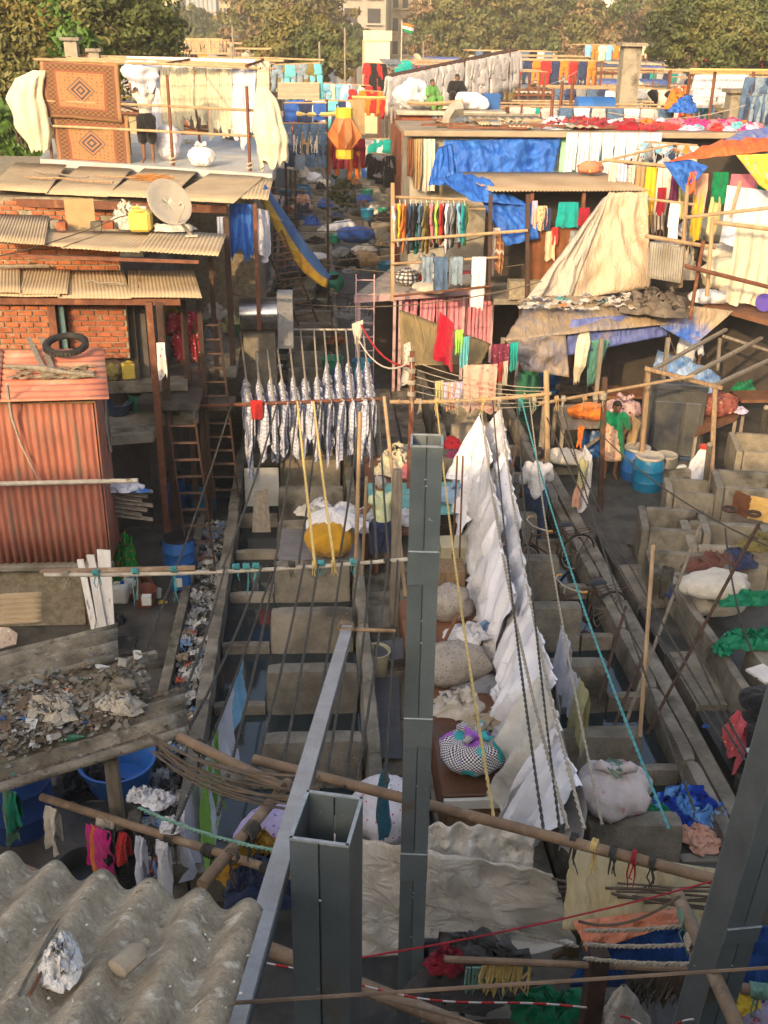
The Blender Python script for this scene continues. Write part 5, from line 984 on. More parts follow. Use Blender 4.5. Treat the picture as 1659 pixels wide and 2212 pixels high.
# bicycles
def bicycle(label, p, az, name='bicycle'):
    p = V(p); t = T(name, label, 'bicycle', p); Rm = Matrix.Rotation(az, 3, 'Z'); L = lambda x, z, y=0: p+Rm@V((x, y, z)); up_ = Rm@Matrix.Rotation(R(90), 3, 'X')
    for x in (-.52, .52):
        w = T('wheel', None, None, L(x, .34)); w.parent = t; w.location = ORG[w]-p
        torus(MB(), L(x, .34), .32, .022, up_, 32, 6).build('tyre', RUBBER, w); torus(MB(), L(x, .34), .295, .01, up_, 28, 5).build('rim', GI, w); mb = MB()
        for i in range(14): a = i*math.pi/7; mb.tube([L(x, .34), L(x+.29*math.cos(a), .34+.29*math.sin(a))], .003, 3)
        mb.tube([L(x, .34, -.04), L(x, .34, .04)], .02, 6); mb.build('spokes', GI, w)
    fr = MB()
    for a, b in (((-.1, .3), (-.2, .82)), ((-.2, .78), (.38, .8)), ((-.1, .3), (.4, .7)), ((-.1, .3), (-.52, .34)), ((-.2, .75), (-.52, .34)), ((.37, .86), (.52, .34))): fr.tube([L(*a), L(*b)], .016, 6)
    fr.build('frame', RUSTD, t); q = MB(); q.tube([L(.37, .86), L(.36, .98), L(.4, 1.0)], .012, 5); q.tube([L(.28, 1.0, -.28), L(.38, 1.02, -.2), L(.4, 1.0), L(.38, 1.02, .2), L(.28, 1.0, .28)], .012, 6); q.build('handlebar', GI, t)
    for y in (-.3, .3): MB().tube([L(.2, .99, y), L(.3, 1.0, y*.97)], .018, 6).build('grip', plastic('orange_grip', (.6, .3, .05)), t)
    MB().tube([L(-.34, .9), L(-.2, .91), L(-.04, .9)], [(.1, .03), (.09, .035), (.03, .02)], 8).build('saddle', BLACKP, t); q = MB()
    for y in (-.08, 0, .08): q.tube([L(-.25, .72, y), L(-.75, .72, y)], .008, 4)
    for x in (-.3, -.5, -.75): q.tube([L(x, .72, -.08), L(x, .72, .08)], .008, 4)
    q.tube([L(-.7, .72, .08), L(-.52, .34, .03)], .008, 4); q.build('carrier_rack', RUSTD, t); q = MB(); q.tube([L(-.1, .3, -.06), L(-.1, .3, .06)], .05, 8); q.tube([L(-.1, .3, .08), L(.03, .2, .1)], .01, 4); q.box(L(.03, .2, .15), (.09, .08, .02), az); q.build('pedal_crank', RUSTD, t)
    return t
pb = G(1235, 1345, .3); bicycle('black bicycle standing in the right pen nearest the camera', (3.85, 13.3, .1), R(205)); bicycle('black bicycle behind the other bicycle in the right pens', (3.75, 15.1, .2), R(200))
# --- paving right: cloths, bundles
k = N('green_wet'); co = k.co(); WETG = k.done(k.ramp(k.noise(co, 5, 5), .35, .65, (.0, .13, .06), (.003, .2, .095)), .5, 0, k.noise(co, 16, 5), .8, .03, .3)
for i, (x, y, z_, rx, ry, h, m_, l, sh_) in enumerate(((1610, 1300, .8, .5, .18, .16, WETG, 'dark green cloth crumpled along the platform', 1.5), (1622, 1390, .8, .42, .22, .24, WETG, 'dark green cloth heap at the platform corner', 1.5), (1578, 1380, .8, .1, .1, .08, AQUA, 'small turquoise cloth beside the green heap', 1.4), (1640, 1180, .8, .35, .25, .25, OLIVE, 'olive cloth draped over the basin rim', 1.2), (1540, 1230, .55, .5, .2, .25, cloth('brown_red', (.16, .07, .055), .2), 'reddish brown cloth behind the cream bundles', 1.2), (1590, 1215, .6, .4, .25, .25, NAVY, 'navy cloth under the olive cloth', 1.), (1480, 1290, .5, .3, .2, .2, NAVY, 'navy cloth at the left of the cream bundles', 1.))): crumple('wet_cloth', l, G(x, y, z_), rx, ry, h, m_, sharp=sh_)
crumple('wet_cloth', 'green end of cloth hanging over the platform edge', G(1560, 1405, .72), .14, .18, .12, WETG)
bundle('cream_bundle', 'upper cream white bundle beside the low wall', G(1535, 1285, .75), .52, .36, OFFW, False, sq=.6, lump=.1); bundle('cream_bundle', 'lower cream white bundle squeezed under the other', G(1535, 1325, .25), .5, .42, OFFW, False, sq=.6, lump=.1)
bundle('black_bundle', 'round black bundle at the right edge', G(1655, 1540, .8), .3, .3, BLACKC, False); bundle('black_bundle', 'larger black bundle with a white corner below the round one', G(1630, 1640, .3), .45, .45, BLACKC, False, lump=.15); MB().poly([G(1605, 1618, .75), G(1635, 1612, .75), G(1640, 1622, .75), G(1615, 1628, .75)], .004, (0, 0, 1)).build('paper_scrap', WHP, None, 'white scrap on the larger black bundle', 'paper', smooth=False)
MB().box(G(1650, 1460, .8)+Z*.03, (.3, .35, .03), .4).build('printed_box', printed('box_print', (.7, .66, .6), [(.2, .12, .1)], 8, .2), None, 'white flat box with a dark print near the black bundles', 'box', smooth=False)
RF = printed('red_floral', (.6, .12, .14), [(.72, .5, .48), (.4, .05, .07)], 22, .28)
sheet('red_print_cloth', 'red flowered cloth hanging on the dark rope at the right', G(1596, 1535, 1.25), G(1612, 1570, 1.2), .55, RF, 2, .07, 'cloth', hem=.4, back=.5, gather=-.9); MB().beam(G(1610, 1648, .3), G(1640, 1642, .3), .1, .03).build('wood_offcut', WOOD, None, 'short wooden offcut on the slabs', 'offcut', smooth=False); crumple('blue_scrap', 'tiny blue scrap on the slabs', G(1525, 1570, .27), .05, .04, .03, BLUEP, 'scrap')
for i, (x, y, l) in enumerate(((1575, 1095, 'left'), (1628, 1105, 'right'))):
    p = G(x, y+8, .8); torus(MB(), p+Z*.03, .1, .03, Matrix.Identity(3), 16, 6).build('round_lid', RUSTD, None, l+' round coiled lid on the vat rim', 'lid')
sheet('brown_towel', 'brown towel lying over the vat wall at the right edge', G(1588, 1060, .95), G(1625, 1075, .95), .4, BROWNC, 1, .02, 'towel', back=.2); sheet('yellow_towel', 'yellow orange towel next to the brown towel on the vat wall', G(1622, 1072, .97), G(1675, 1082, .97), .42, cloth('yellow_orange', (.8, .5, .16), .08), 1, .02, 'towel', back=.2)
# ropes over the right side
for i, (a, b, m_, l) in enumerate((((D(1290, 930, 18)), G(1659, 1180, 2.2), BLKROPE, 'dark rope crossing above the round vat'), (D(1180, 900, 17.6), G(1560, 1600, 2.0), BLKROPE, 'dark rope running down over the right drain'), (D(1200, 900, 17.6), G(1659, 1720, 2.2), BLKROPE, 'dark rope nearest the low wall'), (D(1215, 880, 17.6), G(1500, 1750, 2.3), BLKROPE, 'dark rope above the right pens'), (G(1440, 1230, 2.2), G(1659, 1700, 2.2), BLKROPE, 'dark rope holding the red flowered cloth'), (G(1566, 1140, 2.4), G(1630, 1420, 2.0), BLKROPE, 'short dark rope from the thin grey pole'))): rope('dark_rope', l, a, b, .014, m_, .2, 12, .1)
lashing(G(1442, 1240, 2.2), Z, .07, BLKROPE, None, 10, .2, 'thick frayed black knot on the leaning pole')
# --- yard
for x, y, r_, h, m_, l in ((1369, 1035, .29, .72, BLUEP, 'blue drum behind the other in the yard'), (1395, 1058, .3, .75, TEALP, 'teal blue drum nearest in the yard'), ): drum(l, at0(x, y, 0), r_, h, m_)
drum('dirty grey metal can beside the teal drum', at0(1432, 1040, 0), .25, .6, M('grimy_tin', (.2, .19, .16), (.13, .12, .1), 4, .5, .5), name='metal_can', cat='can')
worn_box(at0(1440, 1048, 0)+V((.22, .1, .17)), (.5, .36, .34), .05, 190, .02).build('stone_block', CONCL, None, 'squared stone block beside the grey can', 'block'); MB().box(at0(1445, 1048, 0)+V((.2, .1, .36)), (.3, .1, .05), .3, None, .015).build('soap_bar', WHP, None, 'long white soap bar on the stone block', 'soap')
p = at0(1500, 1045, 0); hangbag('white tied sack with a red cap leaning at the basin', [p+V((.1, 0, .78)), p+V((.08, 0, .6)), p+V((0, 0, .3)), p+V((-.05, -.05, .02))], [.06, .14, .17, .14], WHITE, 'tied_sack', 5, 'sack'); MB().lathe([(.1, 0), (.1, .06), (0, .07)], p+V((.1, 0, .78)), 12).build('red_pot_lid', plastic('red_plastic', (.6, .05, .03)), None, 'red lid on top of the white tied sack', 'lid')
# stainless chamber with hood
c0_ = at0(1440, 985, 0); t = T('steel_chamber', 'big stainless steel drying chamber with sloping hood', 'machine', c0_); az_ = R(-14); Rm = Matrix.Rotation(az_, 3, 'Z')
def cb(name, c, d, mat, bev=.015): return MB().box(c0_+Rm@V(c), d, az_, None, bev).build(name, mat, t, smooth=False)
STD = M('stainless_worn', (.25, .26, .25), (.17, .175, .17), 1.6, .32, .75, .2, 12, (.1, .12, .17), 1.2, .5, .68)
cb('front_panel', (0, 0, .78), (1.3, .28, 1.5), STD); cb('door', (-.12, -.155, .68), (.62, .03, 1.2), STD); cb('door', (.4, -.155, .68), (.34, .03, 1.2), STD); cb('top_strip', (0, -.0, 1.6), (1.32, .32, .14), STD)
cb('body', (.1, .85, .5), (1.05, 1.35, 1.0), STD); cb('base', (.05, .6, .04), (1.4, 1.8, .08), NAVYP)
MB().grid(lambda u, v: c0_+Rm@V((-.4+1.0*u, .18+1.3*v, 1.02+.55*math.sin(math.pi*u)**.7*(1-.25*v))), 14, 6).build('hood', STD, t, solid=.01); MB().beam(c0_+Rm@V((.62, .15, 1.0)), c0_+Rm@V((.62, 1.5, 1.05)), .05, .05).build('hood_rail', GI, t, smooth=False)
patch('blue_tarp', 'pale blue tarp thrown over the steel chamber', [c0_+Rm@V((-.45, .75, 1.75)), c0_+Rm@V((.95, .55, 1.0)), c0_+Rm@V((1.15, 1.9, 1.3)), c0_+Rm@V((-.3, 2.0, 1.8))], tarp('pale_blue_tarp', (.12, .3, .62), (.5, .6, .72)), -.25, .07, 2.)
t2 = T('work_table', 'dark work table at the right of the steel chamber', 'table', at0(1555, 935, 0)); pp = [G(1500, 940, .8), G(1590, 905, .8), G(1610, 880, .8), G(1520, 895, .8)]
MB().poly(pp, .05, (0, 0, -1)).build('tabletop', WOODB, t2, smooth=False)
for p in pp: MB().box(V((p.x, p.y, .38)).lerp(V((ORG[t2].x, ORG[t2].y, .38)), .05), (.07, .07, .75), az_).build('leg', WOODG, t2, smooth=False)
bundle('maroon_sack', 'maroon patterned sack on the dark work table', G(1545, 895, .8), .42, .45, printed('maroon_print', (.28, .09, .07), [(.5, .3, .22), (.16, .04, .04)], 8, .3), False, lump=.15); crumple('lilac_cloth', 'lilac and pink cloth at the end of the work table', G(1600, 890, .85), .2, .15, .12, LAV)
# timber frame above the yard
tf = T('pergola', 'open frame of squared timbers above the steel chamber', 'frame', at0(1400, 1000, 0))
for a, ya, b, yb, w_ in (((1400, 800), 19.3, (1385, 990), 19.3, .11), ((1545, 830), 19.0, (1535, 1060), 18.0, .09), ((1393, 795), 19.2, (1560, 838), 18.9, .09), ((1408, 800), 19.4, (1568, 712), 22.5, .08), ((1470, 822), 19.2, (1645, 730), 22.5, .08), ((1540, 834), 19.0, (1700, 760), 22.0, .08), ((1560, 725), 22.3, (1700, 770), 22.0, .07), ((1555, 730), 22.2, (1550, 800), 22.2, .08)):
    MB().beam(D(*a, ya), D(*b, yb), w_, w_*.8, .008).build('timber', WOOD if w_ > .085 else WOODG, tf, smooth=False)
pole('forked_post', 'forked wooden post at the edge of the basins', at0(1520, 1075, 0), D(1533, 960, 17.6), .05, WOODG); pole('forked_post', 'wooden post at the far right behind the basins', at0(1640, 960, 0), D(1655, 880, 19.2), .05, WOODG)
# steel post with hanging cloth, woman's side
pt = at0(1296, 1108, 0); MB().beam(pt, D(1306, 815, 18), .09).build('steel_post', RUSTD, None, 'dark steel post in front of the woman in green', 'post', smooth=False)
lashing(D(1303, 855, 17.95), Z, .06, WROPE, None, 8, .2, 'rope bound round the steel post by the woman')
sheet('panel_cloth', 'white edged cloth with yellow and peach panels near the yard', D(1262, 962, 16.9), D(1278, 985, 16.5), 1.3, WHITE, 1, .04, 'cloth', hem=.2, back=.6, drop2=1.0)
sheet('yellow_cloth', 'pale yellow cloth pinned to the white edged cloth', D(1256, 985, 16.75), D(1270, 1000, 16.45), .5, PALEY, 1, .03, 'cloth', hem=.1); sheet('peach_cloth', 'peach cloth hanging below the pale yellow cloth', D(1246, 1045, 16.7), D(1260, 1050, 16.5), .42, PEACH, 1, .03, 'cloth', hem=.2)
bt = T('trestle_table', 'wooden trestle table with orange and patterned bundles in the yard', 'table', at0(1290, 985, 0)); pp = [G(1215, 925, .95), G(1385, 915, .95), G(1380, 868, .95), G(1200, 875, .95)]
MB().poly(pp, .05, (0, 0, -1)).build('tabletop', WOODG, bt, smooth=False)
for p in pp: MB().box(V((p.x, p.y, .45)), (.07, .07, .9)).build('leg', WOODG, bt, smooth=False)
MB().beam(pp[0]-Z*.85, pp[0].lerp(pp[1], .6)-Z*.1, .07, .04).build('brace', WOODG, bt, smooth=False)
bundle('orange_bundle', 'orange cloth bundle hanging over the trestle table', G(1268, 905, .95), .36, .34, ORANGE, False, lump=.2, sq=.7); PB = printed('purple_weave', (.5, .33, .3), [(.16, .03, .12), (.6, .4, .3), (.3, .1, .2)], 13, .38); bundle('patterned_bundle', 'purple and pink patterned bundle on the trestle table', G(1345, 905, .95), .34, .42, PB, True, ears=3); sheet('tan_net', 'tan net cloth hanging off the trestle table', G(1365, 890, 1.25), G(1385, 915, 1.2), .75, TANC, 2, .05, 'cloth', hem=.3); sheet('orange_strip', 'orange cloth strip hanging from the trestle table', G(1252, 918, 1.1), G(1264, 922, 1.1), .45, ORANGE, 1, .03, 'cloth', hem=.3)
drum('blue drum under the trestle table', at0(1278, 985, 0), .28, .68, BLUEP, False); bundle('grey_sack', 'dirty off-white sack on a concrete step by the drain', G(1220, 1000, .35), .42, .3, OFFW, False, sq=.6, lump=.2); worn_box(at0(1228, 1018, 0)+V((0, 0, .17)), (.85, .6, .34), .04, 195).build('concrete_step', CONCL, None, 'concrete step under the dirty sack', 'step')
drum('green plastic drum behind the bamboo post', at0(1148, 900, 0)+V((0, .6, 0)), .3, .95, cloth('dull_green_p', (.04, .2, .12)), False); drum('blue barrel right of the green drum', at0(1200, 880, 0)+V((0, 1.2, 0)), .33, .95, BLUEP, False)
# lines with clothes left of the yard
for i in range(6):
    a, b = D(893, 780+i*16, 17.4), D(1185, 838+i*7, 17.6); rope('line_rope', ORD[i]+' pale line strung between the rusty post and the bamboo post', a, b, .008, WROPE, .12, 8, 0, group='pale lines between the two posts')
LN = [(940, 825, 958, .45, PALEY, 'pale yellow cloth'), (955, 828, 1000, .38, LAV, 'lavender cloth'), (1002, 790, 1075, .85, printed('pinkbrown', (.62, .38, .3), [(.5, .2, .18), (.68, .5, .4)], 10, .3), 'large pink patterned cloth'), (1078, 785, 1085, .35, REDC, 'narrow red cloth'), (1087, 783, 1097, .42, OFFW, 'narrow white cloth'), (1062, 745, 1100, .45, printed('maroon_dots', (.16, .03, .06), [(.5, .3, .35)], 12, .2), 'maroon spotted cloth'), (1102, 742, 1120, .55, TEALC, 'dark teal cloth'), (984, 715, 1000, .45, LIME, 'lime green cloth'), (995, 730, 1014, .6, AQUA, 'turquoise cloth'), (965, 828, 985, .5, PEACH, 'peach cloth')]
for x0, y0, x1, h, m_, l in LN:
    Y_ = 18.3 if y0 > 770 else 20; sheet('line_cloth', l+' on the lines behind the bamboo pole', D(x0, y0, Y_), D(x1, y0-2, Y_), h, m_, 3, .04, 'cloth', hem=.15, back=h*.5)
patch('khaki_tarp', 'dull khaki tarp slung below the pink cloths', [D(868, 790, 20.2), D(1040, 785, 20.4), D(1060, 742, 21.5), D(862, 668, 21.5)], tarp('khaki_tarp', (.22, .16, .06), (.28, .2, .09)), .15, .05)
sheet('red_cloth', 'large crimson cloth hanging before the khaki tarp', D(950, 672, 20.3), D(982, 700, 20), 1.0, cloth('crimson', (.4, .008, .03), .1), 1, .04, 'cloth', hem=.1, drop2=.9, gather=-.3)
sheet('printed_flagcloth', 'white and orange printed cloth folded over the pole left of the khaki tarp', D(872, 745, 18.2), D(886, 740, 18.2), .75, printed('script', (.55, .53, .5), [(.1, .1, .1), (.6, .2, .05)], 18, .28), 1, .05, 'cloth', gather=-.8, back=.6)
rope('red_rope', 'bundle of red cords sagging to the rusty post', D(780, 702, 20.5), D(888, 790, 17.4), .02, REDROPE, .25, 8, .1); rope('pale_hose', 'pale hose drooping beside the red cords', D(775, 735, 20), D(885, 782, 17.4), .015, OFFW, .3, 8); sheet('white_hood', 'white cloth bag at the end of the red cords', D(760, 700, 21), D(785, 690, 21), .45, OFFW, 1, .05, 'bag', gather=.5)
# --- pink stall and upper deck
PF = 2.72; pk = T('pink_stall', 'stall with pink painted steel deck and pink curtains', 'stall', (D(950, 700, 24.5).x, 25, 0)); PKP = M('pink_paint', (.6, .4, .42), (.5, .33, .34), 3, .6, 0, .2, 40, (.25, .16, .13), 2.4, .62, .72)
e0, e1 = G(765, 637, PF), G(1132, 612, PF)
slabpoly(((765, 637), (1132, 612), (1130, 570), (850, 575)), PF, .06, 'deck', M('deck_boards', (.4, .35, .32), (.28, .24, .2), 4), pk); MB().beam(e0-Z*.12, e1-Z*.12, .05, .14).build('edge_beam', PKP, pk, smooth=False)
for x in (775, 850, 862, 1000, 1065, 1130): p = e0.lerp(e1, (x-765)/367)+V((0, .1, 0)); MB().beam((p.x, p.y, 0), p-Z*.1, .07).build('post', PKP, pk, smooth=False)
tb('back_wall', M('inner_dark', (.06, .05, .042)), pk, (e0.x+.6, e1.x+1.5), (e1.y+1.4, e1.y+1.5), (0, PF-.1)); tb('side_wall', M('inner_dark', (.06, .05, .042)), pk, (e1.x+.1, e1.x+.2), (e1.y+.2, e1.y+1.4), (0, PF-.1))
for i, (x0, x1, h) in enumerate(((862, 882, 1.1), (884, 900, 1.2), (905, 938, 1.3), (940, 962, 1.25), (965, 1000, 1.35), (1002, 1018, 1.3), (1020, 1045, 1.35), (1047, 1068, 1.3))):
    f0 = e0.lerp(e1, (x0-765)/367)+V((0, .25, -.15)); f1 = e0.lerp(e1, (x1-765)/367)+V((0, .25, -.15)); sheet('pink_curtain', 'pink satin curtain under the stall deck, '+ORD[i]+' from the left', f0, f1, h, cloth('satin_pink', (.74, .29, .36), .1), 2 if x1-x0 < 25 else 3, .045, 'curtain', 'pink curtains under the stall deck', hem=.1, sag=.06)
ladder('pale pink steel ladder at the left end of the stall', V((e0.x+.25, e0.y-.1, .2)), V((e0.x+.25, e0.y-.1, PF+.5)), .42, (1, 0, 0), PKP, 9, .012, .02)
for i, (x, y, rx, h, m_, l, kn) in enumerate(((880, 610, .3, .4, plaid('bw_check', (.6, .6, .6), (.03, .03, .03), 8, .4), 'black and white checked bundle on the stall deck', 0), (925, 600, .42, .5, OFFW, 'large cream sack on the stall deck', 1), (900, 605, .2, .3, REDC, 'red cloth bundle on the stall deck', 0), (935, 625, .4, .22, OFFW, 'flat cream sack at the front of the stall deck', 0), (1000, 605, .3, .3, MAROON, 'dark red bundle at the back of the stall deck', 0), (1020, 615, .35, .3, OFFW, 'cream bundle under the hanging white cloth', 0))): bundle('laundry_bundle', l, G(x, y+6, PF), rx, h, m_, bool(kn), lump=.15)
for i, (x0, x1, h, m_, l) in enumerate(((912, 935, .55, DENIML, 'pale blue trousers'), (938, 968, .75, DENIM, 'blue denim trousers'), (972, 1000, .6, DENIML, 'faded denim trousers'), (1020, 1050, 1.15, WHITE, 'long white cloth'))):
    sheet('rail_cloth', l+' over the front rail of the stall deck', D(x0, 556, 23.6), D(x1, 556, 23.6), h, m_, 2, .03, 'cloth', back=.4, hem=.1)
for a, b, Y0, r_ in (((845, 570), (1075, 556), 23.7, .03), ((845, 520), (1140, 498), 23.7, .035), ((845, 425), (1010, 432), 23.9, .03), ((850, 640), (1060, 618), 23.5, .025), ((845, 450), (1140, 452), 24.6, .03)): pole('rack_pole', f'rack pole at the height of the clothes on the stall, {["lower rail","waist rail","clothes bar","deck kerb rail","back clothes bar"][(556,498,432,618,452).index(b[1])]}', D(*a, Y0), D(*b, Y0), r_, BAMBOO if r_ > .026 else RUST)
for x, y0, y1 in ((848, 395, 620), (1060, 420, 560), (1140, 420, 620)): p = D(x, y1, 23.8); MB().beam(V((p.x, p.y, PF)), D(x, y0, 23.8), .08).build('rack_post', RUSTD if x != 848 else BAMBOO, None, {848: 'left', 1060: 'middle', 1140: 'right'}[x]+' upright of the clothes rack on the stall deck', 'post', smooth=False)
kc = [WHITE, NAVY, OLIVE, REDC, SKYC, YEL, BLACKC, PINK, WHITEB, TEALC, ORANGE, DENIM, LIME, GREYC]; kn = ['white', 'navy', 'olive', 'red', 'sky blue', 'yellow', 'black', 'pink', 'bluish white', 'teal', 'orange', 'denim blue', 'lime', 'grey']
for r_ in range(2):
    for i in range(14):
        x = 852+i*11.6+r_*5; j = (i*5+r_*3) % 14; p = D(x, 430+r_*2-2, 23.9 if r_ == 0 else 24.6); g_ = garment('shirt', p-Z*.12, (.25, 1, 0), (.34, rnd(.75, 1.1)), kc[j], f'small {kn[j]} garment on a hanger, '+('front' if r_ == 0 else 'back')+' bar of the stall rack', 'garment', 'garments on hangers above the stall', name='hanger_garment', nzs=.03)
        if r_ == 0: MB().tube([p+V((0, -.16, -.14)), p-Z*.03, p+V((0, .16, -.14))], .007, 4).build('hanger', WHP, g_)
# --- upper room right of the rack: flat roof, brown cloth wall, beige tarp
UR = 5.1; ur = T('open_room', 'upper room with flat tin roof and open front above the tarp', 'room', D(1270, 640, 23.5))
a, b, c_, d_ = G(1058, 413, UR), G(1405, 412, UR-.05), G(1322, 372, UR+.1), G(985, 372, UR+.1)
corr('roof_sheet', M('tin_brown', (.36, .28, .19), (.28, .21, .14), 1.5), a, b-a, d_-a, 44, .018, ur, nv=3, seg=5)
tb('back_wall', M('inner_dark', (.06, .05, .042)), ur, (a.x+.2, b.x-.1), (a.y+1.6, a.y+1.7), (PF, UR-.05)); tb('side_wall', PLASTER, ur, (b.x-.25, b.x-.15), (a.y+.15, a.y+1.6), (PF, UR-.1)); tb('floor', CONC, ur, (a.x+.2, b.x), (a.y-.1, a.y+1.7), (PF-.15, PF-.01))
for x in (1150, 1262, 1395): p = a.lerp(b, (x-1058)/347); MB().beam((p.x, p.y+.12, 0), p+V((0, .12, -.06)), .08).build('post', RUST, ur, smooth=False)
fy = a.y-.02
sheet('brown_curtain', 'brown cloth wall closing the front of the upper room', D(1142, 492, fy), D(1262, 492, fy), 1.75, BROWNC, 6, .03, 'curtain', hem=.05, gap=0)
for i, (x0, x1, y0, h, m_, l) in enumerate(((1207, 1250, 438, .55, TEALC, 'teal shirt'), (1150, 1162, 435, .5, LAV, 'lavender top'), (1155, 1182, 446, .5, printed('orange_print', (.7, .4, .25), [(.7, .15, .05)], 12, .3), 'orange flowered top'), (1172, 1190, 450, .5, NAVY, 'navy top'), (1180, 1200, 500, .65, printed('polka', (.62, .45, .3), [(.75, .65, .5)], 14, .25), 'tan dotted dress'), (1192, 1206, 492, .35, REDC, 'red top'), (1232, 1254, 500, .3, GREYC, 'grey shorts'), (1252, 1275, 450, .4, MAROON, 'maroon cloth'))): sheet('hung_garment', l+' hanging in front of the upper room', D(x0, y0, fy-.1), D(x1, y0, fy-.1), h, m_, 2, .04, 'garment', hem=.15, back=h*.7, gather=-.15)
TT = tarp('beige_tarp', (.44, .34, .23), (.54, .43, .31), (.52, .22, .12), .6, 1.3)  # beige with random orange patches
patch('beige_tarp', 'tall beige tarp with orange patches hanging from the flat roof', [D(1215, 650, fy-.9), D(1405, 622, fy-.5), D(1400, 415, fy-.05), D(1315, 415, fy-.05)], TT, .0, .16, 1.3, 34, 26)
patch('beige_tarp', 'greyish end of the beige tarp spread to the left over the tarp roof', [D(1120, 668, fy-1.4), D(1230, 655, fy-1.0), D(1315, 420, fy-.1), D(1300, 430, fy-.06)], tarp('grey_beige_tarp', (.4, .35, .29), (.5, .44, .36)), .0, .14, 1.4, 24, 22)
patch('blue_tarp', 'crumpled blue tarp hanging down left of the upper room', [D(1092, 532, fy-.2), D(1165, 515, fy-.25), D(1152, 440, fy+.1), D(1035, 424, fy+.4)], BLUET, -.1, .16, 2); patch('blue_tarp', 'blue tarp running over the rack towards the flat roof', [D(1020, 436, fy+.1), D(1150, 445, fy), D(1020, 376, fy+1.6), D(945, 385, fy+1.8)], BLUET, -.05, .16, 2)
pl2 = plaid('tartan_dark', (.2, .08, .05), (.5, .3, .1), 6, .15, (.5, .45, .4)); sheet('tartan_cloth', 'dark tartan cloth hanging beside the rack post', D(1065, 492, fy-.1), D(1090, 492, fy-.1), 1.0, pl2, 2, .05, 'cloth', hem=.2)
tb('brick_step', MORTAR, None, (G(1075, 615, PF).x, G(1140, 615, PF).x), (23.9, 24.2), (PF, PF+.42), label='low brick parapet at the right of the stall deck', cat='wall')
# tarp roof over the yard store
patch('tarp_roof', 'dusty grey and blue tarp roof above the yard store', [G(1088, 735, 2.6), G(1448, 700, 2.65), G(1470, 640, 3.0), G(1150, 640, 3.0)], GREYT, -.12, .08, 2, 34, 18); patch('tarp_valance', 'blue edge of the tarp roof hanging over the yard', [G(1215, 770, 2.1), G(1440, 725, 2.35), G(1450, 672, 2.85), G(1235, 690, 2.85)], tarp('violet_blue_tarp', (.07, .1, .33), (.16, .2, .45), (.34, .27, .2), .58), 0, .05, 2); patch('tarp_flap', 'torn dusty flap hanging at the left of the tarp roof', [G(1130, 800, 1.9), G(1230, 815, 1.7), G(1222, 722, 2.6), G(1092, 735, 2.62)], GREYT, 0, .08, 2)
patch('green_tarp', 'green cloth strip hanging under the tarp roof', [G(1268, 835, 1.3), G(1282, 830, 1.3), G(1318, 735, 2.4), G(1268, 735, 2.4)], cloth('sea_green', (.1, .3, .24), .1), 0, .05, 2); hangbag('cream cloth tied under the edge of the tarp roof', [G(1262, 715, 2.6), G(1258, 740, 2.4), G(1252, 790, 1.9), G(1245, 815, 1.6)], [.1, .14, .12, .06], CREAM, 'tied_cloth', 5)
mb = MB()
pmt = [OFFW, SACK, TANC, GREYC, TEALC, ORANGE]
for i in range(70):
    x, y = rnd(1130, 1380), rnd(645, 675); p = G(x, y, 2.98)+Z*.06; s_ = rnd(.05, .16); o = rnd(0, 60); mb.cur = random.choices(range(6), (6, 5, 5, 3, .5, .5))[0]; mb.grid(lambda u, v: p+V(((u-.5)*s_*2, (v-.5)*s_*1.5, s_*1.1*abs(nz((u*3, v*3, o))))), 4, 3)
mb.build('rag_litter', pmt, None, 'scattered pale rags and scraps on the dusty tarp roof', 'rags', None, 'stuff', ang=0)
crumple('black_sheet', 'crumpled black plastic heap at the right end of the tarp roof', G(1420, 672, 2.95), .75, .5, .4, M('black_dusty', (.13, .105, .08), (.08, .065, .05), 5, .6), 'tarp', sharp=1.5, sc=1.4)
patch('blue_tarp', 'sagging blue tarp with dusty centre over the right store', [G(1425, 705, 2.6), G(1500, 745, 2.2), G(1585, 672, 2.8), G(1490, 660, 3.0)], BLUETD, .25, .04, 2); rope('hose', 'thin hose hanging before the sagging blue tarp', G(1437, 690, 2.6), G(1470, 780, 1.7), .012, CABLE, .1)
# under the tarp roof: shaded store
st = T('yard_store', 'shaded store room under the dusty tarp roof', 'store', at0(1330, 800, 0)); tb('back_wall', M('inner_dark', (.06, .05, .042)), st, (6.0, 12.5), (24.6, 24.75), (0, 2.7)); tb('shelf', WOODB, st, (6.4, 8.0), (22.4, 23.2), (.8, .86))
for x in (1090, 1305, 1450): p = G(x, 735, 2.55); MB().beam((p.x, p.y+.2, 0), p+V((0, .2, 0)), .08).build('post', WOODG, st, smooth=False)
for i, (x, y, z_, r_, h, m_, l) in enumerate(((1430, 745, 1.0, .5, .4, MUST, 'mustard orange bundle in the shaded store'), (1415, 772, .9, .45, .25, CREAM, 'cream bundle under the mustard orange one'), (1330, 760, 1.0, .5, .4, GREYC, 'grey bundles deep inside the store'), (1400, 800, .6, .35, .35, SACK, 'brown sack on the store floor'), (1520, 770, 1.0, .4, .4, WHITE, 'white bundles before the man ironing'), (1575, 780, .9, .45, .5, GREYC, 'grey white bundle right of the timber frame'), (1640, 740, .9, .5, .5, SKYC, 'pale cloth heap over the far right drum'), (1240, 850, .5, .4, .35, BLACKC, 'black cloth heap under the torn flap'))): bundle('laundry_bundle', l, G(x, y, z_), r_, h, m_, False, lump=.22, sq=.7)
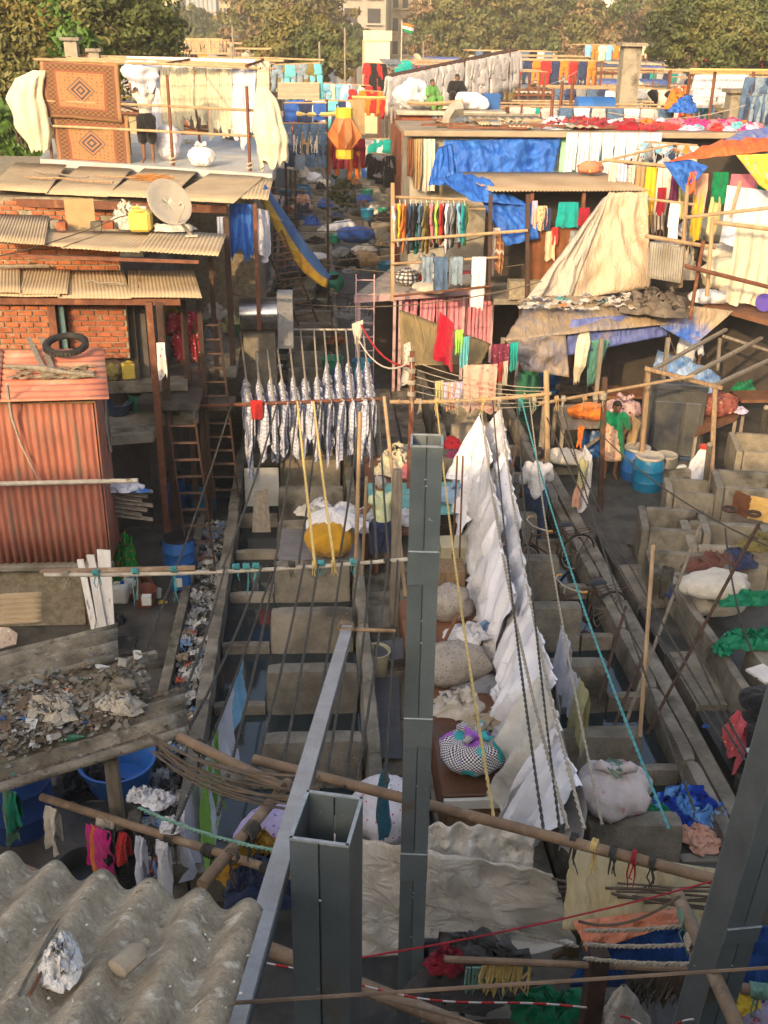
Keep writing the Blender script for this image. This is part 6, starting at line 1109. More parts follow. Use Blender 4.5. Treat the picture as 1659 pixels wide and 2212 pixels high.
drum('blue drum at the far right edge under pale cloth', at0(1640, 850, 0), .42, .8, BLUEP, False); crumple('green_cloth', 'dark green cloth on the ground right of the steel chamber', at0(1600, 870, .0)+Z*.3, .3, .2, .3, GREENC); tb('ironing_bench', WOODB, None, (9.6, 11.6), (22.2, 22.9), (.75, .82), label='dark bench for ironing behind the blue covered machine', cat='table')
# --- right edge: deck with cream bundles
rd = T('bundle_deck', 'upper deck with pipes and cream bundles at the right edge', 'deck', G(1600, 690, 2.6)); slabpoly(((1520, 655), (1700, 705), (1700, 640), (1540, 615)), 2.75, .1, 'deck_slab', WOODB, rd); slabpoly(((1400, 500), (1700, 560), (1700, 440), (1400, 440)), 3.3, .1, 'deck_slab', CONC, rd)
for a, b, Y0, r_, m_ in (((1520, 520), (1490, 690), 21.5, .04, RUST), ((1540, 470), (1527, 640), 21.8, .045, BAMBOO), ((1485, 400), (1470, 620), 23, .045, BAMBOO), ((1395, 510), (1545, 535), 22.8, .045, BAMBOO), ((1480, 575), (1700, 630), 21.3, .045, RUST), ((1480, 470), (1700, 445), 22.5, .04, BAMBOO), ((1400, 430), (1500, 442), 23.2, .03, BAMBOO), ((1600, 390), (1578, 470), 24, .04, BAMBOO), ((1540, 480), (1700, 500), 21.8, .045, BAMBOO)): MB().tube([D(*a, Y0), D(*b, Y0)], r_, 7).build('pipe', m_, rd)
for i in range(8): MB().tube([D(1402+i*8, 465, 23.3), D(1402+i*8, 512, 23.3)], .02, 5).build('baluster', RUSTD, rd)
for i, (x, y, z_, r_, h, m_, l) in enumerate(((1545, 525, 3.35, .8, .75, CREAM, 'largest cream bundle on the upper right deck'), (1500, 520, 3.35, .55, .5, WHITEB, 'lilac white bundle left of the largest cream bundle'), (1568, 625, 2.8, .7, .7, CREAM, 'cream bundle on the lower right deck'), (1560, 570, 3.2, .5, .5, OFFW, 'off-white bundle with a red spot below the deck pipe'), (1530, 655, 2.76, .45, .3, WHITE, 'white bundle at the deck edge'), (1655, 655, 2.76, .55, .4, WHITE, 'white bundle with a blue emblem at the right edge'), (1600, 640, 2.76, .6, .3, SACK, 'grey crumpled sack behind the deck bundles'))): bundle('cream_bundle', l, G(x, y, z_), r_, h, m_, False, lump=.2, sq=.7)
q = G(1638, 648, 3.0); MB().lathe([(0, 0), (.1, .01), (.2, .0)], q+V((0, -.32, .02)), 16, Matrix.Rotation(R(70), 3, 'X')).build('blue_emblem', cloth('emblem_blue', (.12, .08, .4)), None, 'round blue emblem on the white bundle at the right edge', 'emblem')
sheet('cream_curtain', 'cream curtain hanging at the right edge above the deck', D(1590, 480, 22.5), D(1720, 490, 22.5), 1.7, CREAM, 5, .08, 'curtain', hem=.1); sheet('white_curtain', 'grey white sheet in shade behind the cream curtain', D(1570, 400, 24.5), D(1720, 420, 24.5), 1.3, WHITEB, 4, .06, 'curtain')
corr('tin_wall', TING, D(1398, 600, 22.6), D(1470, 612, 22.6)-D(1398, 600, 22.6), D(1405, 522, 22.8)-D(1398, 600, 22.6), 14, .025, None, 'short corrugated tin wall right of the beige tarp', 'wall', seg=5)
for i, (x, y, z_, r_, h, m_, l) in enumerate(((1470, 600, 2.9, .4, .9, SACK, 'brown rags hanging beside the tin wall'), (1440, 530, 3.35, .5, .15, OFFW, 'white sheets folded over the deck edge'), (1450, 500, 3.35, .5, .4, GREYC, 'grey folded stacks behind the balusters'))): crumple('rags', l, G(x, y, z_), r_, .3, h, m_, 'rags')
sheet('white_trousers', 'white cloth over the short rail left of the deck', D(1448, 440, 23), D(1470, 442, 23), .85, WHITE, 1, .04, 'cloth', back=.5)
# ================================================================ FOREGROUND
# --- weathered roof with debris (left)
O_ = G(408, 1588, 3.0); nl = G(-120, 1750, 3.05); fr_ = G(190, 1338, 3.25); dr = T('debris_roof', 'old corrugated cement roof covered with dead leaves and rubbish', 'roof', O_-Z*3)
Ud = (fr_-O_); Ud = V((-.25, Ud.y, Ud.z)); nw = Ud.length/.15
corr('roof_sheet', ASBD, O_, Ud*.38, nl-O_, int(nw*.38), .048, dr, nv=6, th=.008, jag=.0); corr('roof_sheet', ASBD, O_+Ud*.36+(nl-O_)*.16+Z*.03, Ud*.36, (nl-O_)*.86, int(nw*.36), .048, dr, nv=6, th=.008); corr('roof_sheet', ASBD, O_+Ud*.7+(nl-O_)*.3+Z*.05, Ud*.34, (nl-O_)*.7, int(nw*.34), .048, dr, nv=6, th=.008)
for t_ in (.15, .8): MB().beam(O_+Ud*t_+(nl-O_)*.12-Z*.1, nl+Ud*t_-Z*.1, .06).build('purlin', WOODG, dr, smooth=False)
MB().beam(O_+Ud*.1+(nl-O_)*.35-Z*3.0, O_+Ud*.1+(nl-O_)*.35-Z*.12, .1).build('post', WOODG, dr, smooth=False)
def droof(u, v): return O_+Ud*u+(nl-O_)*v+Z*(.05+.04*u)
mb = MB(); lm_ = [M('dead_leaf_and_shade_grey', (.22, .2, .16), (.13, .115, .09), 9), M('dead_leaf_and_shade_brown', (.16, .11, .07), (.1, .07, .045), 9), M('dead_leaf_pale', (.3, .28, .235), (.22, .205, .17), 9), pm[0], BLUEP, plastic('bottle_green', (.03, .16, .08)), ORANGE]
for i in range(3800):
    u = random.gauss(.42, .11); v = rnd(.12, 1)**.8; s_ = rnd(.007, .026)*(2.2 if random.random() < .1 else 1)
    if not 0 < u < .95 or random.random() < abs(u-.36)*1.2: continue
    mb.cur = random.choices(range(7), (40, 30, 14, 4, .8, .5, .5))[0]; p = droof(u, v)+Z*rnd(0, .05); a = rnd(0, 6.3); c1, s1 = math.cos(a), math.sin(a); o = rnd(0, 80); tl = rnd(-.5, .7)
    mb.grid(lambda uu, vv: p+V((c1*(uu-.5)-s1*(vv-.5), s1*(uu-.5)+c1*(vv-.5), tl*(uu-.5)+.7*nz((uu*2, vv*2, o))))*s_*2, 2, 2)
for i in range(3200):  # dark chips along the valleys put shade between the ridges
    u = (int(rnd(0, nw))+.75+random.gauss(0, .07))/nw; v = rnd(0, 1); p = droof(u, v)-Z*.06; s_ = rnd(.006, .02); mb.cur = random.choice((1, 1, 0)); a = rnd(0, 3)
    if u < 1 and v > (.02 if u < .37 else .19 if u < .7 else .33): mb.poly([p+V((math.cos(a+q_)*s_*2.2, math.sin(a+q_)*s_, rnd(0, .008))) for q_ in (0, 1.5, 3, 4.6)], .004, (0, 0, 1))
mb.build('leaves_and_shade_chips', lm_, None, 'dead leaves and litter on the old cement roof, with dark chips shading its valleys', 'leaves', None, 'stuff', ang=0)
for i, (u, v, rx, ry, l, m_) in enumerate(((.5, .35, .3, .16, 'curled grey plastic sheet across the debris roof', ASBD), (.42, .6, .25, .18, 'second curled sheet in the debris on the roof', SACK), (.62, .9, .18, .14, 'grey rag heap at the left of the debris roof', GREYC), (.3, .3, .22, .12, 'grey cloth sunk in the debris near the roof edge', SACK))): crumple('plastic_sheet', l, droof(u, v), rx, ry, .12, m_, 'sheet', sharp=1.6, sc=1.3)
p = droof(.2, .55); MB().tube([p, p+V((.1, .02, 0)), p+V((.13, .025, 0)), p+V((.17, .03, 0))], [.03, .03, .012, .012], 8).build('green_bottle', lm_[5], None, 'small green bottle lying in the debris', 'bottle')
corr('tin_scrap', TIN, G(-30, 1352, 3.0), G(-30, 1285, 3.2)-G(-30, 1352, 3.0), G(92, 1345, 3.0)-G(-30, 1352, 3.0), 6, .018, None, 'brown corrugated scrap above the debris roof', 'tin sheet'); MB().poly([G(-10, 1405, 3.3), G(35, 1392, 3.3), G(38, 1370, 3.35), G(20, 1358, 3.4), G(-10, 1355, 3.4)], .01, (0, 0, 1)).build('mosaic_board', printed('mosaic', (.5, .38, .28), [(.68, .62, .5), (.4, .25, .18)], 24, .3), None, 'cream and brown speckled board at the left edge', 'board', smooth=False)
# --- nearest cement roof
A_, B_ = D(-75, 1838, 2.62), D(566, 1966, 2.34); N_ = D(492, 2212, 1.78); vd = (N_-B_)*2.0
nr_ = corr('cement_roof', ASB, B_, (A_-B_)*1.12, vd, int((A_-B_).length*1.12/.148), .026, None, 'corrugated cement roof nearest the camera', 'roof', nv=30, seg=12, th=.009, warp=.006)
nn = (A_-B_).cross(vd).normalized(); nn = nn if nn.z > 0 else -nn
def nroof(x, y, h=.03):
    d = _ray(x, y); k_ = (B_-V((0, 0, CAMZ))).dot(nn)/d.dot(nn); return V((0, 0, CAMZ))+d*k_+nn*h
crumple('paper_tissue', 'crumpled white tissue on the nearest roof', nroof(128, 2120), .05, .075, .06, cloth('tissue', (.8, .78, .74), .08), 'tissue', sharp=1.6); p = nroof(272, 2115, .05)
bt_ = T('plastic_bottle', 'dusty flat plastic bottle on the nearest roof', 'bottle', p); dv = V((.55, .75, -.05)).normalized(); MB().tube([p-dv*.04, p-dv*.036, p+dv*.035, p+dv*.05, p+dv*.056], [(.02, .014), (.032, .02), (.032, .02), (.018, .014), (.012, .012)], 12).build('bottle_body', M('dusty_bottle', (.33, .28, .21), (.26, .22, .16), 8), bt_); MB().tube([p+dv*.056, p+dv*.07], .014, 8).build('cap', M('dusty_bottle', (.33, .28, .21)), bt_)
for i, pts in enumerate((((35, 2180), (60, 2130), (90, 2080), (120, 2030)), ((62, 2175), (80, 2140), (95, 2110)), ((75, 2100), (100, 2050), (125, 2010)))): MB().tube([nroof(x, y, .03) for x, y in pts], [.006, .005, .004, .003][:len(pts)], 4).build('dry_twig', WOODB if i % 2 else WOODG, None, ('longest', 'shortest', 'middle')[i]+' dry twig in the valley of the nearest roof', 'twig')
mb = MB()
for i in range(40):
    p = nroof(rnd(0, 540), rnd(1990, 2212), .015+rnd(0, .015)); s_ = rnd(.0015, .0045); mb.poly([p+V((math.cos(a_)*s_*rnd(.6, 1.6), math.sin(a_)*s_*rnd(.6, 1.6), 0)) for a_ in (0, 1.2, 2.4, 3.6, 4.9)], s_*.4, (0, 0, 1))
mb.build('flakes', M('pale_flake', (.6, .57, .5), (.5, .47, .4)), None, 'pale flakes scattered on the nearest roof', 'flakes', None, 'stuff', smooth=False)
# --- steel columns
def column(label, c, yaw, w, d, ztop, plates, t_=.012, zb=0, side=STEELG, front=STEELG):
    "box column of two channels with an open top; c = centre of the foot"
    c = V((c[0], c[1], 0)); T_ = T('steel_column', label, 'column', c); Rm = Matrix.Rotation(yaw, 3, 'Z'); h = ztop-zb; zc = zb+h/2; g = .004
    def b(name, x, y, sx, sy, mat, z0=zc, hh=h): return MB().box(c+Rm@V((x, y, 0))+Z*z0, (sx, sy, hh), yaw).build(name, mat, T_, smooth=False)
    for s_ in (-1, 1):
        b('flange', s_*(w/4+g/2), -d/2+t_/2, w/2-g, t_, front); b('flange', s_*(w/4+g/2), d/2-t_/2, w/2-g, t_, front); b('web', s_*(w/2-t_/2), 0, t_, d-2*t_-.001, side)
    mb = MB(); r = .007
    for (x, y, sx, sy) in ((0, -d/2+.004, w, .012), (0, d/2-.004, w, .012), (-w/2+.004, 0, .012, d), (w/2-.004, 0, .012, d)): worn_box(c+Rm@V((x, y, 0))+Z*(ztop+.002), (sx, sy, .012) if abs(yaw) < .01 else (max(sx, .014), max(sy, .014), .012), .004, x*90, .003, mb, .02)
    o_ = mb
    if abs(yaw) >= .01:
        o_ = MB()
        for (x, y, sx, sy) in ((0, -d/2+.004, w, .013), (0, d/2-.004, w, .013), (-w/2+.004, 0, .013, d), (w/2-.004, 0, .013, d)): o_.box(c+Rm@V((x, y, 0))+Z*(ztop+.001), (sx, sy, .01), yaw)
    o_.build('rim_weld', WELD, T_)
    for z0, z1 in plates:
        MB().box(c+Rm@V((-.0, -d/2-.006, 0))+Z*(z0+z1)/2, (w*1.02, .012, z1-z0), yaw).build('splice_plate', front, T_, smooth=False); MB().tube([c+Rm@V((-w*.5, -d/2-.012, 0))+Z*z1, c+Rm@V((w*.5, -d/2-.012, 0))+Z*z1], .006, 5).build('weld_bead', WELD, T_)
    mb = MB()
    MB().box(c+Rm@V((0, -d/2+t_+.004, 0))+Z*zc, (.03, .004, h), yaw).build('seam_backing', side, T_, smooth=False)  # inner strip added to stop light coming through the seam
    for i in range(9): mb.lathe([(0, .006), (.006, .002), (.007, 0)], c+Rm@V((rnd(-.006, .006), -d/2-.001, 0))+Z*(zb+h*rnd(.1, .97)), 6, Rm@Matrix.Rotation(R(90), 3, 'X'))
    mb.build('weld_spots', WELD, T_); return T_
cc = D(926, 952, 6.0); def_ = lambda y, Y: D(900, y, Y).z
column('slim grey steel column in the centre with three splice plates', (cc.x-.01, cc.y), R(-6), .195, .21, cc.z, [(def_(1262, 5.9), def_(1190, 5.9)), (def_(1612, 5.9), def_(1550, 5.9)), (def_(1900, 5.9), def_(1842, 5.9))])
q = [G(x, y, 5.72) for x, y in ((618, 1826), (750, 1843), (792, 1714), (664, 1696))]; cc = sum(q, V())/4; yw = math.atan2((q[1]-q[0]).y, (q[1]-q[0]).x)
column('wide open topped grey steel column in front left of centre', (cc.x, cc.y), yw*.6-.1, (q[1]-q[0]).length*.98, .26, 5.72, [], side=STEELB)
cc = D(1572, 2060, 4.45); rc = column('grey steel column at the right edge leaning out of the frame', (cc.x-.22, cc.y+.12), R(8), .22, .24, 6.3, [(D(1580, 2000, 4.45).z-.12, D(1580, 2000, 4.45).z)], side=STEELB)
rc.rotation_euler = (0, R(4.3), 0)
# --- leaning channel bar
A_, B_ = D(468, 2330, 1.95), D(751, 1352, 6.2); br = T('leaning_bar', 'long pale steel bar leaning past the open column', 'bar', A_); BAR = M('bare_steel', (.45, .44, .43), (.36, .34, .33), 3, .55, .3, .3, 40, (.3, .16, .1), 4, .66, .76, stretch=(2, 2, .5))
dv = (B_-A_).normalized(); sx = dv.cross(Z).normalized(); sy = sx.cross(dv); m3 = Matrix((sx, sy, dv)).transposed(); L = (B_-A_).length
MB().box((A_+B_)/2, (.075, .012, L), 0, m3).build('web', BAR, br, smooth=False)
for s_ in (-1, 1): MB().box((A_+B_)/2+sx*s_*.0375-sy*.025, (.008, .04, L), 0, m3).build('flange', STEELB, br, smooth=False)
MB().tube([B_-dv*.1+sx*-.05, B_-dv*.08+sx*.2, B_-dv*.08+sx*.33-Z*.0], [.016, .014, .011], 6).build('wood_stick', WOOD, None, 'short split stick tied at the tip of the leaning bar', 'stick'); lashing(B_-dv*.09, dv, .05, CABLE, None, 3, .05, 'wire tie holding the split stick')
# --- pipes
def pz(x, y, z): return G(x, y, z)
pl_ = [((388, 1592, 3.1), (612, 1702, 3.2), .042, PIPE, 'open ended brown pipe above the left pens'), ((548, 1640, 3.0), (1590, 1912, 2.95), .042, PIPE, 'long brown pipe passing behind the centre column'), ((622, 1690, 3.1), (436, 1912, 3.15), .042, PIPE, 'slanting brown pipe above the nearest roof'), ((90, 1722, 2.5), (640, 1895, 2.8), .034, PIPE, 'thin brown pipe carrying the magenta bag'), ((430, 1990, 2.9), (1020, 2225, 2.9), .05, PIPE, 'stout brown pipe crossing behind the open column'), ((1462, 1930, 2.95), (1612, 2260, 3.3), .045, PIPE, 'brown pole rising at the lower right'), ((-20, 1848, 3.6), (95, 1895, 3.6), .03, PIPE, 'pipe end at the far left above the nearest roof'), ((1600, 2135, 2.2), (1700, 2145, 2.2), .04, PIPE, 'pipe wound with green cord at the right edge')]
for i, (a, b, r_, m_, l) in enumerate(pl_):
    o = pole('brown_pipe', l, pz(*a), pz(*b), r_, m_, cat='pipe', n=12)
    if i == 0: MB().lathe([(.034, 0), (.034, -.05), (0, -.05)], pz(*b)+(pz(*b)-pz(*a)).normalized()*.001, 12, (pz(*b)-pz(*a)).normalized().to_track_quat('Z', 'Y').to_matrix()).build('bore', RUBBER, o)
for i, (x, y, z_, di, m_, tr, l) in enumerate((((540, 1797, 3.12, 2, BLKROPE, 9, 'thick coil of rope where two brown pipes cross')), (500, 1850, 3.14, 2, CABLE, 3, 'cord round the slanting brown pipe'), (212, 1762, 2.55, 3, BLKROPE, 5, 'dark cord left of the magenta bag'), (330, 1798, 2.62, 3, BLKROPE, 6, 'dark cord right of the magenta bag'), (372, 1812, 2.65, 3, BLKROPE, 6, 'dark cord tangle over the white rag'), (452, 1838, 2.7, 3, BLKROPE, 6, 'dark cord below the lowest white cloth'), (580, 1878, 2.78, 3, BLKROPE, 6, 'dark cord beside the open column'), (430, 1612, 3.1, 0, BLKROPE, 4, 'cord holding the cables to the open ended pipe'), (1240, 1815, 2.97, 1, BLKROPE, 3, 'dark rag cord on the long pipe, leftmost of four'), (1285, 1828, 2.97, 1, YROPE, 3, 'yellow cord on the long pipe'), (1325, 1842, 2.97, 1, BLKROPE, 3, 'dark rag cord on the long pipe right of the yellow cord'), (1370, 1853, 2.97, 1, REDROPE, 2, 'red cord on the long pipe'), (1410, 1862, 2.97, 1, BLKROPE, 3, 'dark rag cord on the long pipe near the column'), (1485, 1985, 3.0, 5, GROPE, 8, 'green grey cord wound on the lower right pole'), (1500, 2040, 3.03, 5, WROPE, 7, 'pale rope wound on the lower right pole'), (1515, 2075, 3.08, 5, WROPE, 6, 'lower pale rope on the lower right pole'), (1640, 2140, 2.2, 7, GROPE, 8, 'green cord coil at the right edge'))):
    a, b = pl_[di][:2]; lashing(pz(x, y, z_), pz(*b)-pz(*a), .046 if di != 3 else .04, m_, None, tr, .2, l)
# cables
for i in range(9):
    a, c_, b = D(320+rnd(-6, 24), 1590+rnd(-12, 44), 6.3), D(440+rnd(-60, 60), 1690+rnd(-40, 60), 6.0), D(690, 1685+i*9+rnd(-8, 8), 5.8); pts = [(1-t_)**2*a+2*t_*(1-t_)*c_+t_*t_*b for t_ in [j/10 for j in range(11)]]; rope('cable', ORD[i]+' brown cable bunched between debris roof and open column', a, b, .0085 if i % 3 else .012, CABLE, pts=pts, cat='cable', group='brown cables left of the open column')
for i in range(8):
    a, c_, b = D(1130+rnd(-20, 20), 1870+i*15, 7.3), D(1400+rnd(-90, 60), 1900+rnd(-40, 75), 5.3), D(1640, 1915+rnd(0, 60), 5.2); pts = [(1-t_)**2*a+2*t_*(1-t_)*c_+t_*t_*b for t_ in [j/10 for j in range(11)]]; rope('cable', ORD[i]+' dark cable fanning over the tan sheet', a, b, .0085 if i % 3 else .011, CABLE, pts=pts, cat='cable', group='cables over the tan sheet')
rope('cable', 'looping cable under the tan sheet cables', D(1250, 1990, 5.0), D(1470, 1935, 5), .01, CABLE, .12, 10, cat='cable')
rope('wire_rope', 'grey wire rope crossing the bottom of the picture', D(-30, 2202, 2.0), D(1700, 2088, 2.6), .0065, PIPE, .0, 8); rope('wire_rope', 'second grey rope at the bottom centre', D(780, 2145, 3.5), D(1080, 2225, 3.2), .008, PIPE, 0, 6)
rope('green_rope', 'grey green rope running from the debris roof to the open column', D(300, 1745, 5.5), D(640, 1845, 4.6), .012, GROPE, .05, 8, .08); rope('red_rope', 'thin red rope across the beige canopy', D(640, 2090, 4.2), D(1570, 1895, 4.8), .006, REDROPE, .06, 10)
k = N('barrier_tape'); tc = k.n('ShaderNodeTexCoord'); sp = k.n('ShaderNodeSeparateXYZ'); k.l(tc.outputs['UV'], sp.inputs[0]); TAPE = k.done(k.mix(k.math('LESS_THAN', k.math('FRACT', k.math('MULTIPLY', sp.outputs[0], 7.)), .5), (.75, .72, .7), (.6, .04, .05)), .5)
for a, b, l in ((D(540, 2075, 4.3), D(1270, 2180, 4.0), 'red and white tape behind the columns'), (D(1340, 2195, 3.9), D(1500, 2205, 3.9), 'red and white tape at the lower right')):
    MB().grid(lambda u, v: a.lerp(b, u)+Z*(.017*(v-.5)-.08*math.sin(math.pi*u))+V((0, .02*math.sin(u*9), 0)), 24, 1, (b-a).length, .03).build('barrier_tape', TAPE, None, l, 'tape', solid=.001)
# --- canopies at the bottom
CAN = tarp('canopy_plastic', (.72, .67, .58), (.8, .76, .68), (.55, .46, .35), .6, 1.2, (2, 6, 3))
patch('canopy', 'beige woven plastic canopy behind the centre column', [G(690, 2075, .95), G(1245, 2045, 1.0), G(1195, 1885, 2.0), G(700, 1795, 2.2)], CAN, .12, .07, 1.3, 60, 30, ripple=(.015, 9)); patch('canopy_flap', 'torn upper flap of the beige canopy by the cabinet', [G(900, 1875, 1.6), G(1150, 1885, 1.6), G(1155, 1785, 2.1), G(920, 1778, 2.1)], CAN, .05, .07, 1.5, 34, 22, ripple=(.03, 5))
hangbag('rolled beige cloth hanging below the canopy corner', [G(1225, 2035, 1.35), G(1150, 2050, 1.3), G(1060, 2040, 1.25), G(960, 2020, 1.3)], [.05, .09, .12, .08], CAN, 'rolled_cloth', 4); rope('canopy_rope', 'frayed rope tied along the canopy edge', G(905, 1945, 1.6), G(1250, 2045, 1.4), .014, WROPE, .04, 8, .09)
patch('tan_sheet', 'tan yellow plastic sheet roof under the cables', [G(1215, 2010, 2.3), G(1640, 2010, 2.3), G(1570, 1880, 2.55), G(1230, 1830, 2.6)], tarp('tan_plastic', (.38, .3, .15), (.5, .42, .24), (.46, .36, .14), .56), -.04, .04, 2)
patch('orange_tarp', 'orange hem of the blue tarp at the lower right', [G(1270, 2058, 2.32), G(1475, 1990, 2.42), G(1462, 1962, 2.45), G(1236, 1990, 2.45)], tarp('orange_tarp', (.62, .2, .1), (.7, .3, .17), (.4, .28, .2), .6), 0, .04, 2); patch('blue_tarp', 'dark blue tarp behind the lower right pole', [G(1230, 2130, 1.8), G(1700, 2140, 1.8), G(1690, 2000, 2.38), G(1290, 2000, 2.36)], tarp('deep_blue_tarp', (.008, .05, .22), (.02, .09, .32)), 0, .05, 2)
p = G(1294, 2052, 2.4); MB().beam((p.x, p.y, .4), p+Z*.0, .13).build('steel_post', RUSTD, None, 'short rusty steel post at the lower right', 'post', smooth=False)
for i in range(3): rope('tie_rope', ORD[i]+' pale rope tied to the lower right pole', G(1262, 2010+i*30, 2.5), G(1490+i*8, 1998+i*42, 3.0), .016, WROPE, .02, 6, .08, group='pale ropes tied to the lower right pole')
for i, (x, y, z_, r_, h, m_, l) in enumerate(((1010, 2110, 1.6, .5, .4, cloth('dark_net', (.07, .065, .06), .2), 'dark net heap under the canopy'), (960, 2085, 1.9, .16, .2, MAROON, 'maroon rag under the canopy'), (1200, 2200, .8, .4, .3, GREENC, 'green bundle at the bottom edge'), (1560, 2150, 1.6, .3, .1, YEL, 'yellow plastic sheet at the lower right'), (1620, 2195, 1.2, .4, .3, PINK, 'pink cloth heap at the lower right corner'), (1640, 2160, 1.3, .4, .25, LAV, 'lavender cloth above the pink heap'))): crumple('cloth_heap', l, G(x, y, z_), r_, r_*.7, h, m_)
patch('white_sheet_board', 'white panel standing in the shade at the bottom right', [G(1310, 2230, .8), G(1420, 2230, .8), G(1410, 2110, 1.6), G(1300, 2110, 1.6)], M('panel_white', (.6, .61, .63), (.5, .5, .5)), 0, .01, cat='panel'); hangbag('grey white bag hanging by the rusty post', [G(1348, 2128, 2.2), G(1345, 2160, 2.0), G(1340, 2200, 1.7), G(1335, 2250, 1.3)], [.02, .1, .18, .24], OFFW, 'hanging_bag', 6, 'bag')
for i, (x, y, z_, m_, n_, l) in enumerate(((1090, 2080, 2.2, YROPE, 22, 'hanks of yellow rope under the canopy'), (1050, 2090, 2.1, GROPE, 18, 'hanks of green rope under the canopy'), (1400, 2100, 2.2, BLKROPE, 30, 'row of dark rope hanks behind the rusty post'), (1450, 2105, 2.2, CABLE, 24, 'brown cord hanks near the lower right pole'))):
    mb = MB()
    for j in range(n_): p = G(x+rnd(-45, 45), y, z_); h = rnd(.15, .35); mb.tube([p, p+V((rnd(-.05, .05), 0, -h*.6)), p+V((rnd(-.03, .06), rnd(-.04, .04), -h)), p+V((.05, 0, -h*.5)), p+V((.05, 0, 0))], .011, 4)
    mb.build('rope_hanks', m_, None, l, 'rope', None, 'stuff')
pole('hank_rail', 'hidden rail holding the rope hanks', G(960, 2072, 2.25), G(1520, 2095, 2.25), .025, PIPE)
tb('low_wall', M('shade_dark_wall', (.12, .11, .1)), None, (-.6, 4.2), (5.4, 5.6), (0, .8), label='dark low wall under the canopy', cat='wall')  # dark wall colour stands for the shade below the canopy
# --- lower left corner things
tub('big blue basin under the edge of the debris roof', G(258, 1690, .4), .42, .34, BLUEP, 'plastic_basin', 'basin', .8); drum('tall open blue barrel at the left edge', G(62, 1880, .0)+V((0, 0, .6)), .36, .95, plastic('dark_blue_plastic', (.012, .05, .2)), False, 'plastic_barrel', 'barrel'); tub('black tub half hidden by the nearest roof', G(188, 1905, 1.2), .26, .2, BLACKP, 'black_tub'); tb('yard_ledge', CONCD, None, (-4.2, -2.3), (6.2, 9.6), (0, .38), label='grey ledge below the debris roof', cat='ledge')
def onP3(x): a, b = pz(*pl_[3][0]), pz(*pl_[3][1]); return a.lerp(b, (x-90)/550)
for i, (x0, x1, h, m_, l, n_) in enumerate(((205, 262, .42, HOTP, 'magenta bag hanging on the thin pipe', 'hanging_bag'), (216, 236, .5, ORANGE, 'orange cloth strip over the magenta bag', 'cloth_strip'), (248, 272, .3, BLACKC, 'black cap hung beside the magenta bag', 'cap_cloth'), (282, 300, .3, REDC, 'small red purse on the thin pipe', 'purse'), (318, 335, .5, WHITEB, 'pale plastic bag right of the red purse', 'plastic_bag'), (105, 135, .42, OFFW, 'white shopping bag with green print on the thin pipe', 'shopping_bag'), (360, 385, .5, WHITE, 'white rag knotted on the thin pipe', 'rag'), (-10, 18, .5, cloth('dull_green', (.1, .2, .12)), 'dark green towel at the left edge', 'towel'), (0, 30, .35, GREENP, 'green plastic bag at the left edge', 'plastic_bag'), (225, 265, .62, SACK, 'grey cloth under the magenta bag', 'cloth'))): sheet(n_, l, onP3(x0)+V((0, -.15+.012*i, 0)), onP3(x1)+V((0, -.15+.012*i, 0)), h, m_, 1, .04, 'cloth', hem=.2, back=h*.8)
for i, (x, y, r_, l) in enumerate(((305, 1725, .11, 'left white rag tied above the thin pipe'), (345, 1735, .12, 'right white rag tied above the thin pipe'), (370, 1790, .1, 'lower white rag tied on the ropes'))): crumple('white_rag', l, G(x, y, 2.75), r_, r_*.7, .12, WHITE, 'rag')
hangbag('black trousers hanging in the shade below the thin pipe', [G(268, 1800, 2.5), G(270, 1850, 2.2), G(275, 1900, 1.9), G(278, 1950, 1.6)], [.08, .12, .1, .06], BLACKC, 'black_trousers', 3); crumple('black_pile', 'black cloth pile under the debris roof', G(190, 1700, .4), .4, .3, .35, BLACKC); 
for i, (x, y, m_, l) in enumerate(((545, 1880, MUST, 'ochre cloth left of the open column'), (560, 1930, NAVY, 'dark printed cloth under the slanting pipe'))): crumple('cloth_heap', l, G(x, y, 1.2), .35, .25, .4, m_)
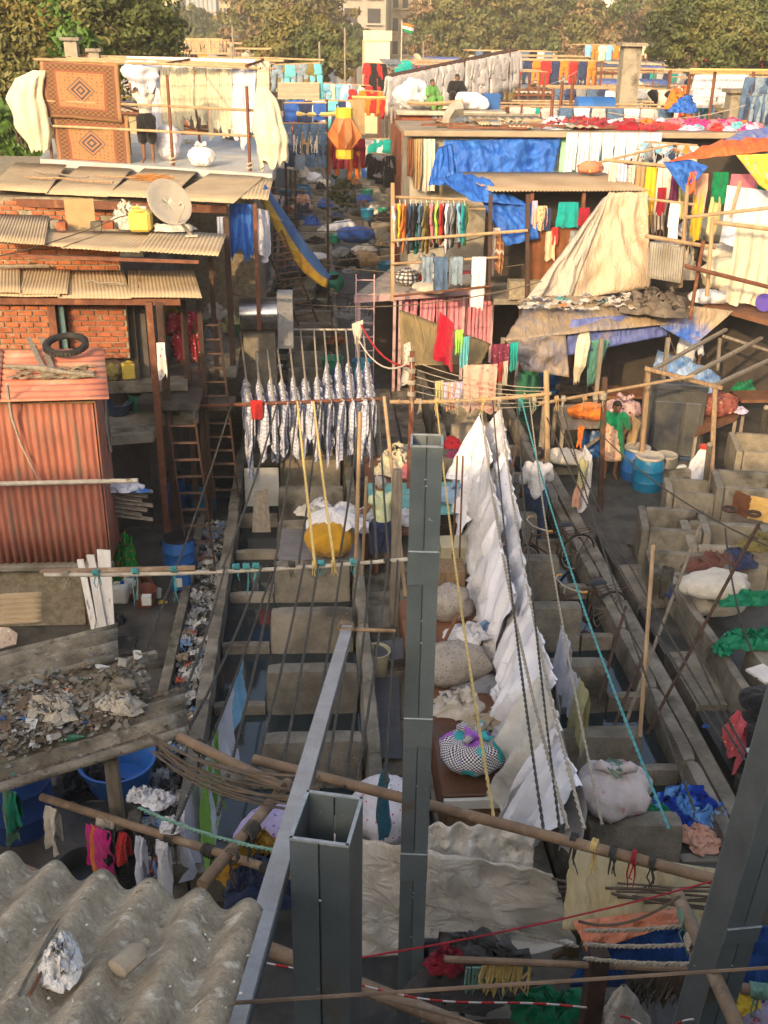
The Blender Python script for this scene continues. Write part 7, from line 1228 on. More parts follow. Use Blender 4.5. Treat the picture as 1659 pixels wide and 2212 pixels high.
# ================================================================ BACKGROUND
LEAF = [M('leaf_olive', (.13, .125, .035), (.085, .085, .025), 3, .6, bump=0), M('leaf_green', (.085, .105, .028), (.055, .07, .02), 3, .6, bump=0), M('leaf_yellow', (.16, .13, .03), (.1, .085, .02), 3, .6, bump=0), M('leaf_dark', (.045, .058, .02), (.03, .04, .014), 3, .6, bump=0), M('leaf_bright', (.07, .15, .02), (.045, .1, .014), 3, .5, bump=0), M('leaf_dry', (.2, .14, .07), (.15, .1, .05), 3, .7, bump=0)]
BARK = M('bark', (.14, .1, .065), (.08, .06, .04), 6, .95, 0, .6, 30)
def tree(label, base, h, cl, n, ls, mix, name='tree', group=None, seed=1, trunk=True):
    "cl = list of (centre, radii) clumps that make the crown; leaves fill the shells of many small clumps"
    base = V(base); t = T(name, label, 'tree', base, group); rg = np.random.default_rng(seed)
    tot = sum(r[0]*r[1]*r[2] for _, r in cl)**1.0; P = []; Nn = []
    for c, r in cl:
        k_ = max(40, int(n*(r[0]*r[1]*r[2])/tot)); m_ = max(6, k_//70)
        d = rg.normal(size=(m_, 3)); d /= np.linalg.norm(d, axis=1)[:, None]; cc = np.array(c)+d*np.array(r)*(rg.uniform(.45, 1.0, (m_, 1)))
        w = rg.integers(0, m_, k_); e = rg.normal(size=(k_, 3)); e /= np.linalg.norm(e, axis=1)[:, None]; rr = rg.uniform(.35, 1.0, (k_, 1))**.6*min(r)*rg.uniform(.16, .36, (m_, 1))[w]
        P.append(cc[w]+e*rr*np.array([1.25, 1.25, .8])); Nn.append(e*.7+d[w]*.5+rg.normal(size=(k_, 3))*.55)
    P = np.concatenate(P); Nn = np.concatenate(Nn); Nn /= np.linalg.norm(Nn, axis=1)[:, None]; K = len(P)
    a = np.cross(Nn, rg.normal(size=(K, 3))); a /= np.linalg.norm(a, axis=1)[:, None]; b = np.cross(Nn, a); s_ = ls*rg.uniform(.6, 1.3, (K, 1))
    vs = np.stack([P-a*s_*.9, P+b*s_*.42-Nn*s_*.1, P+a*s_*.9, P-b*s_*.42-Nn*s_*.1], 1).reshape(-1, 3)-np.array(base)
    me = bpy.data.meshes.new('crown'); me.vertices.add(4*K); me.vertices.foreach_set('co', vs.ravel().astype(np.float32)); me.loops.add(4*K); me.loops.foreach_set('vertex_index', np.arange(4*K, dtype=np.int32)); me.polygons.add(K); me.polygons.foreach_set('loop_start', np.arange(0, 4*K, 4, dtype=np.int32)); me.polygons.foreach_set('loop_total', np.full(K, 4, dtype=np.int32))
    for i in mix: me.materials.append(LEAF[i])
    cl_i = (noise_idx(P, seed)+rg.uniform(-.25, .25, K))
    me.polygons.foreach_set('material_index', np.clip(((cl_i*.5+.5)*len(mix)).astype(np.int32), 0, len(mix)-1)); me.update(calc_edges=True)
    o = bpy.data.objects.new('crown', me); COL.objects.link(o); o.parent = t; ORG[o] = base
    if trunk:
        mb = MB(); top = V(sum((np.array(c) for c, _ in cl), np.zeros(3))/len(cl)); r0 = h*.028
        mb.tube([base, base.lerp(top, .35)+V((rnd(-.2, .2), 0, 0)), base.lerp(top, .7), top], [r0*1.3, r0, r0*.7, r0*.3], 8)
        for c, r in cl:
            q = base.lerp(top, .45+.3*rnd(0, 1)); e = V(c); mb.tube([q, q.lerp(e, .5)+Z*rnd(0, .4), e], [r0*.5, r0*.3, r0*.1], 6)
            for j in range(4): f_ = e+V((rnd(-1, 1)*r[0], rnd(-1, 1)*r[1], rnd(-.3, .9)*r[2]))*.8; mb.tube([e.lerp(q, .3), e.lerp(f_, .5)+Z*.1, f_], [r0*.2, r0*.12, r0*.04], 5)
        mb.build('trunk', BARK, t)
    return t
def noise_idx(P, seed):
    q = P*.7+seed*3.7; return (np.sin(q[:, 0]*1.3+np.sin(q[:, 1]*1.1+2))+np.sin(q[:, 2]*1.7+np.sin(q[:, 0]*.9)))*.5
def crownpts(spots, Y, rx, rz, ry=None): return [((lambda p: (p.x, p.y+rnd(-1, 1), p.z))(D(x, y, Y)), (rx*s_, (ry or rx)*s_, rz*s_)) for x, y, s_ in spots]
tree('large leafy tree at the top left behind the terrace', (D(140, 300, 34).x, 34, 0), 12, crownpts(((30, 40, 1.), (110, 20, 1.), (200, 40, 1.05), (280, 50, .9), (60, 120, 1.), (160, 110, 1.), (250, 110, .9), (320, 85, .6), (20, 210, .9), (60, 280, .8), (10, 310, .7)), 34, 1.75, 1.5), 80000, .105, (1, 0, 4, 2, 0), 'mango_tree', seed=3)
tree('bright leaved bush below the large tree at the left edge', (D(30, 330, 31).x, 31, 0), 5, crownpts(((15, 270, .8), (60, 300, .7), (10, 330, .8), (190, 120, .6), (150, 90, .6)), 31, 1., .9), 2600, .26, (4, 4, 1), 'bush', seed=5)
tree('yellow green round tree beyond the middle racks', (D(640, 150, 75).x, 75, 0), 8, crownpts(((600, 110, .9), (640, 85, 1.1), (690, 100, 1.), (670, 130, 1.), (720, 135, .7), (610, 135, .8), (705, 160, .6)), 75, 2.0, 1.7), 20000, .2, (0, 2, 0, 1), 'tree', seed=7)
tree('tall dusty tree behind the yellow green tree', (D(600, 130, 125).x, 125, 0), 14, crownpts(((545, 40, 1.), (600, 20, 1.1), (660, 30, 1.1), (700, 50, .9), (560, 80, .9), (640, 5, 1.)), 125, 4.2, 3.6), 15000, .36, (0, 5, 2, 0), seed=9)
for i, (x, y, w_, Y, mx, l) in enumerate(((430, 60, .9, 190, (3, 1, 0), 'dark far tree left of the glass tower'), (370, 48, .8, 190, (3, 1, 0), 'dark far tree at the railway gantry'), (765, 95, .62, 120, (3, 1, 1), 'small dark tree before the grey block'), (955, 60, 1.2, 130, (0, 1, 5), 'dusty tree right of the yellow apartment block'), (1030, 50, 1.3, 125, (0, 1, 2, 0), 'broad dusty tree above the grey uniforms'), (1110, 45, 1.35, 130, (1, 0, 0), 'broad green tree above the end of the uniform rack'), (1190, 50, 1.35, 125, (0, 1, 0), 'olive tree in the middle of the far tree line'), (1270, 60, 1.3, 120, (0, 5, 1), 'olive brown tree left of the concrete pillar'), (1345, 70, 1.1, 125, (5, 0, 5, 1), 'brownish thin tree behind the concrete pillar'), (1420, 60, 1.1, 130, (5, 0, 1), 'brown green tree right of the pillar'), (1000, 20, 1., 160, (5, 0, 5), 'reddish brown tree behind the apartment trees'), (1660, 60, 1., 110, (0, 1, 5), 'tree at the right edge behind the large tree'))):
    r0 = 4.6*w_; sp_ = [(x+rnd(-38, 38)*w_*(120/Y), y+rnd(-38, 45)*w_*(120/Y), rnd(.55, .8)) for _ in range(7)]; tree(l, (D(x, y, Y).x, Y, 0), 12, crownpts(sp_, Y, r0*.8, r0*.75), 11000, .3*Y/120, mx, seed=20+i, group='far trees behind the huts')
tree('large dark green tree at the upper right', (D(1570, 200, 58).x, 58, 0), 10, crownpts(((1450, 75, .9), (1500, 50, 1.), (1560, 40, 1.1), (1610, 60, 1.1), (1650, 80, 1.1), (1480, 110, .8), (1560, 105, 1.), (1630, 120, 1.)), 58, 1.75, 1.5), 40000, .14, (3, 1, 0, 1), seed=41)
# far buildings
def block(label, x0, x1, ytop, Y, mat, dpt=14, rows=0, cols=0, wmat=None, fmat=None, name='apartment_block', sill=True, group=None):
    a, b = D(x0, 120, Y), D(x1, 120, Y); zt = D((x0+x1)/2, ytop, Y).z; t = T(name, label, 'building', ((a.x+b.x)/2, Y+dpt/2, 0), group); tb('wall', mat, t, (a.x, b.x), (Y, Y+dpt), (0, zt)); tb('parapet', mat, t, (a.x-.15, b.x+.15), (Y-.15, Y+.2), (zt, zt+.8))
    wmat = wmat or GLASSD
    if rows:
        W_ = (b.x-a.x)/cols; Hh = 3.0
        for r_ in range(rows):
            z0 = zt-1.4-(r_+1)*Hh
            if z0 < 1: break
            for c_ in range(cols):
                xc = a.x+W_*(c_+.5); w = tb('window', wmat, t, (xc-W_*.28, xc+W_*.28), (Y-.06, Y+.02), (z0, z0+1.7))
                if sill: tb('sill', fmat or mat, w, (xc-W_*.36, xc+W_*.36), (Y-.45, Y-.07), (z0-.25, z0-.1))
    return t
GLASSD = M('dark_window', (.06, .06, .065), (.04, .04, .045), 1, .2); YB = M('yellow_plaster', (.52, .42, .25), (.42, .33, .19), .5, .9, 0, .2, 3, (.3, .22, .13), .3, .55, .7); GB = M('grey_render', (.4, .36, .3), (.3, .27, .23), .4, .9, 0, .2, 3, (.22, .19, .16), .3, .55, .7)
block('bare grey concrete block behind the far trees', 733, 832, -90, 150, GB, 16, 3, 2, GLASSD); block('yellow apartment block with rows of small windows', 843, 945, -110, 165, YB, 14, 9, 5)
block('pale apartment block left of the glass tower', 338, 392, -60, 250, YB, 14, 8, 4); t = block('hazy glass tower behind the railway gantry', 395, 470, -130, 300, M('tower_glass', (.3, .36, .42), (.24, .3, .36), .2, .2), 20)
for i in range(9): xx = D(395, 100, 300).x+(D(470, 100, 300).x-D(395, 100, 300).x)*i/8; tb('mullion', GB, t, (xx-.15, xx+.15), (299.6, 299.9), (0, 38))
for i in range(12): tb('floor_band', GB, t, (D(395, 100, 300).x, D(470, 100, 300).x), (299.5, 299.8), (3.1*i, 3.1*i+.4))
block('tall pale tower right of the glass tower', 478, 502, -140, 270, YB, 14, 10, 3); block('white block with green roof tanks beyond the trees', 1335, 1440, 4, 210, M('white_render', (.6, .56, .5), (.5, .46, .4), .4), 14, 4, 5); block('orange brown block beyond the trees at the right', 1480, 1700, -18, 220, M('brown_render', (.45, .28, .17), (.38, .23, .14), .4), 14, 3, 8); block('white building seen through the trees above the racks', 1295, 1330, -6, 200, M('white_render', (.6, .56, .5)), 12, 3, 2)
for i, x in enumerate((1383, 1402)): p = D(x, 12, 209); MB().lathe([(0, 0), (1.3, 0), (1.35, .6), (1.35, 2.4), (.5, 2.9), (0, 2.9)], V((p.x, 209+6, D(1390, 4, 210).z+.3)), 16).build('water_tank', GREENP, None, ('left', 'right')[i]+' green water tank on the white block', 'tank')
# railway gantries
for i, (Y, x0, x1) in enumerate(((80, 345, 450), (95, 385, 470), (112, 420, 500))):
    a, b = D(x0, 100, Y), D(x1, 100, Y); zt = D(x0, 84+i*4, Y).z; t = T('railway_gantry', ('nearest', 'middle', 'farthest')[i]+' railway gantry of pale steel lattice at the upper left', 'gantry', ((a.x+b.x)/2, Y, 0), 'railway gantries'); mb = MB()
    for x in (a.x, b.x, (a.x+b.x)/2): MB().box((x, Y, zt/2), (.35, .35, zt)).build('mast', BAMBOO, t, smooth=False)
    for z_ in (zt, zt-.9): MB().beam((a.x-1, Y, z_), (b.x+1, Y, z_), .16).build('chord', BAMBOO, t, smooth=False)
    for j in range(12): u0, u1 = j/12, (j+1)/12; mb.beam((a.x+(b.x-a.x)*u0, Y, zt-.9*(j % 2)), (a.x+(b.x-a.x)*u1, Y, zt-.9*((j+1) % 2)), .1)
    mb.build('lattice', BAMBOO, t, smooth=False)
# --- huts filling the middle distance
WM = [(BRICK, 'brick'), (TING, 'grey tin'), (PLASTER, 'plastered'), (TIN, 'dusty tin'), (WOODG, 'timber'), (BRICKB, 'dark brick')]; RM = [(TIN, 'dusty tin'), (TING, 'grey tin'), (ASBD, 'cement sheet'), (BLUETD, 'blue tarp'), (GREYT, 'grey tarp'), (ASB, 'brown sheet')]
gc_ = [(WHITE, 'white'), (DENIM, 'blue denim'), (GREYC, 'grey'), (BLACKC, 'black'), (CREAM, 'cream'), (REDC, 'red'), (NAVY, 'navy'), (TEALC, 'teal'), (OLIVE, 'olive'), (ORANGE, 'orange'), (SKYC, 'sky blue'), (SILVER, 'silver grey')]
_gm = {}
def quick(kind, m_, p, ax_, size, label, group):
    "garment copies that share a mesh for the far racks"
    k_ = (kind, m_.name, round(size[0], 1), round(size[1], 1), random.randrange(2))
    if k_ not in _gm: o = garment(kind, (0, 0, 0), (1, 0, 0), size, m_, label, 'garment', group); o.location = (0, 0, 0); _gm[k_] = (o.data, (ORG[o]))
    else: o = bpy.data.objects.new(kind, _gm[k_][0]); COL.objects.link(o); tag(o, label, 'garment', group)
    og = _gm[k_][1]; o.rotation_euler = (0, 0, ax_+rnd(-.15, .15)); o.location = V(p)+Matrix.Rotation(ax_, 3, 'Z')@og; return o
def line(label, a, b, n, items, h, w_=.45, group=None, kind=None, jit=.1, rail=True, rm=None):
    "rail with garments; items = list of (material, colour word)"
    a, b = V(a), V(b)
    if rail: pole('drying_rail', 'rail of the '+label, a, b, .025, rm or BAMBOO)
    ax_ = math.atan2(b.y-a.y, b.x-a.x)
    for i in range(n):
        m_, cw = items[i % len(items)] if len(items) < 5 else random.choice(items); kd = kind or random.choice(('shirt', 'trousers', 'towel', 'shirt_down')); quick(kd, m_, a.lerp(b, (i+.5)/n)-Z*.02, ax_, (w_, round(h*random.choice((.85, 1., 1.1)), 1)), f'{cw} {kd.split("_")[0]} on the {label}', group or label)
rs = random.Random(11); huts = []
def hut_at(x, y, w, d, h, far, side):
    wi, ri = rs.randrange(6), rs.randrange(6); wm, wn = WM[wi]; rm, rn = RM[ri]; lab = f'{wn} hut with {rn} roof '+side; t = T('hut', lab, 'hut', (x, y, 0), f'huts {side}')
    tb('wall', wm, t, (x-w/2, x+w/2), (y-d/2, y+d/2), (0, h)); sl = rs.uniform(-.25, .25)
    n_ = 2 if not far else 1
    for i in range(n_): corr('roof_sheet', rm, (x-w/2-.25+i*(w+.5)/n_, y-d/2-.3, h+.06+.02*i), ((w+.5)/n_*1.03, 0, sl*.3), (0, d+.5, .25), int(w*(5 if not far else 3)/n_), .03, t, nv=2, seg=5 if not far else 3, th=.02)
    for i in range(max(1, int(w/1.6))):
        xc = x-w/2+.8+i*1.6; z0 = h-1.5+rs.uniform(-.2, .1); o = tb('dark_opening_panel', M('inner_dark', (.06, .05, .042)), t, (xc-.4, xc+.35), (y-d/2-.03, y-d/2-.01), (z0, z0+.95)); tb('frame', WOODG, o, (xc-.48, xc+.43), (y-d/2-.06, y-d/2-.031), (z0+.95, z0+1.02))  # thin dark panel on the solid wall in place of a shaded hole
    tb('eave_beam', RUST, t, (x-w/2-.2, x+w/2+.2), (y-d/2-.25, y-d/2-.18), (h-.1, h+.0))
    if not far:
        for s_ in (-1, 1): tb('post', RUST, t, (x+s_*w*.48-.05, x+s_*w*.48+.05), (y-d/2-.3, y-d/2-.2), (0, h+rs.choice((0, 1.6))))
    huts.append((x, y, w, d, h)); return t
for side, xs0, xs1, l in ((0, -26, -2.4, 'left of the lane'), (1, 6.2, 44, 'right of the lane')):
    y = 31.5 if side == 0 else 31.5; r_ = 0
    while y < 112:
        d = rs.uniform(3.5, 5.5); x = xs0-r_*.25*(1-2*0) if side == 0 else xs0-.6*(r_ > 2)
        lim = xs1 if side == 0 else xs1+r_
        while x < lim-1.5:
            w = rs.uniform(3., 5.5); w = min(w, lim-x); h = rs.uniform(3.6, 5.2) if y < 45 else rs.uniform(4.3, 6.0)
            px = (x+w/2)
            vx = (px*math.cos(_y)-y*math.sin(_y))/(y*math.cos(_y)+px*math.sin(_y))*FPX+W0/2
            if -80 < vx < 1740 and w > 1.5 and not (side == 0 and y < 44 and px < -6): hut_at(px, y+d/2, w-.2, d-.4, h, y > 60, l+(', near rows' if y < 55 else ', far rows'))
            x += w
        y += d+rs.uniform(.2, 1.2); r_ += 1
# roof-top clutter: dishes, pipe frames, lines
for i, h_ in enumerate(huts):
    x, y, w, d, h = h_
    if rs.random() < .42: dish('satellite dish on a far hut roof '+('left' if x < 0 else 'right')+' of the lane', (x+rs.uniform(-w, w)*.3, y-d*.2, h+.1), rs.uniform(.3, .45), R(rs.uniform(-60, 60)), R(35), DISHM, group='dishes on the far huts')
    if y < 85 and rs.random() < .6:
        q = (x-w*.45, y-d*.45, h+.15); p2 = (x+w*.45, y-d*.45, h+.15); H2 = rs.uniform(1.2, 1.9); t = T('roof_frame', 'pipe frame for drying on a hut roof '+('left' if x < 0 else 'right')+' of the lane', 'drying rack', q, 'pipe frames on the hut roofs')
        for c_ in ((q[0], q[1]), (p2[0], q[1]), (q[0], y+d*.3), (p2[0], y+d*.3)): MB().tube([(c_[0], c_[1], h), (c_[0], c_[1], h+H2)], .035, 5).build('upright', RUST, t)
        for yy in (q[1], y+d*.3, y-.2): MB().tube([(q[0]-.3, yy, h+H2), (p2[0]+.3, yy, h+H2)], .028, 5).build('bar', BAMBOO, t)
        if rs.random() < .75: it = rs.sample(gc_, 3); line(('left' if x < 0 else 'right')+' side roof-top frame', (q[0], q[1]-.02, h+H2), (p2[0], q[1]-.02, h+H2), int(w*2), it, rs.uniform(.8, 1.1), .5, 'clothes on the roof-top frames', rail=False)
# --- hand placed racks of the middle distance
DY = 31.0
dn = T('denim_rack', 'tall drying rack with rows of denim beside the lane', 'drying rack', (D(660, 300, DY).x, DY, 0))
for x in (614, 706): MB().beam((D(x, 300, DY).x, DY+.06, 0), D(x, 215, DY+.06), .07).build('upright', RUSTD, dn, smooth=False)
for r_, (y, it, h) in enumerate(((266, [(DENIM, 'blue denim')], .55), (287, [(DENIM, 'blue denim'), (OFFW, 'cream'), (TANC, 'brown'), (OFFW, 'cream'), (DENIM, 'blue denim')], .55), (322, [(DENIMD, 'dark denim'), (DENIML, 'pale denim'), (DENIM, 'blue denim'), (DENIM, 'blue denim')], .5), (308, [(DENIMD, 'dark denim')], .35), (222, [(BLUEC, 'bright blue'), (NAVY, 'navy')], .5))):
    a, b = D(613, y, DY), D(706, y, DY); MB().tube([a, b], .022, 6).build('bar', BAMBOO, dn); n_ = (5, 5, 4, 7, 3)[r_]
    for i in range(n_): m_, cw = it[i % len(it)]; p0, p1 = a.lerp(b, (i+.04)/n_), a.lerp(b, (i+.94)/n_); sheet('folded_trousers', f'{cw} trousers folded over the '+('top', 'second', 'lowest', 'hidden', 'uppermost')[r_]+f' bar of the denim rack, {ORD[i]} from the left', p0, p1, h*rnd(.9, 1.1), m_, 1, .02, 'trousers', 'trousers on the denim rack', back=h*.8, nu=8, nv=5)
patch('blue_tarp', 'bright blue tarp hung on the rack above the denim', [D(612, 250, 32), D(657, 250, 32), D(657, 216, 32), D(612, 218, 32)], BLUET, 0, .04, 2); corr('tin_wall', TING, D(600, 213, 36), D(690, 213, 36)-D(600, 213, 36), D(600, 178, 36)-D(600, 213, 36), 2, .0, None, 'slatted grey wall above the blue tarp', 'wall')
for i in range(9): a, b = D(600, 180+i*4, 35.9), D(690, 180+i*4, 35.9); MB().beam(a, b, .05, .06).build('slat', M('slat_wood', (.4, .32, .24), (.33, .26, .19)), COL.objects['tin_wall.001'] if 'tin_wall.001' in COL.objects else COL.objects['tin_wall'], smooth=False)
line('jeans line above the slatted wall', D(592, 140, 36), D(690, 136, 36), 7, [(DENIML, 'pale'), (OLIVE, 'olive'), (AQUA, 'aqua'), (GREYC, 'grey')], 1.0, .42, kind='trousers'); pole('drying_rail', 'rail high above the jeans line', D(560, 125, 36), D(700, 130, 36), .03, BAMBOO); line('mixed line right of the blue tarp', D(662, 216, 33), D(760, 218, 33), 6, [(NAVY, 'navy'), (WHITEB, 'white'), (LAV, 'lavender'), (AQUA, 'aqua')], .75, .42); sheet('brown_cloth', 'brown sheet hanging right of the mixed line', D(755, 215, 33), D(788, 215, 33), .95, TANC, 1, .02, 'sheet')
# lantern
lc = D(744, 290, 30); lt = T('paper_lantern', 'large orange and yellow star lantern hanging over the lane', 'lantern', lc-Z*.8); ORP = M('lantern_orange', (.62, .2, .06), (.52, .15, .04), 2, .6); YEP = M('lantern_yellow', (.66, .46, .05), (.55, .36, .03), 2, .6); BRP = M('lantern_brown', (.34, .2, .1), (.28, .16, .08), 2, .6)
r3 = lambda a, r, z: lc+V((math.cos(a)*r, math.sin(a)*r, z)); n8 = 8; rr = .23; RR = .5
for z_, nm in ((.42, 'yellow_band'), (-.62, 'yellow_band')): MB().lathe([(rr, 0), (rr, .24)], lc+Z*z_, 8).build(nm, YEP, lt, smooth=False, solid=.01)
for i in range(8):
    a0, a1 = i*math.pi/4, (i+1)*math.pi/4; am = (a0+a1)/2; P_ = r3(am, RR, -.02)
    MB().add([r3(a0, rr, .42), r3(a1, rr, .42), P_], [(0, 1, 2)]).build('point_face', BRP if i % 2 else ORP, lt, smooth=False, solid=.006); MB().add([r3(a0, rr, -.38), P_, r3(a1, rr, -.38)], [(0, 1, 2)]).build('point_face', ORP, lt, smooth=False, solid=.006); MB().add([r3(a0, rr, .42), P_, r3(a0, rr, -.38)], [(0, 1, 2)]).build('side_face', ORP if i % 3 else BRP, lt, smooth=False, solid=.006); MB().add([r3(a1, rr, .42), r3(a1, rr, -.38), P_], [(0, 1, 2)]).build('side_face', ORP, lt, smooth=False, solid=.006)
line('line of red and orange trousers under the star lantern', D(712, 300, 31.5), D(782, 298, 31.5), 6, [(ORANGE, 'orange'), (MAROON, 'maroon'), (cloth('coral', (.6, .07, .08)), 'coral'), (REDC, 'red')], 1.0, .38, kind='trousers')
# shrub in a planter
pc = G(745, 478, .5); pb_ = tb('planter', CONC, None, (pc.x-.9, pc.x+.8), (pc.y-.4, pc.y+.5), (0, .9), .03, label='concrete planter in the middle of the lane', cat='planter'); tree('dark leafy shrub growing in the lane planter', (pc.x, pc.y, .9), 2.5, crownpts(((725, 440, .7), (750, 430, .8), (735, 405, .8), (755, 390, .6), (725, 465, .6)), pc.y, .55, .6), 4200, .09, (3, 1, 3), 'shrub', seed=60)
# things in the shaded lane
for i, (x, y, z_, r_, h, m_, l) in enumerate(((680, 395, .9, .4, .5, WHITE, 'white washing heap on a pen wall far up the lane'), (700, 405, .9, .3, .4, OFFW, 'cream bundle on a pen wall far up the lane'), (770, 525, .9, .7, .6, BLUEC, 'bright blue covered heap in the lane'), (735, 510, .9, .5, .6, WHITE, 'white heap behind the blue covered heap'), (790, 575, .9, .45, .5, TANC, 'brown sack heap right of the blue heap'), (740, 570, .7, .35, .6, GREYC, 'grey cloth hanging before the blue heap'), (640, 600, .9, .45, .5, DENIMD, 'dark denim heap under the lane tarp'), (688, 565, .9, .3, .3, WHITE, 'white cloth heap below the lane tarp'), (655, 455, .9, .4, .3, PEACH, 'pinkish heap in the lane'), (860, 360, .9, .5, .5, REDC, 'red heap at the right wall of the lane'))): bundle('laundry_heap', l, G(x, y, z_), r_, h, m_, False, lump=.25, sq=.7)
tub('green tub lying on its side in the lane', G(712, 640, .6)+Z*.2, .34, .55, GREENP, 'plastic_tub', 'tub', .75, m=Matrix.Rotation(R(-70), 3, 'X')@Matrix.Rotation(R(15), 3, 'Y'))
for i, (x, y, l) in enumerate(((665, 690, 'left of two blue cans by the green tub'), (688, 692, 'right blue can with a white label by the green tub'))): jerrycan(l, G(x, y-6, .3), (.34, .28, .55), BLUEP, .1, sticker=i > 0)
bicycle('dark bicycle leaning by the blue cans in the lane', G(740, 705, 0)+V((0, 0, .1)), R(190))
for i, (x, y, m_, l) in enumerate(((812, 385, TEALP, 'teal drum far up the lane'), (830, 395, TEALP, 'second teal drum far up the lane'), (795, 392, BLUEP, 'blue drum beside the teal drums'), (655, 440, TEALP, 'teal tub in the lane before the shrub'))): drum(l, G(x, y, .6), .38, .9, m_, False)
# --- right middle distance: blue tarp building, laundry roof
bz = D(1000, 295, 28).z; bt2 = T('tarp_house', 'house with a long dusty roof behind the big blue tarp', 'house', (D(1050, 400, 28).x, 29, 0)); x0, x1, x2, x3 = D(888, 300, 28.2).x, D(1212, 300, 28.2).x, D(1315, 300, 28.2).x, D(1650, 300, 28.2).x
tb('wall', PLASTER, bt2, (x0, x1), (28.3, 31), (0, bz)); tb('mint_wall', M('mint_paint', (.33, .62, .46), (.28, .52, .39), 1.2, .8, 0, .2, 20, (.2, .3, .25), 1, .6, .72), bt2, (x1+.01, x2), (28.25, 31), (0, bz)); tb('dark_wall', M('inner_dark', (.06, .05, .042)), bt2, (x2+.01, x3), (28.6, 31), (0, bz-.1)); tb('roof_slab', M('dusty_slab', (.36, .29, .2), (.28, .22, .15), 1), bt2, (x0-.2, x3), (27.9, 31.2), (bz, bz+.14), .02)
patch('blue_tarp', 'large bright blue tarp hanging in front of the dusty roof', [D(945, 392, 27.6), D(1195, 378, 27.8), D(1212, 297, 28.1), D(960, 303, 28.1)], BLUET, 0, .2, 1.3, 44, 24); patch('blue_tarp', 'crumpled left corner of the big blue tarp', [D(925, 400, 27.2), D(985, 400, 27.3), D(975, 310, 28), D(945, 320, 28)], BLUET, 0, .12, 2)
for i, (xa, xb, h, m_, l) in enumerate(((895, 912, 1.2, TANC, 'brown curtain left of the blue tarp'), (914, 940, 1.3, OFFW, 'grey white curtain beside the blue tarp'), (880, 893, .9, BROWNC, 'narrow dark curtain at the house corner'))): sheet('curtain', l, D(xa, 300, 28), D(xb, 300, 28), h, m_, 3, .05, 'curtain')
RFZ = D(1400, 270, 29).z
for i in range(70):
    x = 1190+i*6.4; zone = (x-1190)/450; m_ = (random.choice((MAROON, REDC, MAROON, WHITEB)) if zone < .45 else random.choice((PINK, HOTP, WHITE, AQUA, ORANGE, REDC, LAV))); p = D(x, 268+rnd(-10, 12), 29.2); p.z = bz+.15; cw = {MAROON: 'maroon', REDC: 'red', WHITEB: 'white', PINK: 'pink', HOTP: 'magenta', WHITE: 'white', AQUA: 'aqua', ORANGE: 'orange', LAV: 'lavender'}[m_]; crumple('drying_cloth', f'{cw} cloth spread to dry on the long dusty roof', p+V((0, rnd(-.7, .9), 0)), rnd(.18, .4), .3, rnd(.12, .25), m_, 'cloth', 'cloths drying on the dusty roof', nu=16)
for i in range(8): a, b = D(1225+i*26, 288, 27.8), D(1249+i*26, 288, 27.8); sheet('white_cloth', 'white cloth hanging from the laundry roof, '+ORD[i]+' from the mint wall', a, b, rnd(.7, 1.2), WHITEB if i % 3 else WHITE, 3, .05, 'cloth', 'white cloths on the edge of the laundry roof', hem=.3, back=.3)
a, b = D(1305, 345, 26), D(1500, 365, 26); pole('rope_wound_pole', 'rope wound pole carrying the mixed clothes row', a, b, .04, BAMBOO, knots=14); pole('bare_pole', 'bare pole rising across the laundry roof edge', D(1290, 352, 26), D(1460, 310, 26.5), .03, BAMBOO)
for i, (xa, xb, h, m_, cw) in enumerate(((1318, 1335, 1.3, OFFW, 'off-white'), (1337, 1355, 1.4, LAV, 'lavender'), (1357, 1372, 1.2, printed('paisley', (.5, .45, .4), [(.2, .1, .15)], 16, .3), 'paisley'), (1374, 1395, 1.4, TANC, 'tan'), (1397, 1420, 1.35, YEL, 'bright yellow'), (1422, 1452, 1.5, OFFW, 'long cream'), (1454, 1470, .9, PLUM, 'plum'), (1472, 1490, 1.1, PALEY, 'pale yellow'))): sheet('row_cloth', cw+' cloth on the rope wound pole', D(xa, 352+(xa-1305)*.1, 25.9), D(xb, 352+(xb-1305)*.1, 25.9), h, m_, 2, .05, 'cloth', hem=.15, back=h*.5)
for r_ in range(3): line(f'{("front","middle","back")[r_]} line of small clothes below the laundry roof', D(1375+r_*8, 322-r_*8, 27), D(1490+r_*8, 330-r_*8, 27), 12, gc_, .45, .22, kind='shirt')
for i, (xa, xb, y, m_, cw, h) in enumerate(((1500, 1530, 375, PEACH, 'peach', .9), (1540, 1575, 372, GREENC, 'green', .7), (1580, 1640, 376, PINK, 'pink crochet', .6), (1500, 1525, 420, YEL, 'yellow', 1.0), (1535, 1560, 425, PALEY, 'pale yellow', .8), (1640, 1675, 380, GREENC, 'dark green', .7), (1420, 1440, 405, MAROON, 'maroon', .6))): sheet('line_cloth', cw+' cloth in the shade below the orange tarp', D(xa, y, 25), D(xb, y, 25), h, m_, 2, .05, 'cloth', hem=.2)
ORB = tarp('orange_red_tarp', (.66, .09, .02), (.75, .15, .04)); patch('orange_tarp', 'orange red tarp slung over blue at the right edge', [D(1440, 350, 24.5), D(1680, 325, 24.5), D(1680, 300, 25.5), D(1520, 325, 25.5)], ORB, -.15, .1, 2); patch('blue_tarp', 'blue tarp end hanging under the orange red tarp', [D(1480, 420, 24.3), D(1530, 360, 24.2), D(1490, 345, 24.6), D(1432, 350, 24.6)], BLUET, -.15, .12, 2); patch('orange_tarp', 'orange tail hanging below the blue tarp end', [D(1478, 425, 24.2), D(1500, 415, 24.2), D(1505, 370, 24.3), D(1490, 372, 24.3)], ORB, -.1, .1, 2)
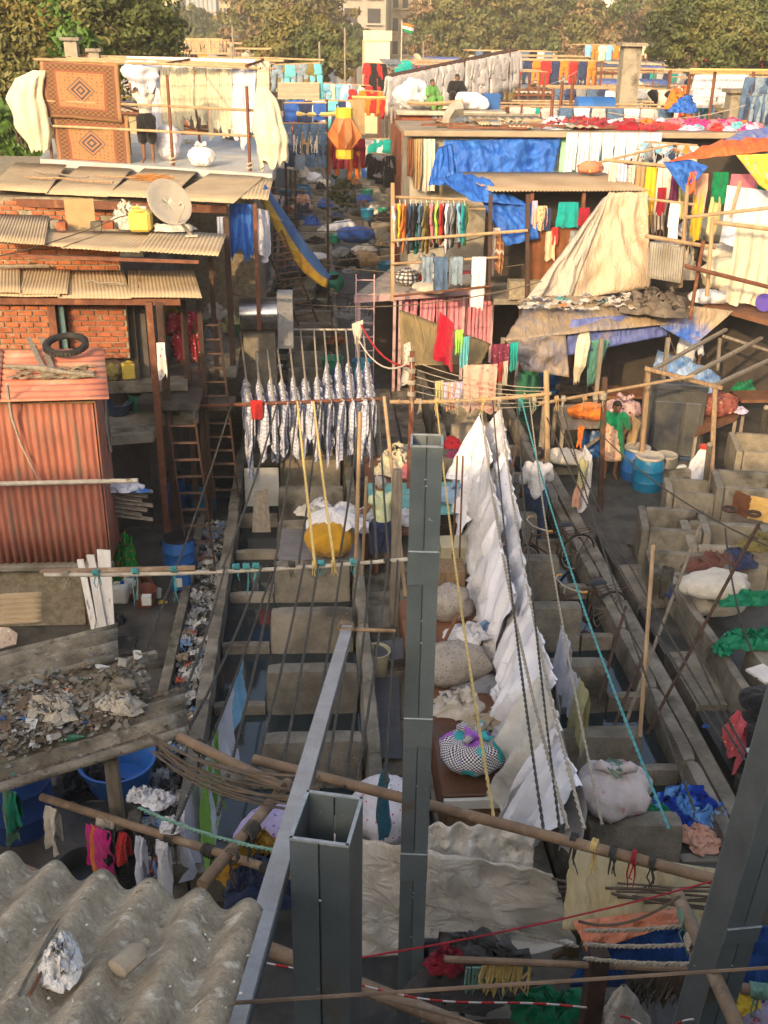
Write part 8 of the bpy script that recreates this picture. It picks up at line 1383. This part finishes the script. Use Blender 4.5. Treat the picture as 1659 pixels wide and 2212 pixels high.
patch('yellow_cloth', 'yellow and tan spotted cloth hanging at the right edge', [D(1640, 400, 24), D(1700, 440, 24), D(1700, 330, 24), D(1590, 335, 24)], printed('tan_yellow', (.7, .48, .08), [(.55, .42, .28)], 5, .3), 0, .06, 2, cat='cloth'); patch('grey_blue_tarp', 'grey and blue striped tarp tent at the upper right', [D(1540, 315, 26), D(1700, 310, 26), D(1700, 270, 28), D(1600, 285, 28)], tarp('striped_blue', (.08, .12, .4), (.3, .3, .36)), -.1, .05, 2)
bundle('rolled_mat', 'rolled orange patterned mat on the flat roof of the upper room', G(1272, 376, 5.2), .3, .3, printed('mat', (.5, .2, .12), [(.7, .5, .2), (.3, .06, .05)], 9, .3), False, sq=.6)
# pillars, duct, drums on the right roofs
for (x, y0, y1, w, l) in ((1364, 100, 300, .55, 'tall square concrete pillar with cap among the right racks'), (1592, 200, 330, .5, 'pale concrete pillar at the right racks'), ): a = D(x, y0, 34); t = T('concrete_pillar', l, 'pillar', (a.x, 34, 0)); tb('shaft', CONCL, t, (a.x-w/2, a.x+w/2), (33.75, 34.25), (0, a.z)); tb('cap', WOODG, t, (a.x-w*.7, a.x+w*.7), (33.6, 34.4), (a.z, a.z+.1))
mb = MB(); p = D(966, 292, 29); q = D(970, 245, 29); mb.tube([p-Z*.3, p.lerp(q, .8), q+V((.12, 0, .1)), q+V((.35, 0, .14))], [.16, .16, .18, .2], 4); mb.build('vent_duct', TING, None, 'grey bent metal duct above the blue tarp', 'duct', smooth=False)
for i, (x, l) in enumerate(((1268, 'smaller blue drum lying on a roof'), (1300, 'larger blue drum lying on a roof'))): c_ = D(x, 232, 32.5); MB().tube([c_-V((.35, 0, 0)), c_-V((.33, 0, 0)), c_+V((.33, 0, 0)), c_+V((.35, 0, 0))], [.2, .3, .3, .2], 14).build('plastic_drum', BLUEP, None, l, 'drum')
crumple('plastic_bag', 'orange bag on the right roof', D(1462, 235, 31.5), .4, .3, .55, ORANGE, 'bag'); crumple('plastic_bag', 'blue bag before the orange bag on the right roof', D(1475, 243, 31), .42, .3, .4, BLUET, 'bag')
# grey uniform rack
UY = 40; ua, ub = D(845, 165, UY-4), D(1118, 108, UY); ur2 = T('uniform_rack', 'long pipe rack hung with grey uniforms', 'drying rack', (ua.x, UY, 0))
for k_ in range(4): o = V((0, k_*.45, 0)); MB().tube([ua+o, ub+o], .03, 6).build('bar', RUSTD, ur2)
for u in (.25, .55, .93): p = ua.lerp(ub, u); MB().tube([(p.x, p.y, 0), p+Z*.1], .05, 6).build('upright', RUSTD, ur2)
for k_ in range(2):
    for i in range(34): p = ua.lerp(ub, (i+.5)/34)+V((0, k_*.9, -.03)); quick(random.choice(('shirt_down', 'shirt')), SILVER, p, math.atan2(ub.y-ua.y, ub.x-ua.x), (.55, random.choice((1.2, 1.3))), 'silver grey uniform shirt on the long pipe rack', 'grey uniforms on the long rack')
dk = T('brick_terrace', 'brick house with white bundles on its flat roof', 'house', (D(980, 260, 34).x, 36, 0)); xa, xb = D(868, 240, 34).x, D(1085, 240, 34).x; zt = D(970, 240, 34).z; tb('wall', BRICKB, dk, (xa, xb), (34, 38.5), (0, zt-.12)); tb('roof_slab', PLASTER, dk, (xa-.15, xb+.1), (33.8, 38.6), (zt-.12, zt), .02); brick_wall(dk, (xa, 33.99, zt-1.25), (xb-xa, 0, 0), 1.1, BRICK, bl=.34, bh=.11, th=.08)
for i, (x, y, r_, h, m_, l) in enumerate(((895, 222, .45, .9, WHITE, 'tall white bundle on the brick roof'), (880, 230, .3, .4, WHITE, 'small white bundle at the left of the brick roof'), (1020, 226, .5, .5, WHITE, 'white cloth pile right of the person in green'), (955, 236, .5, .2, OFFW, 'flat cream pile before the person in green'))): p = D(x, y+8, 34.6); bundle('laundry_bundle', l, V((p.x, 34.8, zt)), r_, h, m_, False, lump=.3)
tb('blue_crate', BLUEP, None, (D(1045, 230, 35).x, D(1080, 230, 35).x), (35, 35.5), (zt, zt+.45), label='blue crate on the brick roof', cat='crate')
# right racks
for i, (xa, ya, xb, yb, Y, n_, it, h, w_, kd, l) in enumerate(((1510, 160, 1612, 160, 36, 11, [(WHITE, 'white')], .9, .42, 'shirt', 'white shirt line on the right racks'), (1615, 165, 1700, 168, 33, 8, [(DENIM, 'blue denim'), (DENIMD, 'dark denim'), (DENIML, 'pale denim')], 1.5, .4, 'trousers', 'jeans line at the right edge'), (1470, 185, 1540, 185, 37, 8, gc_, 1.1, .4, None, 'mixed line left of the white shirts'), (1385, 190, 1450, 195, 38, 7, [(SILVER, 'grey'), (CREAM, 'cream'), (BLACKC, 'black'), (BROWNC, 'brown')], 1.2, .45, 'trousers', 'trouser line right of the concrete pillar'), (1315, 195, 1350, 195, 36, 4, [(WHITE, 'white'), (REDC, 'red striped'), (CREAM, 'cream')], 1.1, .4, 'trousers', 'short line left of the concrete pillar'), (730, 180, 800, 185, 48, 8, gc_, .9, .45, None, 'line above the lane mouth'), (620, 178, 720, 180, 46, 9, gc_, .8, .45, None, 'line left above the lane'), (790, 135, 830, 137, 62, 4, [(REDC, 'red'), (BLACKC, 'black')], 1.5, .5, 'shirt', 'red and black line before the cream house'), (780, 195, 850, 200, 44, 7, [(ORANGE, 'orange'), (REDC, 'red')], .9, .45, 'trousers', 'orange line left of the uniforms'), (860, 150, 880, 125, 58, 3, [(TEALC, 'green')], 1.6, .5, 'shirt', 'green line behind the uniforms'), (790, 300, 840, 300, 40, 5, gc_, 1.2, .4, None, 'line on the right wall of the lane'), (800, 330, 845, 335, 36, 5, [(BLACKC, 'black'), (GREYC, 'grey')], .9, .4, 'shirt', 'black clothes line in the lane'), (640, 240, 600, 243, 40, 5, gc_, .9, .4, None, 'line beside the slatted wall'))): line(l, D(xa, ya, Y), D(xb, yb, Y), n_, it, h, w_, kind=kd)
rk = T('pipe_rack', 'tall rusty pipe rack at the upper right', 'drying rack', (D(1560, 300, 35).x, 35, 0))
for x, y0, Y in ((1505, 150, 37), (1545, 155, 33.5), (1628, 155, 33), (1490, 160, 36), (1238, 165, 33), (1195, 195, 31), (1215, 175, 33)): p = D(x, y0, Y); MB().tube([(p.x, Y, 0), p], .05, 6).build('upright', RUST, rk)
for k_ in range(6): MB().tube([D(1490, 150+k_*1.5, 33.2+k_*.7), D(1700, 152+k_*1.5, 33.2+k_*.7)], .035, 6).build('bar', BAMBOO if k_ % 2 else YROPE, rk)
for i, (xa, xb, y, Y, m_, l) in enumerate(((880, 1000, 222, 34.2, BAMBOO, 'front railing of the brick roof'), (760, 900, 210, 42, YROPE, 'yellow rope bundle across the lane mouth'), (640, 760, 245, 31, YROPE, 'yellow rope bundle above the denim rack'), (870, 1180, 262, 32, RUST, 'rusty beam under the brick roof'), (900, 1190, 275, 30.5, BLUET, 'rolled blue tarp on the dusty roof'), (1000, 1350, 248, 32, WOODG, 'long grey timber on the right roofs'))): rope('long_beam', l, D(xa, y, Y), D(xb, y-4, Y), .06, m_, .05, 8, 0, cat='beam')
# cream house, flag
t = block('small cream house with green base behind the racks', 788, 842, 88, 100, M('cream_render', (.7, .62, .42), (.6, .53, .36), 1), 5, 1, 2, name='house'); fp = D(868, 62, 90); pole('flag_pole', 'slim pole with the tricolour flag', (fp.x, 90, 0), (fp.x, 90, fp.z+.6), .05, GI)
fl = T('flag', 'small saffron white and green flag with a blue wheel', 'flag', (fp.x+.05, 90, fp.z-.6))
for i, (m_, nm) in enumerate(((ORANGE, 'saffron_band'), (WHITE, 'white_band'), (GREENC, 'green_band'))): MB().grid(lambda u, v: V((fp.x+.06+.9*u, 90+.15*math.sin(u*7), fp.z+.45-.22*(i+v)-.2*u)), 10, 2).build(nm, m_, fl, solid=.01)
torus(MB(), V((fp.x+.5, 89.93, fp.z+.02)), .07, .02, Matrix.Rotation(R(90), 3, 'X'), 14, 5).build('wheel_emblem', NAVY, fl)
for i, (x, y0, Y) in enumerate(((745, 60, 70), (502, 55, 60), (915, 90, 80), (690, 90, 66), (500, 100, 48))): p = D(x, y0, Y); pole('thin_mast', ('thin mast left of the flag', 'mast with dark rags left of the yellow green tree', 'thin mast right of the flag', 'thin mast among the middle racks', 'short mast behind the terrace')[i], (p.x, Y, 0), p, .06, WOODG)
for i in range(46):
    rx_ = random.Random(i); x = rx_.uniform(x0+.2, x1+3 if i % 3 else x1); p = V((x, rx_.uniform(28.2, 31), bz+.17+.02*(i % 4))); L = rx_.uniform(.5, 2.2)
    if i % 3 == 0: corr('roof_scrap', (TIN, TING, ASB)[i % 9//3], p, (L*.6, rx_.uniform(-.2, .2), 0), (0, .8, .06), 5, .02, None, ('dusty', 'grey', 'brown')[i % 9//3]+' sheet scrap on the long dusty roof', 'tin sheet', 'sheet scraps on the dusty roof', nv=2, seg=4)
    else: MB().beam(p, p+V((L, rx_.uniform(-.5, .5), .03)), .06, .05).build('loose_batten', (WOODG, RUST, WOOD)[i % 3], None, 'loose batten lying on the long dusty roof', 'batten', 'battens on the dusty roof', smooth=False)
for i in range(14):  # awnings added to narrow the lane and darken it
    rx_ = random.Random(90+i); s_ = i % 2; y = 29+i*2.6; z_ = rx_.uniform(2.9, 4.3); w = rx_.uniform(1.1, 2.0); xa = -2.6 if s_ == 0 else 5.6-w; aw = T('added_lane_awning', ORD[i//2]+' added awning darkening the '+('left', 'right')[s_]+' side of the shaded lane, counted from the near end', 'awning', (xa+w/2, y, 0), 'added awnings along the lane')
    corr('roof_sheet', (TING, ASBD, GREYT, TIN)[i % 4], (xa, y, z_+(.3 if s_ else .0)), (0, rx_.uniform(1.8, 3), 0), (w, 0, -.3 if s_ else -.25), 12, .02, aw, nv=2, seg=4)
    for yy in (y+.1, y+1.7): MB().tube([((xa+w-.1) if s_ == 0 else xa+.1, yy, 0), ((xa+w-.1) if s_ == 0 else xa+.1, yy, z_)], .035, 5).build('post', RUSTD, aw)
# clutter of the lane and cables over the roofs
rl = random.Random(5); lm = [(OFFW, 'off-white'), (GREYC, 'grey'), (DENIMD, 'dark blue'), (TANC, 'tan'), (BLACKC, 'black'), (WHITE, 'white'), (BROWNC, 'brown'), (BLUEC, 'blue')]
for i in range(70):
    y = rl.uniform(22.5, 62); x = rl.choice((rl.uniform(-1.5, .6), rl.uniform(2.3, 4.3), rl.uniform(.6, 2.4))); m_, cw = rl.choice(lm); far = 'far up' if y > 42 else 'in the middle of'
    if i % 4 == 0: tub(f'{("blue", "green", "black")[i % 3]} tub standing {far} the shaded lane', (x, y, .85), rl.uniform(.2, .32), rl.uniform(.25, .5), (TEALP, GREENP, BLACKP)[i % 3], group='tubs in the shaded lane')
    else: crumple('cloth_heap', f'{cw} cloth heap {far} the shaded lane', (x, y, .86), rl.uniform(.2, .5), rl.uniform(.2, .4), rl.uniform(.15, .5), m_, 'cloth', 'cloth heaps in the shaded lane', nu=18)
for i in range(60):
    s_ = rl.choice((-1, 1, 1)); y = rl.uniform(24, 75); x = rl.uniform(5.5, 24) if s_ > 0 else rl.uniform(-9, -1.8); z_ = rl.uniform(5, 6.6) if y > 28 else rl.uniform(3.2, 5.6); L = rl.uniform(3, 9)
    if s_ < 0 and y < 30: continue
    a, b = V((x, y, z_)), V((x+L*rl.uniform(.5, 1)*(1 if s_ > 0 else .6), y+rl.uniform(-3, 4), z_+rl.uniform(-.8, .8))); d_ = 'left' if s_ < 0 else 'right'
    if i % 3: rope('overhead_wire', f'overhead wire sagging over the {d_} huts', a, b, .014, (CABLE, WROPE)[i % 2], .25, 8, cat='wire', group=f'overhead wires on the {d_}')
    else: pole('roof_pole', f'loose bamboo pole over the {d_} huts', a, b, .035, (BAMBOO, RUST)[i % 2], group=f'loose poles on the {d_}')
for i in range(9): y = 22+i*2.3; rope('overhead_wire', ORD[i]+' wire strung across the shaded lane', (-1.8, y, rl.uniform(2.6, 4)), (4.8, y+rl.uniform(-1, 2), rl.uniform(2.6, 4)), .013, CABLE, .4, 8, cat='wire', group='wires across the lane')
for i, h_ in enumerate(huts):
    x, y, w, d, h = h_
    if y > 70: continue
    for j in range(2): m_, cw = rl.choice(lm); crumple('roof_rags', f'{cw} rags on a hut roof {"left" if x < 0 else "right"} of the lane', (x+rl.uniform(-w, w)*.35, y-d*rl.uniform(.1, .45), h+.12), rl.uniform(.3, .7), .3, rl.uniform(.15, .4), m_, 'rags', 'rags on the hut roofs', nu=14)
# --- haze
hz = MB(); hz.box((0, 175, 29.2), (700, 400, 60.4)); k = N('haze_air'); k.t.nodes.remove(k.b); pv = k.n('ShaderNodeVolumePrincipled'); pv.inputs['Color'].default_value = (1, .93, .8, 1); pv.inputs['Density'].default_value = .0011; pv.inputs['Anisotropy'].default_value = .1; k.l(pv.outputs[0], k.t.nodes['Material Output'].inputs['Volume'])
hz.build('haze', k.m, None, 'thin golden haze over the far huts and trees', 'haze', None, 'stuff', smooth=False)
# ================================================================ PEOPLE
SKIN = M('skin_brown', (.2, .1, .058), (.16, .08, .045), 6, .55, 0, .1, 40, var=.05); HAIRB = M('hair_black', (.012, .01, .009), (.02, .017, .015), 30, .5); HAIRG = M('hair_grey', (.4, .38, .36), (.2, .19, .18), 40, .7)
J0 = dict(hip=(0, 0, .92), waist=(0, 0, 1.06), chest=(0, .01, 1.26), neck=(0, 0, 1.44), head=(0, .02, 1.585))
for s_, k_ in ((-1, 'l'), (1, 'r')): J0.update({'sh'+k_: (s_*.17, 0, 1.38), 'el'+k_: (s_*.24, -.02, 1.1), 'wr'+k_: (s_*.25, .05, .86), 'th'+k_: (s_*.09, 0, .9), 'kn'+k_: (s_*.1, .02, .5), 'an'+k_: (s_*.1, -.02, .08), 'to'+k_: (s_*.12, .15, .03)})
TS = bpy.data.scenes.new('scratch')
def voxel(mb, vs):
    me = bpy.data.meshes.new('tmp'); me.from_pydata(mb.v, [], mb.f); o = bpy.data.objects.new('tmp', me); TS.collection.objects.link(o); m_ = o.modifiers.new('r', 'REMESH'); m_.mode = 'VOXEL'; m_.voxel_size = vs; sm = o.modifiers.new('s', 'SMOOTH'); sm.iterations = 3; sm.factor = .5
    TS.view_layers[0].update(); e = o.evaluated_get(TS.view_layers[0].depsgraph); q = e.to_mesh(); n = MB(); n.add([v.co.copy() for v in q.vertices], [tuple(p.vertices) for p in q.polygons]); e.to_mesh_clear(); bpy.data.objects.remove(o); return n
def caps(mb, a, b, ra, rb, n=10, fl=1.):
    a, b = V(a), V(b); d = b-a; L = max(d.length, 1e-4); d = d/L; pts = []; rs = []
    for t in (-.96, -.7, -.35, 0): pts.append(a+d*ra*t); rs.append((ra*math.sqrt(1-t*t), ra*math.sqrt(1-t*t)*fl))
    for t in (0, .35, .7, .96): pts.append(b+d*rb*t); rs.append((rb*math.sqrt(1-t*t), rb*math.sqrt(1-t*t)*fl))
    mb.tube(pts, rs, n)
BODY = [('hip', 'waist', .135, .12), ('waist', 'chest', .12, .135), ('chest', 'neck', .12, .055), ('neck', 'head', .05, .06)]
for k_ in 'lr': BODY += [('chest', 'sh'+k_, .1, .065), ('sh'+k_, 'el'+k_, .055, .042), ('el'+k_, 'wr'+k_, .042, .028), ('hip', 'th'+k_, .11, .1), ('th'+k_, 'kn'+k_, .09, .06), ('kn'+k_, 'an'+k_, .058, .036), ('an'+k_, 'to'+k_, .036, .028)]
TOP = [('hip', 'waist', .15, .14), ('waist', 'chest', .14, .155), ('chest', 'neck', .13, .065)]+[('chest', 'sh'+k_, .11, .08) for k_ in 'lr']
SLEEVE = [('sh'+k_, 'el'+k_, .078, .07) for k_ in 'lr']; SHORT = [('hip', 'waist', .152, .13)]+[('hip', 'th'+k_, .13, .125) for k_ in 'lr']+[('th'+k_, 'kn'+k_, .125, .1) for k_ in 'lr']; LONG = SHORT+[('kn'+k_, 'an'+k_, .09, .07) for k_ in 'lr']
def person(label, p, az, pose={}, wear=(), hair=HAIRB, sc=1., longhair=False, look=0):
    p = V(p); t = T('person', label, 'person', p); Rm = Matrix.Rotation(az, 3, 'Z'); J = dict(J0); J.update(pose); J = {k_: V(v)*sc for k_, v in J.items()}; W = lambda v: p+Rm@V(v)
    mb = MB()
    for a, b, ra, rb in BODY: caps(mb, J[a], J[b], ra*sc, rb*sc)
    hd = J['head']; Rh = Matrix.Rotation(look, 3, 'Z'); H = lambda x, y, z: hd+Rh@(V((x, y, z))*sc)
    caps(mb, H(0, -.01, .03), H(0, .015, -.03), .088*sc, .078*sc, 14); caps(mb, H(0, .05, -.07), H(0, .03, -.03), .04*sc, .05*sc); caps(mb, H(0, .1, .0), H(0, .112, -.025), .01*sc, .016*sc, 8)
    for s_ in (-1, 1): caps(mb, H(s_*.088, -.005, .01), H(s_*.09, -.01, -.03), .016*sc, .012*sc, 8)
    for k_ in 'lr':
        w = J['wr'+k_]; d = (w-J['el'+k_]).normalized(); sd = d.cross(V((0, 1, 0))).normalized(); fd = sd.cross(d); caps(mb, w, w+d*.07*sc, .026*sc, .034*sc)
        for i, L in enumerate((.075, .085, .08, .062)): b0 = w+d*.085*sc+sd*(i-1.5)*.02*sc; e = b0+d*L*.55*sc+fd*.012*sc; caps(mb, b0, e, .0105*sc, .01*sc, 7); caps(mb, e, e+(d*.4+fd*.6)*L*.5*sc, .01*sc, .009*sc, 7)
        caps(mb, w+d*.03*sc-sd*.03*sc, w+d*.075*sc-sd*.06*sc+fd*.01, .013*sc, .011*sc, 7)
    def put(n, name, mat): n.v = [tuple(W(v)) for v in n.v]; return n.build(name, mat, t, ang=0)
    b_ = put(voxel(mb, .0095*sc), 'body', SKIN)
    e_ = MB()
    for s_ in (-1, 1): caps(e_, H(s_*.033, .078, .005), H(s_*.033, .082, .005), .013*sc, .012*sc, 8)
    put(e_, 'eyes', BLACKP); m_ = MB(); caps(m_, H(-.022, .088, -.062), H(.022, .088, -.062), .007*sc, .007*sc, 6); put(m_, 'mouth', M('lips', (.2, .06, .05), (.16, .05, .04)))
    h_ = MB(); caps(h_, H(0, -.03, .045), H(0, -.02, .02), .094*sc, .095*sc, 14); caps(h_, H(0, .03, .08), H(0, -.02, .06), .06*sc, .075*sc)
    if longhair: caps(h_, H(0, -.08, .0), H(0, -.09, -.16), .07*sc, .03*sc)
    put(voxel(h_, .012*sc), 'hair', hair)
    for name, mat, segs, inf in wear:
        c_ = MB()
        for a, b, ra, rb in segs: caps(c_, J[a], J[b], (ra+inf)*sc, (rb+inf)*sc)
        n = voxel(c_, .014*sc)
        for i, q in enumerate(n.v): q = V(q); n.v[i] = tuple(q+V((nz(q, 9), nz(q, 9, 2), nz(q, 7, 4)*.5))*.022)
        put(n, name, mat); 
    return t
def stripes(name, c1, c2, f): return plaid(name, c1, c2, f, .5)
DGR = printed('dress_print', (.55, .36, .25), [(.5, .14, .1), (.62, .46, .3), (.3, .2, .15)], 15, .35)
person('man on the terrace holding a white cloth overhead, white vest and black shorts', G(322, 351, TZ), math.pi, {'shl': (-.18, 0, 1.42), 'shr': (.18, 0, 1.42), 'ell': (-.26, .08, 1.62), 'elr': (.26, .08, 1.62), 'wrl': (-.2, .14, 1.85), 'wrr': (.2, .14, 1.85)}, (('vest', cloth('vest', (.7, .62, .52)), TOP, 0), ('shorts', BLACKC, SHORT, .01)))
fx = G(322, 351, TZ); hangbag('white cloth held up by the man on the terrace', [fx+V((.0, -.1, 2.12)), fx+V((0, -.12, 2.0)), fx+V((0, -.08, 1.8)), fx+V((.05, -.05, 1.62))], [.3, .42, .4, .28], WHITEB, 'held_cloth', 6)
t = person('woman in a green and peach patterned dress standing in the yard', G(1316, 1030, 0.05), math.pi-.15, {'ell': (-.27, -.06, 1.12), 'elr': (.27, -.06, 1.12), 'wrl': (-.22, -.12, .9), 'wrr': (.22, -.12, .9), 'head': (0, .04, 1.56)}, (('blouse', GREENC, TOP+SLEEVE, .004),), longhair=True, sc=.97)
b_ = ORG[t]; mb = MB(); mb.grid(lambda u, v: b_+V(((.155+.1*v)*math.cos(6.283*u)*(1+.04*math.sin(u*40)), (.13+.08*v)*math.sin(6.283*u), 1.2-.78*v)), 40, 10, 1, 1, True)
for i, f_ in enumerate(mb.f): q = V(mb.v[f_[0]]); mb.mi[i] = 1 if q.x-b_.x > .05-.25*(q.z-.9) else 0
mb.build('skirt', [DGR, GREENC], t, ang=0, solid=.006)
person('grey haired man in a sleeveless striped shirt and navy shorts, back turned', G(824, 1243, .24), .35, {'ell': (-.27, .08, 1.13), 'elr': (.22, .1, 1.14), 'wrl': (-.2, .3, 1.05), 'wrr': (.12, .32, 1.06), 'chest': (0, .05, 1.25), 'neck': (0, .08, 1.43), 'head': (0, .12, 1.57)}, (('striped_shirt', stripes('aqua_stripes', (.3, .55, .5), (.66, .6, .28), 30), TOP, .006), ('shorts', NAVY, SHORT, .012)), HAIRG, look=.5)
person('man in a white shirt and dark trousers beyond the white sheets', G(1150, 1165, .2), -.3, {'elr': (.2, .15, 1.15), 'wrr': (.1, .3, 1.2)}, (('shirt', WHITE, TOP+SLEEVE, .008), ('trousers', DENIMD, LONG, .004)))
person('man in a maroon shirt behind the plaid shirt rack', V((D(548, 750, 21.9).x, 21.9, .9)), -1.2, {}, (('shirt', HOTP, TOP+SLEEVE, .008), ('trousers', BLACKC, LONG, .004)))
SIT = {'hip': (0, 0, .3), 'waist': (0, 0, .44), 'chest': (0, .04, .64), 'neck': (0, .06, .82), 'head': (0, .1, .96)}
for s_, k_ in ((-1, 'l'), (1, 'r')): SIT.update({'sh'+k_: (s_*.17, .05, .77), 'el'+k_: (s_*.25, .14, .55), 'wr'+k_: (s_*.16, .34, .46), 'th'+k_: (s_*.1, .05, .28), 'kn'+k_: (s_*.18, .4, .42), 'an'+k_: (s_*.14, .42, .08), 'to'+k_: (s_*.15, .58, .03)})
person('seated man in a yellow shirt under the lowest awning', G(372, 742, 2.86), math.pi-.6, SIT, (('shirt', cloth('ochre_shirt', (.5, .3, .05)), TOP+SLEEVE, .008), ('trousers', OLIVE, LONG, .004))); person('seated person in red flowered dress under the lowest awning', G(398, 770, 2.7), math.pi+.3, SIT, (('dress', printed('rose_print', (.45, .04, .06), [(.7, .6, .58)], 14, .25), TOP+SLEEVE+LONG, .02),), longhair=True)
tb('balcony_floor', CONCD, None, (-2.95, -1.95), (16.6, 18.6), (2.6, 2.72), label='dark balcony floor under the seated people', cat='balcony')
zz = COL.objects['brick_terrace'].children[1]; zr = D(970, 240, 34).z
person('seated person in green on the brick roof', V((D(930, 230, 34.6).x, 34.6, zr)), math.pi+.5, SIT, (('clothes', cloth('leaf_green_cloth', (.12, .32, .08)), TOP+SLEEVE+LONG, .02),), sc=.8); person('person in black crouching on the brick roof', V((D(985, 225, 36).x, 36, zr)), math.pi, SIT, (('clothes', BLACKC, TOP+SLEEVE+LONG, .04),), sc=.9)
person('man in a white shirt ironing behind the blue covered machine', V((D(1493, 790, 22.9).x, 23.2, .55)), math.pi, {'elr': (.25, .15, 1.12), 'wrr': (.15, .35, 1.0), 'ell': (-.25, .15, 1.12), 'wrl': (-.15, .35, 1.0)}, (('shirt', WHITE, TOP+SLEEVE, .01), ('trousers', GREYC, LONG, .004)))
person('woman with a green headscarf seated behind the cream bundles', G(1535, 505, 3.35)+V((0, .6, .2)), math.pi+.5, SIT, (('dress', cloth('sage', (.2, .35, .2)), TOP+SLEEVE+LONG, .02),)); person('black haired person low behind the tan sheet, seen from above', V((G(1358, 1850, 1.5).x, G(1358, 1850, 1.5).y, 0)), math.pi*.6, {k_: (v[0], v[1], v[2]+.3) for k_, v in SIT.items()}, (('clothes', OLIVE, TOP+SLEEVE+LONG, .01),)); person('crouching person in pink beside the teal tub in the lane', G(655, 462, .9), math.pi, SIT, (('clothes', PEACH, TOP+SLEEVE, .02), ('trousers', DENIMD, LONG, .01)))
bpy.data.scenes.remove(TS)
